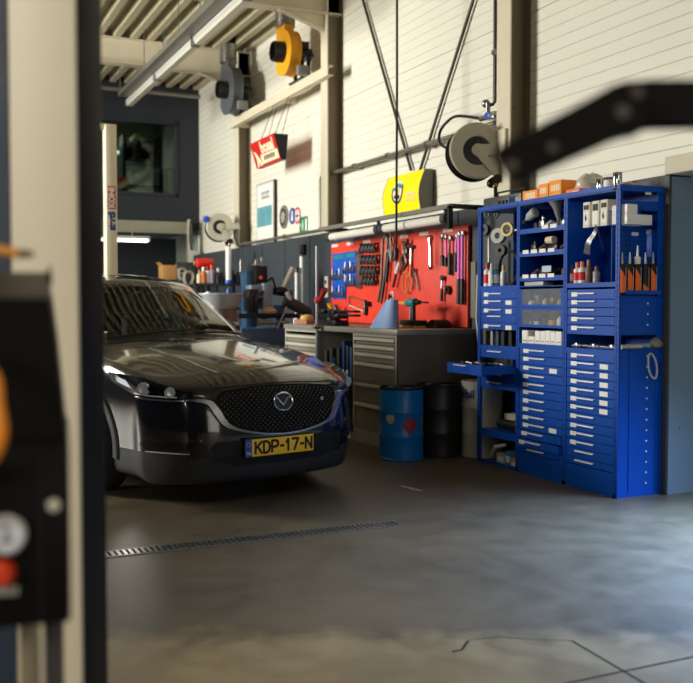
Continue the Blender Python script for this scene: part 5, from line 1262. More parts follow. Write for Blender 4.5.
# pale blue cone-like sheet stand
c0, c1 = on_x(373, 326, 4.05), on_x(396, 328, 4.05)
zt = on_x(391, 300, 4.05).z
t = thing('blue_funnel', 'pale blue slanted funnel standing on the workbench beside the drill', 'funnel', (4.05, (c0.y + c1.y) / 2, BT))
m = MB(); vs = []; fs = []; n = 24
for lv in range(7):
    s_ = lv / 6
    yl = c0.y + (on_x(388.5, 302, 4.05).y - c0.y) * s_; yr = c1.y; rr = 0.10 - 0.05 * s_
    for k in range(n):
        a = 2 * math.pi * k / n
        vs.append((4.05 + rr * math.sin(a), (yl + yr) / 2 + (yl - yr) / 2 * math.cos(a), BT + (zt - BT) * s_ + 0.0005))
for lv in range(6):
    for k in range(n): fs.append((lv * n + k, lv * n + (k + 1) % n, (lv + 1) * n + (k + 1) % n, (lv + 1) * n + k))
fs += [tuple(range(n))[::-1]]
m.mesh(vs, fs); m.build('body', mat('pale_blue_sheet', (134, 164, 214), 0.55, var=0.04), t)
m = MB(); p = Vector((4.05, (on_x(388.5, 302, 4.05).y + c1.y) / 2, zt)); m.tube([p + Vector((0, 0.03 * math.sin(q * 0.785), 0.03 - 0.045 * math.cos(q * 0.785))) for q in range(8)], 0.008, 8, True); m.build('white_loop', WHITE, t)
m = MB(); m.tube([(4.05, on_x(389.5, 302, 4.05).y, zt), (4.03, on_x(391, 302, 4.05).y, zt + 0.045), (4.05, on_x(393, 302, 4.05).y, zt + 0.01)], 0.01); m.build('bristles', BLACK, t)
# cordless drill
d = lambda u, v: on_x(u, v, 4.34)
t = thing('cordless_drill', 'teal and black cordless drill standing on its yellow-edged base on the workbench', 'drill', (4.34, d(413, 325).y, BT))
m = MB(); m.tube([d(407, 303.5), d(410, 302.5), d(415.5, 302)], [0.030, 0.040, 0.036], 14); m.ball(d(412, 302.5), 0.042, 14, 9); m.build('motor_housing', TEAL, t)
m = MB(); m.tube([d(415, 302), d(420, 302.3)], [0.026, 0.02], 12); m.tube([d(420, 302.3), d(428, 302.6)], 0.008, 8); m.build('chuck', BLACKM, t)
m = MB(); m.tube([d(399, 303), d(403, 303), d(407, 303.2)], [0.015, 0.018, 0.022], 10); m.build('rear_cap', mat('drill_orange', (230, 150, 60), 0.5), t)
m = MB(); m.tube([d(413, 306), d(413.5, 314), d(413, 321)], [0.026, 0.022, 0.026], 10); m.build('grip', BLACK, t)
m = MB(); m.tube([d(410.6, 306), d(410.2, 314), d(410.0, 321)], 0.009, 8); m.build('grip_stripe', LGREY, t)
yb2, ya2 = d(406, 325).y, d(421, 325).y; ya2 = max(ya2, BY0 + 0.04)
m = MB(); m.box((4.27, ya2, BT + 0.02), (4.41, yb2, d(413, 320).z), 0.012); m.build('battery', BLACK, t)
m = MB(); m.box((4.265, ya2, BT + 0.0005), (4.415, yb2, BT + 0.022), 0.004); m.build('base', mat('drill_yellow', (222, 178, 30), 0.5), t)
# dark pouch at the right
c = on_x(438, 324, 4.45)
m = MB(); m.prism([(c.y - 0.09, BT + 0.0005), (c.y + 0.13, BT + 0.0005), (c.y + 0.12, BT + 0.04), (c.y + 0.03, BT + 0.085), (c.y - 0.06, BT + 0.065)], 4.38, 4.56, 'x')
m.bm.verts.ensure_lookup_table(); bmesh.ops.bevel(m.bm, geom=m.bm.edges[:], offset=0.014, segments=2, affect='EDGES')
tag(m.build('tool_bag', BLACK), 'small black tool bag on the right end of the workbench', 'bag')
# vice
v0 = lambda u, v: on_x(u, v, 4.0)
t = thing('bench_vice', 'black bench vice with a long bar near the left end of the workbench', 'vice', (4.0, v0(335, 327).y, BT))
m = MB(); m.box((3.92, v0(342, 327).y, BT + 0.0005), (4.08, v0(324, 327).y, BT + 0.06), 0.012); m.cyl((4.0, v0(333, 320).y, BT + 0.06), (4.0, v0(333, 320).y, BT + 0.09), 0.075); m.build('base', BLACKM, t)
m = MB(); m.box((3.93, v0(343, 318).y, BT + 0.075), (4.07, v0(325, 315).y, BT + 0.13), 0.02); m.box((3.92, v0(330, 312).y, BT + 0.12), (4.08, v0(323, 312).y, BT + 0.17), 0.02); m.build('body', BLACKM, t)
m = MB(); m.box((3.92, v0(340, 312).y, BT + 0.11), (4.08, v0(334, 312).y, BT + 0.16), 0.015); m.build('jaw', BLACKM, t)
for dz in (0.10, 0.14): m = MB(); m.box((3.95, v0(358, 317).y, BT + dz), (4.03, v0(342, 317).y, BT + dz + 0.022), 0.004); m.build('slide_bar', BLACKM, t)
m = MB(); m.tube(arc((3.98, v0(329, 312).y, BT + 0.13), 0.06, 0, 200, 12), 0.010); m.build('handle', BLACKM, t)
# yellow clamp, carton and yellow roll
c = on_x(330, 308, 4.5)
t = thing('yellow_clamp', 'yellow gloved clamp against the red board behind the vice', 'clamp', (4.5, c.y, BT))
m = MB(); m.prism([(c.y - 0.02, BT + 0.0005), (c.y + 0.05, BT + 0.0005), (c.y + 0.055, on_x(329, 303, 4.5).z), (c.y + 0.02, on_x(330, 308, 4.5).z), (c.y - 0.02, on_x(332, 303.5, 4.5).z), (c.y - 0.03, BT + 0.13)], 4.49, 4.52, 'x'); m.build('jaw', YELLOW, t)
m = MB(); m.tube([on_x(335, 306, 4.5), on_x(337, 312, 4.5), (4.5, on_x(337.5, 320, 4.5).y, BT + 0.015)], [0.03, 0.035, 0.02], 10); m.build('grip', DGREY, t)
c0, c1 = on_x(289, 327, 4.0), on_x(309, 327, 4.0)
ycar0, ycar1 = max(c1.y, 9.5), min(on_x(289, 327, 4.0).y, BY1 - 0.01)
cm = on_x(296, 327, 4.0).y
zt = on_x(300, 319.5, 4.0).z
t = thing('carton', 'small brown carton with a white label at the left end of the workbench', 'box', (4.0, (ycar0 + ycar1) / 2, BT))
m = MB(); m.box((3.97, ycar0, BT + 0.0005), (4.15, ycar1, zt), 0.003); m.build('body', mat('carton_brown', (150, 104, 74), 0.8), t)
m = MB(); m.box((3.968, cm, BT + 0.002), (3.97, ycar1 - 0.002, zt + 0.012)); m.build('label_card', PAPER, t)
m = MB(); m.lathe([(0.02, -0.05), (0.10, -0.05), (0.10, 0.05), (0.02, 0.05)], (4.06, (ycar0 + cm) / 2 + 0.08, zt + 0.0405), (0.1, -0.2, 1), 24)
m = MB(); yc_ = (ycar0 + ycar1) / 2 + 0.02; m.lathe([(0.001, 0), (0.07, 0), (0.075, 0.02), (0.06, 0.045), (0.001, 0.06)], (4.06, yc_, zt + 0.0005), (0, 0, 1), 20); tag(m.build('bread_roll', mat('tan_yellow', (206, 168, 92), 0.7, var=0.15)), 'round tan yellow pad on the brown carton at the left bench end', 'pad')
# upright pipe with red clamp in front of the bench
p0 = on_x(316.8, 245, 3.79); p1 = on_x(316.8, 352, 3.79)
t = thing('clamp_stand', 'thin pale upright pole with a red clamp in front of the workbench', 'pole', (3.79, p0.y, 0))
m = MB(); m.cyl((3.79, p0.y, 0.012), (3.79, p0.y, on_x(316.8, 246, 3.79).z), 0.015); m.build('pole', mat('pole_pale', (150, 162, 172), 0.4, metal=0.3), t)
m = MB(); m.lathe([(0.08, 0), (0.08, 0.008), (0.03, 0.014)], (3.79, p0.y, 0), (0, 0, 1), 24); m.build('foot', DGREY, t)
m = MB(); m.tube([on_x(317, 301, 3.79), on_x(321, 298, 3.79), on_x(325, 289.5, 3.79)], [0.028, 0.022, 0.034], 10); m.build('clamp', mat('clamp_red', (150, 30, 28), 0.5), t)
m = MB(); m.cyl((3.79, p0.y, on_x(317, 303, 3.79).z), (3.79, p0.y, on_x(317, 297, 3.79).z), 0.03); m.build('collar', mat('clamp_red', (150, 30, 28), 0.5), t)
m = MB(); m.lathe([(0.03, 0), (0.045, 0.02), (0.03, 0.05)], (3.79, p0.y, BT - 0.03), (0, 0, 1), 12); m.build('joint', ZINC, t)

# ---- drums
def drum(label, c, r, h, col, topm, group):
    t = thing('oil_drum', label, 'drum', (c[0], c[1], 0), group)
    pr = [(r * 0.97, 0), (r, 0.006), (r, 0.014), (r * 0.975, 0.02)]
    for f in (0.335, 0.665):
        pr += [(r * 0.975, h * f - 0.022), (r * 1.0, h * f - 0.010), (r * 1.005, h * f), (r * 1.0, h * f + 0.010), (r * 0.975, h * f + 0.022)]
    pr += [(r * 0.975, h - 0.03), (r * 0.985, h - 0.016)]
    m = MB(); m.lathe(pr, (c[0], c[1], 0), (0, 0, 1), 40); m.build('barrel', col, t)
    m = MB(); m.lathe([(r * 0.985, h - 0.017), (r * 1.0, h - 0.012), (r * 1.0, h), (r * 0.965, h), (r * 0.96, h - 0.014), (0.002, h - 0.012)], (c[0], c[1], 0), (0, 0, 1), 40); m.build('lid', topm, t)
    a = math.atan2(-c[1], -c[0])
    for da in (0.5, -2.3):
        m = MB(); m.lathe([(0.028, h - 0.012), (0.028, h - 0.002), (0.02, h)], (c[0] + r * 0.62 * math.cos(a + da), c[1] + r * 0.62 * math.sin(a + da), 0), (0, 0, 1), 12); m.build('bung', ZINC, t)
    return t
def patch(t, name, c, r, ang0, ang1, z0, z1, mm, shape='rect', off=0.0015):
    """thin sticker bent round a drum; angles in radians about the drum axis"""
    vs = []; fs = []; n = 10
    for i in range(n + 1):
        for j in range(n + 1):
            s_, q = i / n * 2 - 1, j / n * 2 - 1
            if shape == 'diamond': s_, q = (s_ + q) / 2, (q - s_) / 2
            if shape == 'round': k = max(abs(s_), abs(q)) / max(1e-6, math.hypot(s_, q)); s_, q = s_ * k, q * k
            a = (ang0 + ang1) / 2 + (ang1 - ang0) / 2 * s_
            vs.append((c[0] + (r + off) * math.cos(a), c[1] + (r + off) * math.sin(a), (z0 + z1) / 2 + (z1 - z0) / 2 * q))
    for i in range(n):
        for j in range(n): fs.append((i * (n + 1) + j, (i + 1) * (n + 1) + j, (i + 1) * (n + 1) + j + 1, i * (n + 1) + j + 1))
    return MB().mesh(vs, fs).build(name, mm, t)
GD = 'oil drums at the bench end'
DR = 0.190; DH = 0.605
cb = (3.755, 7.05)
t = drum('blue oil drum with a red diamond sticker in front of the workbench end', cb, DR, DH, mat('drum_blue', (0, 112, 192), 0.35, var=0.15, scale=3), BLACKM, GD)
av = math.atan2(-cb[1], -cb[0])
patch(t, 'hazard_diamond', cb, DR * 0.975, av + 0.02, av + 0.78, 0.215, 0.375, mat('diamond_red', (150, 30, 34), 0.5), 'diamond')
patch(t, 'sticker', cb, DR * 0.975, av - 0.72, av - 0.30, 0.31, 0.40, mat('worn_sticker', (176, 164, 128), 0.7, var=0.3, scale=30), 'round')
patch(t, 'sticker', cb, DR * 0.975, av + 0.95, av + 1.35, 0.26, 0.39, mat('faded_green', (84, 120, 112), 0.6), 'diamond')
ck = (4.137, 7.085)
drum('black oil drum between the blue drum and the grey drum', ck, DR, DH + 0.01, mat('drum_black', (20, 20, 21), 0.45, var=0.25), BLACKM, GD)
GREYDRUM = mat('drum_grey', (200, 197, 184), 0.4, var=0.08)
cg = (4.452, 6.885)
t = drum('pale grey oil drum with blue lettering behind the left end of the blue cabinet', cg, 0.18, 0.645, GREYDRUM, GREYDRUM, GD)
av = math.atan2(-cg[1], -cg[0])
patch(t, 'label', cg, 0.18 * 0.975, av - 0.2, av + 0.55, 0.25, 0.40, mat('drum_label', (206, 200, 178), 0.6))
# lettering bent round the drum
lt = text('Mobil', 'lettering', 0.10, (0, 0, 0), (1, 0, 0), (0, 1, 0), BINK, None, 0.0005, 0.002)
for v in lt.data.vertices:
    a = av - 1.0 + v.co.x / 0.18; v.co = Vector(((0.1775 + v.co.z) * math.cos(a), (0.1775 + v.co.z) * math.sin(a), v.co.y + 0.535))
lt.parent = t
# pump pipe standing in the grey drum
p0 = Vector((4.40, 6.82, 0.64)); p1 = on_x(478.5, 262, 4.55)
m = MB(); m.tube([(4.43, 6.83, 0.646), (4.46, on_x(477, 320, 4.46).y, on_x(477, 320, 4.46).z), (4.5, on_x(478, 275, 4.5).y, on_x(478, 275, 4.5).z)], 0.017, 10); m.cyl((4.43, 6.83, 0.645), (4.43, 6.83, 0.68), 0.03)
tag(m.build('pump_pipe', ZINC), 'long grey pump pipe standing up out of the pale grey drum', 'pipe')
# long rule-like sign board lying between board and column
# ================================================================== FAR END OF THE BAY: LIFT POST, MACHINES, SHELVES, OFFICE
def pbox(mb, u0, v0, u1, v1, y, dy, bev=0.01, zmin=None):
    a, b_ = on_y(u0, v0, y), on_y(u1, v1, y)
    z0 = b_.z if zmin is None else zmin
    return mb.box((a.x, y, z0), (b_.x, y + dy, a.z), bev)
LP = mat('lift_post_cream', (232, 224, 196), 0.4, var=0.04)
Y = 11.1
a, b_ = on_y(105, 124, Y), on_y(116.5, 124, Y)
t = thing('lift_post', 'slim cream lift post with red and blue lettering standing behind the car', 'lift post', ((a.x + b_.x) / 2, Y + 0.1, 0))
m = MB(); m.box((a.x, Y, 0.02), (b_.x, Y + 0.20, a.z), 0.012); m.build('column', LP, t)
m = MB(); m.box((a.x - 0.10, Y - 0.1, 0), (b_.x + 0.12, Y + 0.4, 0.02)); m.build('base_plate', DGREY, t)
m = MB(); m.box((a.x - 0.06, Y + 0.03, a.z - 0.05), (b_.x + 0.006, Y + 0.17, a.z + 0.012), 0.006); m.build('cap', LP, t)
z1, z0 = on_y(110, 186, Y).z, on_y(110, 209, Y).z; xm = (a.x + b_.x) / 2 + 0.005
m = MB(); m.box((xm - 0.045, Y - 0.002, z0), (xm + 0.045, Y, z1)); m.build('red_plate', RINK, t)
text('KONI', 'lettering', 0.085, (xm, Y - 0.003, (z0 + z1) / 2), (0, 0, 1), (-1, 0, 0), WHITE, t, 0.0006, 0.006, 1.1)
zz = on_y(110, 221, Y).z
text('stertil', 'lettering', 0.115, (xm, Y - 0.001, zz), (0, 0, 1), (-1, 0, 0), BINK, t, 0.0006, 0.006, 0.78)
# far shelf with a carton and cable loops
Y = 16.0
a, b_ = on_y(158, 279.5, Y), on_y(206, 279.5, Y)
t = thing('far_shelf', 'dark shelf table at the far wall carrying the open brown carton', 'shelf', ((a.x + b_.x) / 2, Y + 0.2, 0))
m = MB(); m.box((a.x, Y, a.z - 0.05), (b_.x, Y + 0.45, a.z), 0.004); m.build('board', BLACKM, t)
for xx in (a.x + 0.03, b_.x - 0.03):
    for yy in (Y + 0.03, Y + 0.42): m = MB(); m.box((xx - 0.02, yy - 0.02, 0), (xx + 0.02, yy + 0.02, a.z - 0.05)); m.build('leg', BLACKM, t)
p0, p1 = on_y(162, 264, Y + 0.1), on_y(178, 279, Y + 0.1)
t = thing('carton', 'open brown carton with raised flaps on the dark far shelf', 'box', ((p0.x + p1.x) / 2, Y + 0.2, a.z))
m = MB(); m.box((p0.x, Y + 0.05, a.z), (p1.x, Y + 0.35, p0.z - 0.02), 0.003); m.build('body', CARD, t)
for sg, xx in ((-1, p0.x), (1, p1.x)):
    m = MB(); m.mesh([(xx, Y + 0.05, p0.z - 0.02), (xx, Y + 0.35, p0.z - 0.02), (xx + sg * 0.05, Y + 0.35, p0.z + 0.03), (xx + sg * 0.05, Y + 0.05, p0.z + 0.03), (xx - sg * 0.004, Y + 0.05, p0.z - 0.02), (xx - sg * 0.004, Y + 0.35, p0.z - 0.02), (xx + sg * 0.046, Y + 0.35, p0.z + 0.03), (xx + sg * 0.046, Y + 0.05, p0.z + 0.03)], [(0, 1, 2, 3), (7, 6, 5, 4), (0, 4, 5, 1), (1, 5, 6, 2), (2, 6, 7, 3), (3, 7, 4, 0)]); m.build('flap', CARD, t)
# cable post beside the beam
Y = 16.75
a, b_ = on_y(189, 219, Y), on_y(196.5, 219, Y)
t = thing('service_post', 'cream service post with cables under the far corner of the mezzanine', 'post', ((a.x + b_.x) / 2, Y + 0.1, 0))
b_.x = min(b_.x, LX - 0.03); m = MB(); m.box((a.x, Y, 0), (b_.x, Y + 0.15, a.z), 0.01); m.build('post', mat('post_cream', (176, 172, 152), 0.5), t)
m = MB(); q = on_y(194, 256, Y - 0.06); m.box((q.x - 0.06, Y - 0.07, q.z - 0.14), (q.x + 0.09, Y, q.z + 0.1), 0.01); m.build('junction_box', LGREY, t)
m = MB(); m.tube(smooth_path([on_y(195.5, 215, Y - 0.05), on_y(191, 222, Y - 0.05), on_y(190, 240, Y - 0.05), on_y(193, 254, Y - 0.05)]), 0.018); m.build('cable', BLACK, t)
Y = 15.2
for k, (u, v, r_, lab) in enumerate(((183, 274, 0.09, 'pale coil of cable hanging left of the red canister, left one'), (189.5, 279, 0.12, 'pale coil of cable hanging left of the red canister, right one'))):
    Y = 15.2 - 0.2 * k; c = on_y(u, v, Y)
    m = MB(); pts = []
    for q in range(40):
        a_ = q * 2 * math.pi / 13; pts.append((c.x + r_ * 0.6 * math.cos(a_) + 0.01 * math.sin(q), Y + 0.004 * q, c.z + r_ * (1 + 0.08 * math.sin(q * 0.7)) * math.sin(a_)))
    m.tube(pts, 0.014, 7); m.cyl((c.x, Y, c.z + r_ * 0.9), (c.x, 15.56, c.z + r_ * 0.9), 0.01)
    tag(m.build('cable_coil', mat('cable_pale', (158, 150, 132), 0.6)), lab, 'cable coil', 'pale cable coils')
Y = 15.2
t = thing('coil_stand', 'dark upright stand behind the pale cable coils', 'stand', (on_y(187, 300, Y).x, Y + 0.36, 0))
a, b_ = on_y(177, 262, Y + 0.36), on_y(194, 262, Y + 0.36)
m = MB(); m.box((a.x, Y + 0.34, 0), (b_.x, Y + 0.40, a.z), 0.004); m.build('panel', DGREY, t)
# bottle rack along the wall below the far reel
Y = 13.2
ra, rb = on_y(195, 283, Y), on_y(243, 283, Y)
rb.x = min(rb.x, LX - 0.02)
t = thing('bottle_rack', 'dark steel rack of bottles and tools behind the grey basin', 'rack', ((ra.x + rb.x) / 2, Y + 0.2, 0))
for z_ in (ra.z, ra.z - 0.35, ra.z - 0.8): m = MB(); m.box((ra.x, Y, z_ - 0.03), (rb.x, Y + 0.4, z_), 0.003); m.build('shelf', DGREY, t)
for xx in (ra.x + 0.02, rb.x - 0.02):
    for yy in (Y + 0.02, Y + 0.38): m = MB(); m.box((xx - 0.02, yy - 0.02, 0), (xx + 0.02, yy + 0.02, ra.z)); m.build('post', DGREY, t)
rackz = ra.z
BG = 'bottles on the dark rack'
for k, (u, v1, r_, bm, cm, lab) in enumerate(((203.5, 267, 0.05, mat('bottle_orange', (220, 120, 50), 0.45), WHITE, 'orange bottle on the dark rack below the red canister'), (207.5, 266, 0.04, WHITE, RED, 'white bottle with a red cap on the dark rack below the canister'), (211.5, 265, 0.045, mat('bottle_lilac', (170, 156, 196), 0.45), ORANGE, 'lilac bottle on the dark rack below the right end of the canister'), (199.5, 270, 0.04, mat('bottle_sand', (200, 184, 150), 0.45), CARD, 'sand coloured bottle at the left end of the dark rack'), (218, 268, 0.045, mat('bottle_black', (30, 28, 30), 0.4), WHITE, 'black bottle with a white cap on the dark rack'), (222, 272, 0.04, BLACK, BLACK, 'plain black bottle on the dark rack left of the white tube'), (233, 270, 0.045, BLACK, DGREY, 'black bottle on the dark rack right of the white tube'), (237.5, 272, 0.04, mat('bottle_navy', (24, 40, 80), 0.4), BLACK, 'navy bottle at the right end of the dark rack'))):
    c = on_y(u, 283, Y + 0.12)
    bottle(lab, (c.x, Y + 0.12, rackz), r_, on_y(u, v1, Y + 0.12).z - rackz, bm, cm, BG)
p0, p1 = on_y(196, 263, Y + 0.26), on_y(214, 263, Y + 0.26)
t = thing('red_canister', 'red horizontal canister on a bracket above the dark bottle rack', 'canister', ((p0.x + p1.x) / 2, Y + 0.26, p0.z - 0.07))
m = MB(); m.lathe([(0.03, 0), (0.065, 0.015), (0.07, 0.03), (0.07, p1.x - p0.x - 0.03), (0.065, p1.x - p0.x - 0.015), (0.03, p1.x - p0.x)], (p0.x, Y + 0.26, p0.z), (1, 0, 0), 20); m.build('body', mat('canister_red', (226, 36, 30), 0.4), t)
m = MB(); m.box((p0.x + 0.04, Y + 0.24, rackz), (p0.x + 0.07, Y + 0.28, p0.z - 0.06)); m.box((p1.x - 0.07, Y + 0.24, rackz), (p1.x - 0.04, Y + 0.28, p0.z - 0.06)); m.build('bracket', DGREY, t)
m = MB(); m.cyl((p0.x - 0.03, Y + 0.26, p0.z), (p0.x, Y + 0.26, p0.z), 0.03); m.build('cap', CARD, t)
# white tube hanging below the far reel
c0, c1 = on_y(228.5, 250, 13.3), on_y(228.5, 282, 13.3)
t = thing('white_tube', 'thick white upright tube standing on the dark rack below the far hose reel', 'tube', (c0.x, 13.3, rackz))
m = MB(); m.lathe([(0.044, 0), (0.044, c0.z - rackz), (0.03, c0.z - rackz + 0.04)], (c0.x, 13.3, rackz + 0.001), (0, 0, 1), 18); m.build('tube', WHITE, t)
m = MB(); m.lathe([(0.06, 0), (0.06, 0.05)], (c0.x, 13.3, rackz + 0.001), (0, 0, 1), 18); m.build('collar', BLUE2, t)

# grey basin on a brown drum
Y = 10.6
c = on_y(220, 296, Y); r_ = (on_y(243, 296, Y).x - on_y(197, 296, Y).x) / 2
zt = on_y(220, 293, Y - r_).z; zb_ = on_y(220, 309, Y).z
t = thing('waste_basin', 'wide grey steel basin on a brown drum behind the car bonnet', 'basin', (c.x, Y, 0))
m = MB(); m.lathe([(r_ * 0.62, zb_), (r_ * 0.80, zb_ + (zt - zb_) * 0.3), (r_ * 0.95, zt - 0.03), (r_, zt - 0.012), (r_, zt), (r_ * 0.93, zt), (r_ * 0.78, zb_ + 0.06), (0.01, zb_ + 0.03)], (c.x, Y, 0), (0, 0, 1), 40); m.build('basin', mat('basin_grey', (176, 180, 184), 0.35, metal=0.15), t)
m = MB(); rr = (on_y(237, 320, Y).x - on_y(205, 320, Y).x) / 2
m.lathe([(rr, 0), (rr, zb_ * 0.33), (rr + 0.012, zb_ * 0.34), (rr, zb_ * 0.35), (rr, zb_ * 0.66), (rr + 0.012, zb_ * 0.67), (rr, zb_ * 0.68), (rr, zb_ - 0.004)], (c.x, Y, 0), (0, 0, 1), 36); m.build('drum', mat('brown_drum', (112, 88, 82), 0.5, var=0.15), t)
for k, (du, mm, hh, lab) in enumerate(((-12, WHITE, 0.05, 'small white cup on the rim of the grey basin'), (9, mat('part_blue', (30, 76, 150), 0.4), 0.10, 'small blue spray head in the grey basin, in front of the bottles'))):
    q = on_y(220 + du, 293, Y - 0.02); x_ = q.x; rz0 = zb_ + 0.06 + 0.02
    m = MB(); m.lathe([(0.03, 0), (0.034, (zt - rz0) + hh * 0.5), (0.016, (zt - rz0) + hh)], (x_, Y - 0.02, rz0 - 0.03), (0, 0, 1), 14)
    tag(m.build('small_cup' if k == 0 else 'blue_sprayer', mm), lab, 'cup' if k == 0 else 'spray')

# slate-blue tyre changer
Y = 10.75
c = on_y(262, 320, Y)
t = thing('tyre_changer', 'slate blue tyre changing machine with arms and hoses between the grey basin and the bench', 'machine', (c.x, Y + 0.2, 0))
def part(name, mm, *boxes):
    for bx in boxes:
        m = MB(); pbox(m, *bx); m.build(name, mm, t)
DY = Y
part('column', MACH_BLUE, (245.5, 270, 257, 345, Y + 0.25, 0.20, 0.02, 0.42))
part('cabinet', MACH_BLUE, (241, 328, 289, 400, Y, 0.55, 0.03, 0.0))
m = MB(); pbox(m, 243, 333, 252, 350, Y - 0.004, 0.01, 0.003); m.build('panel', mat('slate_light', (96, 112, 130), 0.4), t)
part('head', BLACKM, (255.5, 265, 268, 284, Y + 0.1, 0.22, 0.02))
m = MB(); q = on_y(261, 277.5, Y + 0.095); m.lathe([(0.022, 0), (0.02, 0.012)], (q.x, Y + 0.10, q.z), (0, -1, 0), 14); m.build('knob', ORANGE, t)
part('control_box', mat('slate_grey', (122, 140, 158), 0.4), (251, 285, 264, 298, Y + 0.05, 0.2, 0.01), (263.5, 283, 273, 309, Y + 0.02, 0.2, 0.01))
part('motor_box', BLACK, (248.5, 289, 259, 311, Y, 0.2, 0.012))
for u0, v0, v1, r_ in ((241, 259, 268, 0.022), (256, 259, 268, 0.024), (261.5, 256.5, 266, 0.022)):
    p, q = on_y(u0, v0, Y + 0.3), on_y(u0, v1 + 4, Y + 0.3)
    m = MB(); m.lathe([(r_, 0), (r_, (p - q).length * 0.75), (r_ * 0.5, (p - q).length)], q, p - q, 14); m.build('air_cylinder', STEEL, t)
m = MB(); m.cyl(on_y(251, 266.5, Y + 0.3), on_y(262, 266, Y + 0.3), 0.03); m.build('cross_tube', STEEL, t)
m = MB(); m.tube(smooth_path([on_y(263, 291, Y), on_y(257, 298, Y - 0.02), on_y(256, 310, Y - 0.02), on_y(262, 318, Y), on_y(270, 317, Y)]), 0.014); m.build('hose', RUBBER, t)
m = MB(); m.tube(smooth_path([on_y(268, 281, Y + 0.1), on_y(272, 278, Y + 0.1), on_y(274, 283, Y + 0.1), on_y(276, 290, Y + 0.1)]), 0.014); m.build('hose', RUBBER, t)
m = MB(); m.tube([on_y(283, 288, Y + 0.1), on_y(293, 268, Y + 0.1)], 0.034, 12); m.build('lever', mat('lever_pale', (188, 184, 168), 0.4), t)
m = MB(); m.ball(on_y(281, 291, Y + 0.1), 0.075, 14, 9, (1.2, 0.8, 0.8)); m.cyl(on_y(272, 291, Y + 0.15), on_y(292, 294, Y + 0.1), 0.045); m.build('joint', BLACKM, t)
m = MB(); m.tube([on_y(285, 300, Y + 0.05), on_y(300, 308, Y + 0.05), on_y(310, 313, Y + 0.05)], [0.075, 0.07, 0.05], 14); m.build('press_arm', DGREY, t)
m = MB(); m.cyl(on_y(287, 292, Y), on_y(290, 300, Y), 0.03); m.build('roller', LGREY, t)
m = MB(); pbox(m, 240, 313.5, 300, 318, Y - 0.02, 0.1, 0.006); m.build('bed_bar', BLACKM, t)
m = MB(); p, q = on_y(258, 322.5, Y - 0.05), on_y(288.5, 323, Y - 0.05); m.cyl(p, q, 0.026); m.build('bed_tube', ZINC, t)
m = MB(); q = on_y(269, 311, Y - 0.03); m.lathe([(0.09, -0.02), (0.10, 0), (0.06, 0.035), (0.02, 0.05)], q, (0, 0, 1), 18); m.build('centring_cone', WOOD, t)
m = MB(); m.tube([on_y(287, 307, Y - 0.1), on_y(277, 329, Y - 0.1)], 0.012); m.build('pry_lever', STEEL, t)
m = MB(); m.mesh([], []); pbox(m, 275.5, 305, 285, 328, Y + 0.15, 0.15, 0.01); m.build('support', MACH_BLUE, t)
# three white upright tubes by the wall with a black clamp head
for k, (u0, u1, v0, v1, mm, lab) in enumerate(((295, 298.5, 270, 306, WHITE, 'short white upright tube by the slate wall, left of three'), (299.8, 304.2, 254, 308, WHITE, 'tall thick white upright tube by the slate wall, middle of three'), (306.8, 309.2, 262, 313, LGREY, 'thin pale upright tube by the slate wall, right of three'))):
    Y = 11.5; p, q = on_y((u0 + u1) / 2, v0, Y), on_y((u0 + u1) / 2, v1, Y); r_ = (on_y(u1, v0, Y).x - on_y(u0, v0, Y).x) / 2
    t = thing('upright_tube', lab, 'tube', (p.x, Y, 0), 'upright tubes by the slate wall')
    m = MB(); m.cyl((p.x, Y, 0.0), (p.x, Y, p.z), r_); m.build('tube', mm, t)
    m = MB(); m.lathe([(r_ * 1.12, 0), (r_ * 1.12, 0.05), (r_ * 0.8, 0.07)], (p.x, Y, p.z - 0.03), (0, 0, 1), 14); m.build('cap', DGREY, t)
Y = 11.35
c = on_y(306, 250, Y)
t = thing('hung_clamp', 'black clamp and hose bundle hanging above the white upright tubes', 'clamp', (c.x, Y, on_y(306, 264, Y).z))
m = MB(); pbox(m, 302.5, 244, 308, 255, Y, 0.12, 0.02); m.build('body', BLACKM, t)
m = MB(); m.tube(smooth_path([on_y(307, 241, Y), on_y(311, 246, Y), on_y(310, 256, Y), on_y(307, 264, Y)]), 0.025); m.build('hose', RUBBER, t)
m = MB(); p = on_y(304, 244, Y); m.cyl((p.x, Y + 0.05, p.z - 0.02), (LX, Y + 0.05, p.z - 0.02), 0.02); m.build('bracket', ZINC, t)
# red fire hose style pull on the lining
# ---- behind the office window
Y = 18.2
t = thing('tyre_rack', 'dark rack of tyres seen through the office window', 'rack', (on_y(146, 190, Y).x, Y, 2.72))
a, b_ = on_y(124, 140, Y), on_y(160, 140, Y)
for z_ in (on_y(140, 185, Y).z, on_y(140, 160, Y).z): m = MB(); m.box((a.x, Y, z_ - 0.04), (b_.x, Y + 0.5, z_)); m.build('shelf', BLACKM, t)
for xx in (a.x, b_.x): m = MB(); m.box((xx - 0.025, Y, 2.72), (xx + 0.025, Y + 0.5, on_y(140, 136, Y).z)); m.build('post', BLACKM, t)
for k, (u, lab) in enumerate(((130, 'left'), (141, 'middle'), (152, 'right'))):
    z_ = on_y(140, 160, Y).z; c = on_y(u, 150, Y)
    m = MB(); m.lathe([(0.12, -0.06), (0.19, -0.07), (0.215, -0.04), (0.215, 0.04), (0.19, 0.07), (0.12, 0.06), (0.12, -0.06)], (c.x - 0.03, Y + 0.25, z_ + 0.216), (0.9, -0.45, 0), 32, cap=False)
    tag(m.build('spare_tyre', RUBBER), 'black car tyre standing on the rack behind the office window, %s one' % lab, 'tyre', 'tyres behind the office window')
a, b_ = on_y(116, 176, 17.6), on_y(129, 188, 17.6)
t = thing('orange_crate', 'orange red crate on a stand behind the lower left of the office window', 'crate', ((a.x + b_.x) / 2, 17.7, 2.72))
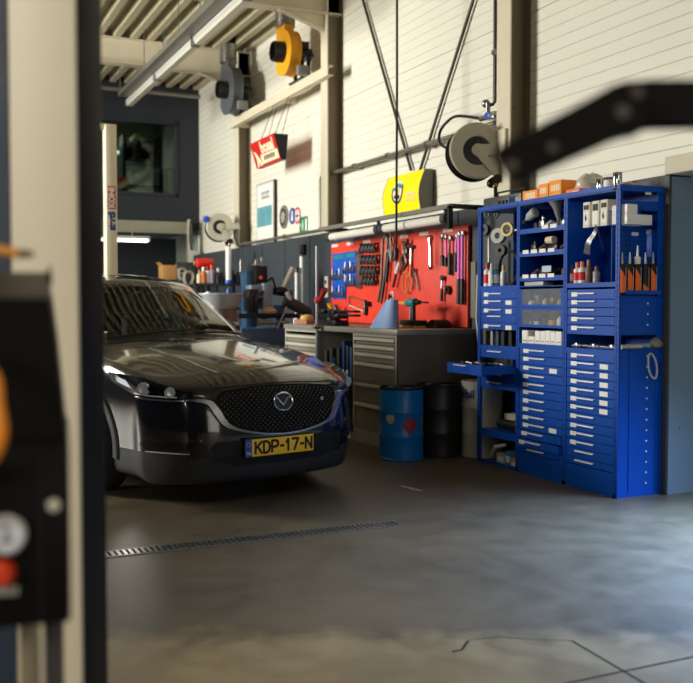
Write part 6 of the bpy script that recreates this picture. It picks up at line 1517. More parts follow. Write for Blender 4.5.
m = MB(); m.box((a.x, 17.6, b_.z), (b_.x, 17.9, a.z), 0.01); m.build('body', mat('crate_orange', (200, 72, 36), 0.5), t)
m = MB(); m.box((a.x + 0.02, 17.63, 2.72), (b_.x - 0.02, 17.87, b_.z)); m.build('stand', DGREY, t)
a, b_ = on_y(166, 168, 17.9), on_y(173, 168, 17.9)
t = thing('filing_rack', 'pale upright rack behind the right side of the office window', 'rack', ((a.x + b_.x) / 2, 18, 2.72))
m = MB(); m.box((a.x, 17.9, 2.72), (b_.x, 18.3, a.z), 0.01); m.build('body', DGREY, t)
for k in range(3): m = MB(); x_ = a.x + 0.04 + k * (b_.x - a.x) * 0.33; m.box((x_, 17.896, 2.9), (x_ + 0.04, 17.9, a.z - 0.03)); m.build('divider', LGREY, t)
m = MB(); m.tube([on_y(118, 155, 18.6), on_y(136, 136, 18.6), on_y(160, 150, 18.6)], 0.06, 8); tag(m.build('roof_strut', mat('strut_beige', (150, 146, 124), 0.5)), 'beige roof strut seen through the office window', 'strut')
# ================================================================== THE CAR
CN, CROT = Vector((2.205, 5.745, 0)), R(12.4)
PAINT = mat('midnight_blue_paint', (7, 9, 20), 0.16, metal=0.0, var=0.05, coat=1.0, spec=0.5, rvar=0.02)
CLAD = mat('grey_black_cladding', (44, 46, 49), 0.5, var=0.08)
GLOSSK = mat('gloss_black_trim', (8, 8, 9), 0.12, var=0.05, coat=0.5, rvar=0.02)
CARGLASS = glass('windscreen_glass', (196, 210, 202), 0.01, 1.62)
car = thing('car', 'dark midnight blue five door car facing the camera with a yellow number plate', 'car')
def plan(u, z):
    a = abs(u); y = 0.18 * u * u + 5.2 * max(0, a - 0.545) ** 2
    if z > 0.55: y += 0.25 * (z - 0.55)
    if z < 0.33: y += 0.45 * (0.33 - z)
    return y
def lerp(tab, y):
    if y <= tab[0][0]: return tab[0][1]
    for (a, va), (b_, vb) in zip(tab, tab[1:]):
        if y <= b_: return va + (vb - va) * (y - a) / (b_ - a)
    return tab[-1][1]
ZC = [(0.0, 0.795), (0.10, 0.835), (0.2, 0.868), (0.4, 0.912), (0.8, 0.978), (1.2, 1.032), (1.5, 1.062), (1.8, 1.0), (4.0, 1.0), (4.3, 0.98)]
ZE = [(0.0, 0.775), (0.4, 0.79), (0.55, 0.838), (0.7, 0.88), (0.9, 0.915), (1.2, 0.956), (1.5, 0.985), (2.0, 0.99), (3.0, 1.02), (4.0, 1.05), (4.3, 1.0)]
WE = [(0.0, 0.74), (0.4, 0.75), (0.55, 0.77), (0.7, 0.796), (0.9, 0.82), (1.5, 0.845), (2.0, 0.86), (3.0, 0.865), (3.7, 0.84), (4.1, 0.78), (4.3, 0.70)]
WM = [(0.4, 0.78), (0.55, 0.805), (0.7, 0.832), (0.9, 0.856), (1.4, 0.882), (3.4, 0.897), (3.8, 0.885), (4.1, 0.83), (4.3, 0.74)]
SC_ = [-1, -0.93, -0.78, -0.52, -0.26, 0, 0.26, 0.52, 0.78, 0.93, 1]
STN = [0.56, 0.72, 0.9, 1.1, 1.3, 1.5, 1.8, 2.2, 2.7, 3.2, 3.5, 3.75, 4.0, 4.2]
FR_Z = [0.785, 0.745, 0.665, 0.53, 0.365, 0.235, 0.145]
FR_W = [0.735, 0.758, 0.770, 0.778, 0.780, 0.775, 0.755]
def front_pt(r, s):
    z = FR_Z[r]
    if r == 0: z = 0.795 - 0.020 * s * s
    x = s * FR_W[r]; y = plan(x, z) + (0.035 if r == 0 else 0)
    return (x, y, z)
def rear_pt(r, s):
    z = [1.0, 0.95, 0.85, 0.66, 0.42, 0.29, 0.22][r]; x = s * (FR_W[r] - 0.04)
    return (x, 4.395 - 0.28 * abs(s) ** 3 - (0.10 if r == 0 else 0.03 if r in (1, 6) else 0), z)
def side_pt(k, r, sg):
    y = STN[k]; we, ze, wm = lerp(WE, y), lerp(ZE, y), lerp(WM, y)
    x, z = [(we, ze), (we + 0.026, ze - 0.05), (wm - 0.004, 0.76 + 0.01 * (y > 1)), (wm, 0.56), (wm - 0.012, 0.38), (wm - 0.008, 0.27), (wm - 0.03, 0.175)][r]
    return (sg * x, y, z)
def top_pt(k, c):
    y = STN[k]; s = SC_[c]; we, ze, zc = lerp(WE, y), lerp(ZE, y), lerp(ZC, y)
    z = ze + (zc - ze) * (1 - abs(s) ** 2.4) - (0.010 if 0.7 < abs(s) < 0.95 and y < 1.6 else 0)
    return (s * we, y, z)
K = len(STN); NC = len(SC_)
bm_ = MB()
def quadgrid(rows):
    n = len(rows[0]); vs = [p for r_ in rows for p in r_]; fs = []
    for i in range(len(rows) - 1):
        for j in range(n - 1): fs.append((i * n + j, i * n + j + 1, (i + 1) * n + j + 1, (i + 1) * n + j))
    bm_.mesh(vs, fs)
# hood needs two extra stations between the leading edge and the first side station
mid = []
for f, yy in ((0.30, 0), (0.66, 0)):
    row = []
    for c in range(NC):
        a, b_ = Vector(front_pt(0, SC_[c])), Vector(top_pt(0, c)); p = a.lerp(b_, f)
        bulge = (1 - abs(SC_[c]) ** 2) * (0.030 if f < 0.5 else 0.022); p.z += bulge; row.append(tuple(p))
    mid.append(row)
def mside(f, sg):
    return [tuple(Vector(front_pt(r, sg)).lerp(Vector(side_pt(0, r, sg)), f) + Vector((sg * 0.012 * (1 if r else 0.4), 0, 0))) for r in range(7)]
ms = {sg: [mside(0.30, sg), mside(0.66, sg)] for sg in (-1, 1)}
for i in range(2): mid[i][0] = ms[-1][i][0]; mid[i][-1] = ms[1][i][0]
quadgrid([[front_pt(0, s) for s in SC_]] + mid + [[top_pt(k, c) for c in range(NC)] for k in range(K)] + [[rear_pt(0, s) for s in SC_]])
for sg in (-1, 1):
    quadgrid([[front_pt(r, sg) for r in range(7)]] + ms[sg] + [[side_pt(k, r, sg) for r in range(7)] for k in range(K)] + [[rear_pt(r, sg) for r in range(7)]])
quadgrid([[front_pt(r, s) for s in SC_] for r in range(7)])
quadgrid([[rear_pt(r, s) for s in SC_] for r in range(7)])
quadgrid([[front_pt(6, s) for s in SC_]] + [[(ms[1][i][6][0] * s, ms[1][i][6][1] * abs(s) + (0.2 + 0.2 * i) * (1 - abs(s)) , ms[1][i][6][2]) for s in SC_] for i in range(2)] + [[(side_pt(k, 6, 1)[0] * s, STN[k], side_pt(k, 6, 1)[2]) for s in SC_] for k in range(K)] + [[rear_pt(6, s) for s in SC_]])
bmesh.ops.remove_doubles(bm_.bm, verts=bm_.bm.verts[:], dist=0.0005)
bmesh.ops.recalc_face_normals(bm_.bm, faces=bm_.bm.faces[:])
me = bpy.data.meshes.new('tmp'); bm_.bm.to_mesh(me); bm_.bm.free()
tmp = bpy.data.objects.new('tmp', me); COL.objects.link(tmp)
md = tmp.modifiers.new('s', 'SUBSURF'); md.levels = 2; md.render_levels = 2
cutters = []
for yy in (1.17, 3.76):
    for sg in (-1, 1):
        c = MB(); c.cyl((sg * 0.60, yy, 0.335), (sg * 1.2, yy, 0.335), 0.385, n=48)
        o = c.build('cut', BLACK, None, local=True); o.location = (0, 0, 0); cutters.append(o)
        m2 = tmp.modifiers.new('b', 'BOOLEAN'); m2.operation = 'DIFFERENCE'; m2.solver = 'EXACT'; m2.object = o
def evaluated(o):
    dg = bpy.context.evaluated_depsgraph_get(); dg.update(); return bpy.data.meshes.new_from_object(o.evaluated_get(dg))
full = evaluated(tmp)
for c in cutters: bpy.data.objects.remove(c)
bpy.data.objects.remove(tmp)
bb = bmesh.new(); bb.from_mesh(full); bmesh.ops.recalc_face_normals(bb, faces=bb.faces[:])
BV = BVHTree.FromBMesh(bb)
# split the shell: paint, lower cladding, wheel wells / cabin floor
def clad_line(x, y):
    if y > 0.5: return 0.36
    return 0.275 + 0.085 * min(1, max(0, (abs(x) - 0.30) / 0.40))
def in_well(p): return abs(p.x) > 0.58 and min((p.y - 1.17) ** 2, (p.y - 3.76) ** 2) + (p.z - 0.335) ** 2 < 0.384 ** 2
bmesh.ops.bisect_plane(bb, geom=bb.verts[:] + bb.edges[:] + bb.faces[:], plane_co=(0, 0, 0.36), plane_no=(0, 0, 1))
parts = {'body_shell': [], 'lower_cladding': [], 'wheel_well': [], 'cabin_floor': []}
for f in bb.faces:
    c = f.calc_center_median()
    if c.z > 0.9 and 1.62 < c.y < 4.0 and abs(c.x) < 0.80 and f.normal.z > 0.6: k = 'cabin_floor'
    elif in_well(c): k = 'wheel_well'
    elif c.z < clad_line(c.x, c.y): k = 'lower_cladding'
    else: k = 'body_shell'
    parts[k].append([v.co.copy() for v in f.verts])
for k, mm in (('body_shell', PAINT), ('lower_cladding', CLAD), ('wheel_well', BLACK), ('cabin_floor', BLACK)):
    m = MB(); vs = []; fs = []
    for f in parts[k]: fs.append(tuple(range(len(vs), len(vs) + len(f)))); vs += f
    m.mesh(vs, fs); bmesh.ops.remove_doubles(m.bm, verts=m.bm.verts[:], dist=0.0002); m.build(k, mm, car, sharp=40, local=True)
bb.free()
def cast(phi, z, off=0.0):
    """point on the body at angle phi round the engine bay axis (0, 1, z)"""
    d = Vector((math.sin(phi), -math.cos(phi), 0))
    hit = BV.ray_cast(Vector((0, 1.0, z)) + d * 3.0, -d)
    if hit[0] is None: return Vector((0, 1.0, z)) + d * 0.9
    n = hit[1] if hit[1].dot(d) > 0 else -hit[1]
    return hit[0] + n * off
def fz_(x, y, z): return (math.atan2(x, 1.0 - y), z)
def patch3(name, outline, mm, off=0.003, thick=0.008, parent=None, step=(0.035, 0.02), mirror=False, lift=None):
    """panel hugging the body, outline as (phi, z)"""
    for sg in ((1, -1) if mirror else (1,)):
        b_ = bmesh.new()
        f = b_.faces.new([b_.verts.new((p * sg, z, 0)) for p, z in outline])
        ps = [p * sg for p, z in outline]; zs = [z for p, z in outline]
        q = math.floor(min(ps) / step[0]) * step[0]
        while q < max(ps):
            bmesh.ops.bisect_plane(b_, geom=b_.verts[:] + b_.edges[:] + b_.faces[:], plane_co=(q, 0, 0), plane_no=(1, 0, 0)); q += step[0]
        q = math.floor(min(zs) / step[1]) * step[1]
        while q < max(zs):
            bmesh.ops.bisect_plane(b_, geom=b_.verts[:] + b_.edges[:] + b_.faces[:], plane_co=(0, q, 0), plane_no=(0, 1, 0)); q += step[1]
        bmesh.ops.triangulate(b_, faces=[f for f in b_.faces if len(f.verts) > 4])
        m = MB(); b_.verts.index_update(); n = len(b_.verts)
        fr = [cast(v.co.x, v.co.y, off + (lift(v.co.x, v.co.y) if lift else 0)) for v in b_.verts]; bk = [cast(v.co.x, v.co.y, off - thick) for v in b_.verts]
        fs = [tuple(v.index for v in f.verts) for f in b_.faces]; fs2 = [tuple(x + n for x in f[::-1]) for f in fs]
        ed = [(e.verts[0].index, e.verts[1].index) for e in b_.edges if len(e.link_faces) == 1]
        m.mesh(fr + bk, fs + fs2 + [(a, c, c + n, a + n) for a, c in ed]); b_.free()
        o = m.build(name, mm, parent or car, sharp=35, local=True)
    return o
def ribbon(name, pts, mm, wd, off=0.012, parent=None):
    """bright strip following (phi, z) points; wd = half widths"""
    P = [Vector(p) for p in pts]; m = MB(); n = len(P)
    path = smooth_path([Vector((p.x, p.y, w_)) for p, w_ in zip([Vector((a, b_, 0)) for a, b_ in pts], wd)], 6)
    vs = []; N = len(path)
    for i, p in enumerate(path):
        t = path[min(i + 1, N - 1)] - path[max(i - 1, 0)]; t.z = 0; t.normalize(); nn = Vector((-t.y, t.x, 0)); w_ = p.z
        sc = 1 / 0.93
        for k, (e, o_) in enumerate(((-1, -0.006), (-0.55, off), (0.55, off), (1, -0.006))):
            q = Vector((p.x, p.y, 0)) + Vector((nn.x * w_ * e * sc, nn.y * w_ * e, 0)); vs.append(cast(q.x, q.y, o_))
    fs = []
    for i in range(N - 1):
        for k in range(3): fs.append((i * 4 + k, i * 4 + k + 1, (i + 1) * 4 + k + 1, (i + 1) * 4 + k))
    fs += [(0, 1, 2, 3), tuple((N - 1) * 4 + k for k in (3, 2, 1, 0))]
    return m.mesh(vs, fs).build(name, mm, parent or car, sharp=40, local=True)
A = lambda x, y: math.atan2(x, 1.0 - y)
# grille with its studded mesh
GR = [(0.0, 0.774), (0.24, 0.768), (0.415, 0.750), (0.46, 0.725), (0.465, 0.685), (0.41, 0.565), (0.32, 0.517), (0.16, 0.482), (0.0, 0.470)]
gout = GR + [(-a, z) for a, z in GR[::-1][1:-1]]
gr = patch3('grille', gout, mat('grille_black', (7, 7, 8), 0.55, spec=0.15), 0.004)
m = MB(); row = 0; z = 0.49
def inside(p, z, poly):
    r_ = False; n = len(poly)
    for i in range(n):
        (x1, y1), (x2, y2) = poly[i], poly[i - 1]
        if (y1 > z) != (y2 > z) and p < (x2 - x1) * (z - y1) / (y2 - y1) + x1: r_ = not r_
    return r_
gin = [(a * 0.96, 0.62 + (z - 0.62) * 0.93) for a, z in gout]
while z < 0.77:
    p = -0.52 + (0.018 if row % 2 else 0)
    while p < 0.52:
        if inside(p, z, gin):
            c = cast(p, z, 0.005); e = 0.0068
            a1, a2, b1, b2 = cast(p - e * 1.2, z, 0.004), cast(p + e * 1.2, z, 0.004), cast(p, z - e, 0.004), cast(p, z + e, 0.004)
            t_ = cast(p, z, 0.012); m.mesh([a1, b1, a2, b2, t_], [(0, 1, 4), (1, 2, 4), (2, 3, 4), (3, 0, 4)])
        p += 0.036
    z += 0.0165; row += 1
o = m.build('grille_studs', mat('grille_stud', (140, 140, 142), 0.25, metal=0.7), gr, sharp=10, local=True); o['kind'] = 'stuff'
# bright wing under the grille running out beneath both headlamps
WING = mat('satin_chrome', (160, 160, 162), 0.25, metal=1.0, var=0.05)
half = [(0.0, 0.462), (0.17, 0.474), (0.32, 0.506), (0.405, 0.545), (0.458, 0.62), (0.505, 0.680), (0.59, 0.697), (0.72, 0.694), (0.90, 0.698), (1.02, 0.704)]
wh = [0.009, 0.010, 0.015, 0.026, 0.034, 0.027, 0.013, 0.009, 0.008, 0.006]
ribbon('chrome_wing', [(-a, z) for a, z in half[::-1][:-1]] + half, WING, wh[::-1][:-1] + wh, 0.014)
# headlamps
HL = [(0.535, 0.716), (0.66, 0.750), (0.80, 0.778), (0.95, 0.802), (1.12, 0.824), (1.30, 0.842), (1.27, 0.79), (1.14, 0.738), (0.98, 0.706), (0.80, 0.700), (0.62, 0.702)]
for sg in (1, -1):
    o = [(a * sg, z) for a, z in HL]
    LIFT = lambda p, z: max(0.0, z - 0.735) * 0.55
    hl = patch3('headlamp', o, mat('lamp_dark', (14, 16, 22), 0.22, var=0.1, spec=0.3), 0.004, lift=LIFT, thick=0.02)
    for a0, r_ in ((0.93, 0.033), (0.74, 0.024)):
        zq_ = 0.740 + 0.014 * (a0 > 0.9); c = cast(a0 * sg, zq_, 0.020 + LIFT(0, zq_)); n = Vector((math.sin(a0 * sg) * 0.5, -1, 0)).normalized()
        m = MB(); m.lathe([(r_ + 0.008, 0), (r_ + 0.010, 0.008), (r_, 0.010), (r_ * 0.9, 0.004), (0.002, 0.002)], c - n * 0.002, n, 20); m.build('projector', mat('lamp_lens', (176, 184, 198), 0.15, metal=0.2), hl, local=True)
    m = MB(); pts = [cast((0.70 + 0.33 * k / 8) * sg, 0.7145 + 0.012 * (k / 8) ** 2, 0.010) for k in range(9)]; m.tube(pts, 0.0045, 6); m.build('light_signature', mat('lamp_white', (226, 226, 232), 0.2), hl, local=True)
    patch3('lamp_reflector', [(a * sg, z) for a, z in ((1.04, 0.752), (1.10, 0.80), (1.22, 0.826), (1.20, 0.79))], mat('lamp_chrome', (190, 196, 206), 0.12, metal=0.9), 0.0065, 0.004, hl, lift=LIFT)
    patch3('indicator', [(a * sg, z) for a, z in ((0.98, 0.722), (1.02, 0.735), (1.12, 0.765), (1.10, 0.742))], mat('indicator_amber', (200, 120, 60), 0.2), 0.006, 0.004, hl)
# lower intake, fog slots
IN = [(0.0, 0.44), (0.34, 0.44), (0.47, 0.435), (0.50, 0.40), (0.46, 0.31), (0.36, 0.285), (0.0, 0.268)]
patch3('lower_intake', IN + [(-a, z) for a, z in IN[::-1][1:-1]], mat('intake_black', (9, 9, 9), 0.7), 0.003)
for sg in (1, -1):
    patch3('fog_slot', [(a * sg, z) for a, z in ((0.58, 0.43), (0.95, 0.435), (1.00, 0.40), (0.62, 0.385))], GLOSSK, 0.003)
    ribbon('bumper_strip', [(a * sg, 0.366) for a in (0.62, 0.72, 0.82, 0.93)], LGREY, [0.003, 0.0045, 0.0045, 0.003], 0.008)
# emblem: oval ring with a soaring V wing
ec = cast(0, 0.665, 0.014); ex, ez_, en = Vector((1, 0, 0)), Vector((0, 0.16, 1)).normalized(), Vector((0, -1, 0.16)).normalized()
em = MB(); pts = [ec + ex * 0.071 * math.cos(q * math.pi / 16) + ez_ * 0.058 * math.sin(q * math.pi / 16) for q in range(32)]
em.tube(pts, 0.007, 8, True)
eo = em.build('emblem', CHROME, car, local=True)
m = MB()
for sg in (1, -1):
    pp = [ec + ex * sg * a + ez_ * b_ for a, b_ in ((0.064, 0.024), (0.050, 0.026), (0.030, 0.012), (0.012, -0.012), (0.0, -0.022))]
    m.tube(smooth_path(pp, 4), [0.003 + 0.006 * min(1, k / 8) for k in range(17)], 6)
m.build('emblem_wing', CHROME, eo, local=True)
m = MB(); vs = [ec + ex * 0.069 * math.cos(q * math.pi / 16) + ez_ * 0.056 * math.sin(q * math.pi / 16) - en * 0.004 for q in range(32)]; m.mesh(vs, [tuple(range(32))]); m.build('emblem_field', GLOSSK, eo, local=True)
c = cast(0.33, 0.665, 0.008); m = MB(); m.lathe([(0.013, 0), (0.012, 0.006), (0.001, 0.008)], c, (0.3, -1, 0), 14); m.build('parking_sensor', LGREY, car, local=True)
c = cast(-0.56, 0.445, 0.004); m = MB(); m.lathe([(0.012, 0), (0.011, 0.005), (0.001, 0.006)], c, (-0.4, -1, 0), 14); m.build('parking_sensor', GLOSSK, car, local=True)
# number plate
PZ, PX = 0.389, -0.046; py = -0.018
m = MB(); m.box((-0.265 + PX, py + 0.002, PZ - 0.06), (0.265 + PX, py + 0.03, PZ + 0.06), 0.004); pl = m.build('plate_holder', BLACK, car, local=True)
m = MB(); m.box((PX - 0.26, py, PZ - 0.055), (PX + 0.26, py + 0.003, PZ + 0.055), 0.001); m.build('number_plate', mat('plate_yellow', (255, 200, 14), 0.45, var=0.03), pl, local=True)
m = MB(); m.box((PX - 0.26, py - 0.0008, PZ - 0.055), (PX - 0.215, py, PZ + 0.055)); m.build('country_band', mat('plate_blue', (24, 70, 170), 0.5), pl, local=True)
text('NL', 'lettering', 0.028, (PX - 0.2375, py - 0.001, PZ - 0.032), (1, 0, 0), (0, 0, 1), WHITE, pl, 0.0004)
m = MB()
for q in range(12): m.ball((PX - 0.2375 + 0.013 * math.cos(q * math.pi / 6), py - 0.001, PZ + 0.025 + 0.013 * math.sin(q * math.pi / 6)), 0.0022, 6, 4)
m.build('star_ring', YELLOW, pl, local=True)
# embossed characters drawn as strokes
GL = {'K': [[(0, 0), (0, 1)], [(1, 1), (0.06, 0.46)], [(0.32, 0.62), (1, 0)]], 'D': [[(0, 0), (0, 1), (0.5, 1), (0.88, 0.84), (1, 0.5), (0.88, 0.16), (0.5, 0), (0, 0)]],
      'P': [[(0, 0), (0, 1), (0.6, 1), (0.93, 0.9), (1, 0.72), (0.93, 0.54), (0.6, 0.44), (0, 0.44)]], '-': [[(0.1, 0.48), (0.9, 0.48)]], '1': [[(0.1, 0.74), (0.55, 1), (0.55, 0)]],
      '7': [[(0, 1), (1, 1), (0.35, 0)]], 'N': [[(0, 0), (0, 1), (1, 0), (1, 1)]]}
cxp = PX - 0.188
for ch in 'KDP-17-N':
    wch = {'-': 0.030, '1': 0.034}.get(ch, 0.046); m = MB()
    for st in GL[ch]:
        for (a0, c0_), (a1, c1_) in zip(st, st[1:]):
            p = Vector((cxp + a0 * wch, 0, PZ - 0.036 + 0.072 * c0_)); q = Vector((cxp + a1 * wch, 0, PZ - 0.036 + 0.072 * c1_)); d = (q - p).normalized(); n = Vector((-d.z, 0, d.x)) * 0.0078; p -= d * 0.005; q += d * 0.005
            P = [p + n, p - n, q - n, q + n]; m.mesh([Vector((v.x, py - 0.0016, v.z)) for v in P] + [Vector((v.x, py, v.z)) for v in P], [(0, 1, 2, 3), (0, 4, 5, 1), (1, 5, 6, 2), (2, 6, 7, 3), (3, 7, 4, 0)])
    m.build('plate_character', KINK, pl, local=True); cxp += wch + (0.016 if ch != '-' else 0.014)
# hood shut lines and screen-washer seam
m = MB()
for sg in (1, -1):
    pts = []
    for y_ in (0.30, 0.42, 0.6, 0.8, 1.0, 1.2, 1.4):
        x_ = sg * (lerp(WE, y_) - 0.05 - 0.015 * (y_ < 0.5)); h = BV.ray_cast(Vector((x_, y_, 2)), Vector((0, 0, -1)))
        if h[0]: pts.append(h[0] + Vector((0, 0, -0.0012)))
    m.tube(pts, 0.0024, 6)
m.build('hood_seam', KINK, car, local=True)
m = MB(); pts = [cast(-0.50 + 1.0 * k / 20, 0.785 - 0.020 * (abs(-0.5 + k / 20) / 0.5) ** 2, 0.0008) for k in range(21)]; m.tube(pts, 0.003, 6); m.build('hood_seam', KINK, car, local=True)

# ---- cabin
CS = [  # yc, zc, w, ze, bow, bx, by, bz
    (1.40, 1.062, 0.70, 0.998, 0.22, 0.75, 1.66, 0.965), (1.62, 1.19, 0.668, 1.142, 0.21, 0.785, 1.92, 0.985), (1.86, 1.315, 0.630, 1.275, 0.19, 0.797, 2.10, 0.99), (2.10, 1.447, 0.590, 1.392, 0.16, 0.80, 2.28, 0.995),
    (2.26, 1.507, 0.575, 1.452, 0.13, 0.80, 2.42, 1.0), (2.60, 1.555, 0.575, 1.502, 0.05, 0.80, 2.65, 1.01), (2.98, 1.568, 0.57, 1.512, 0, 0.80, 3.0, 1.02), (3.06, 1.566, 0.57, 1.51, 0, 0.80, 3.06, 1.02), (3.5, 1.53, 0.55, 1.47, 0, 0.79, 3.5, 1.04), (3.82, 1.455, 0.53, 1.395, 0, 0.76, 3.75, 1.05), (4.12, 1.21, 0.58, 1.14, -0.04, 0.70, 4.08, 1.05), (4.22, 1.06, 0.62, 1.0, -0.08, 0.66, 4.14, 1.0)]
CC = [0, 0.3, 0.6, 0.86, 1.0]
def cab_row(st, sg):
    yc, zc, w_, ze, bow, bx, by, bz_ = st; row = []
    for s in CC: row.append(Vector((sg * s * w_, yc + bow * s * s, ze + (zc - ze) * (1 - s ** 2.2))))
    e = row[-1]; b_ = Vector((sg * bx, by, bz_))
    d1 = e.lerp(b_, 0.12) + Vector((sg * 0.012, 0, -0.004)); d2 = e.lerp(b_, 0.55) + Vector((sg * 0.018, 0, 0)); d3 = e.lerp(b_, 0.94) + Vector((sg * 0.006, 0, 0))
    return row + [d1, d2, d3, b_ + Vector((0, 0, -0.03))]
cell = {'roof': [], 'windscreen': [], 'side_window': [], 'rear_window': []}
ns = len(CS)
def sub(st0, st1, f): return tuple(a + (b_ - a) * f for a, b_ in zip(st0, st1))
def crm(P0, P1, P2, P3, t): return 0.5 * ((2 * P1) + (P2 - P0) * t + (2 * P0 - 5 * P1 + 4 * P2 - P3) * t * t + (3 * P1 - P0 - 3 * P2 + P3) * t ** 3)
for sg in (1, -1):
    rows = [cab_row(st, sg) for st in CS]
    fine = []
    for i in range(ns - 1):
        for k in range(4):
            t_ = k / 4; fine.append(([crm(rows[max(i - 1, 0)][j], rows[i][j], rows[i + 1][j], rows[min(i + 2, ns - 1)][j], t_) for j in range(9)], i, t_))
    fine.append((rows[-1], ns - 1, 0))
    for a in range(len(fine) - 1):
        (r0, i, t_), (r1, _, _) = fine[a], fine[a + 1]
        for j in range(8):
            if j < 3 and 0 <= i <= 2 or (j == 3 and False): nm = 'windscreen'
            elif j < 3 and i == 9: nm = 'rear_window'
            elif j in (5, 6) and 2 <= i <= 8 and i not in (6,): nm = 'side_window'
            else: nm = 'roof'
            cell[nm].append([r0[j], r0[j + 1], r1[j + 1], r1[j]])
side_l = [f for f in cell['side_window'] if f[0].x > 0]; side_r = [f for f in cell['side_window'] if f[0].x <= 0]
front_l = [f for f in side_l if f[0].y < 3.02]; rear_l = [f for f in side_l if f[0].y >= 3.02]; front_r = [f for f in side_r if f[0].y < 3.02]; rear_r = [f for f in side_r if f[0].y >= 3.02]
for nm, fl_, mm in (('roof', cell['roof'], PAINT), ('windscreen', cell['windscreen'], CARGLASS), ('rear_window', cell['rear_window'], CARGLASS), ('side_window', front_l, CARGLASS), ('side_window', front_r, CARGLASS), ('side_window', rear_l, CARGLASS), ('side_window', rear_r, CARGLASS)):
    m = MB(); vs = []; fs = []
    for f in fl_: fs.append(tuple(range(len(vs), len(vs) + 4))); vs += f
    m.mesh(vs, fs); bmesh.ops.remove_doubles(m.bm, verts=m.bm.verts[:], dist=0.0005)
    m.build(nm, mm, car, sharp=50, local=True)
# cowl, wipers, dashboard, wheel, seats, inside mirror
m = MB(); vs = []; fs = []
for k in range(21):
    s = -1 + 2 * k / 20; yb_ = 1.40 + 0.22 * s * s; ze = 0.998 + 0.062 * (1 - abs(s) ** 2.2)
    vs += [(s * 0.74, yb_ - 0.07, ze - 0.018), (s * 0.72, yb_ + 0.03, ze + 0.012)]
for k in range(20): fs.append((2 * k, 2 * k + 2, 2 * k + 3, 2 * k + 1))
m.mesh(vs, fs); m.build('cowl_panel', BLACK, car, local=True)
for x0, x1 in ((-0.55, 0.08), (0.10, 0.62)):
    m = MB(); pts = []
    for k in range(9):
        x_ = x0 + (x1 - x0) * k / 8; s = x_ / 0.70; pts.append((x_, 1.40 + 0.22 * s * s + 0.015 + 0.01 * k / 8, 0.998 + 0.062 * (1 - abs(s) ** 2.2) + 0.022 + 0.02 * k / 8))
    m.tube(pts, 0.009, 6); m.build('wiper', BLACK, car, local=True)
m = MB(); m.box((-0.68, 1.78, 0.93), (0.68, 2.20, 1.035), 0.03); m.box((0.20, 1.95, 1.03), (0.52, 2.15, 1.085), 0.03); m.box((-0.14, 1.95, 1.03), (0.10, 2.0, 1.11), 0.01); m.build('dashboard', DGREY, car, local=True)
m = MB(); m.tube([(0.36 + 0.175 * math.cos(q * 0.3927), 2.34 + 0.08 * math.sin(q * 0.3927), 1.02 + 0.155 * math.sin(q * 0.3927)) for q in range(16)], 0.016, 8, True); m.cyl((0.36, 2.33, 1.02), (0.36, 2.2, 0.98), 0.05); m.build('steering_wheel', BLACK, car, local=True)
for x_ in (0.36, -0.36):
    m = MB(); m.box((x_ - 0.24, 2.72, 0.8), (x_ + 0.24, 2.86, 1.22), 0.06); m.box((x_ - 0.13, 2.76, 1.24), (x_ + 0.13, 2.86, 1.40), 0.04); m.box((x_ - 0.06, 2.79, 1.18), (x_ + 0.06, 2.82, 1.28)); m.build('seat', mat('seat_dark', (36, 36, 38), 0.8), car, local=True)
m = MB(); m.box((-0.12, 2.10, 1.325), (0.12, 2.13, 1.39), 0.012); m.cyl((0, 2.12, 1.38), (0, 2.16, 1.45), 0.012); m.build('inside_mirror', BLACK, car, local=True)
# door mirrors
for sg in (1, -1):
    m = MB(); c = (sg * 0.905, 2.20, 1.085); m.ball(c, 0.07, 16, 10, (1.05, 0.62, 0.78)); m.cyl((sg * 0.79, 2.2, 1.0), (sg * 0.88, 2.2, 1.04), 0.03, n=10)
    o = m.build('door_mirror', PAINT, car, local=True)
    m = MB(); m.lathe([(0.05, 0), (0.001, 0.001)], (c[0], c[1] + 0.044, c[2]), (0, 1, 0), 20); m.build('mirror_glass', CHROME, o, local=True)
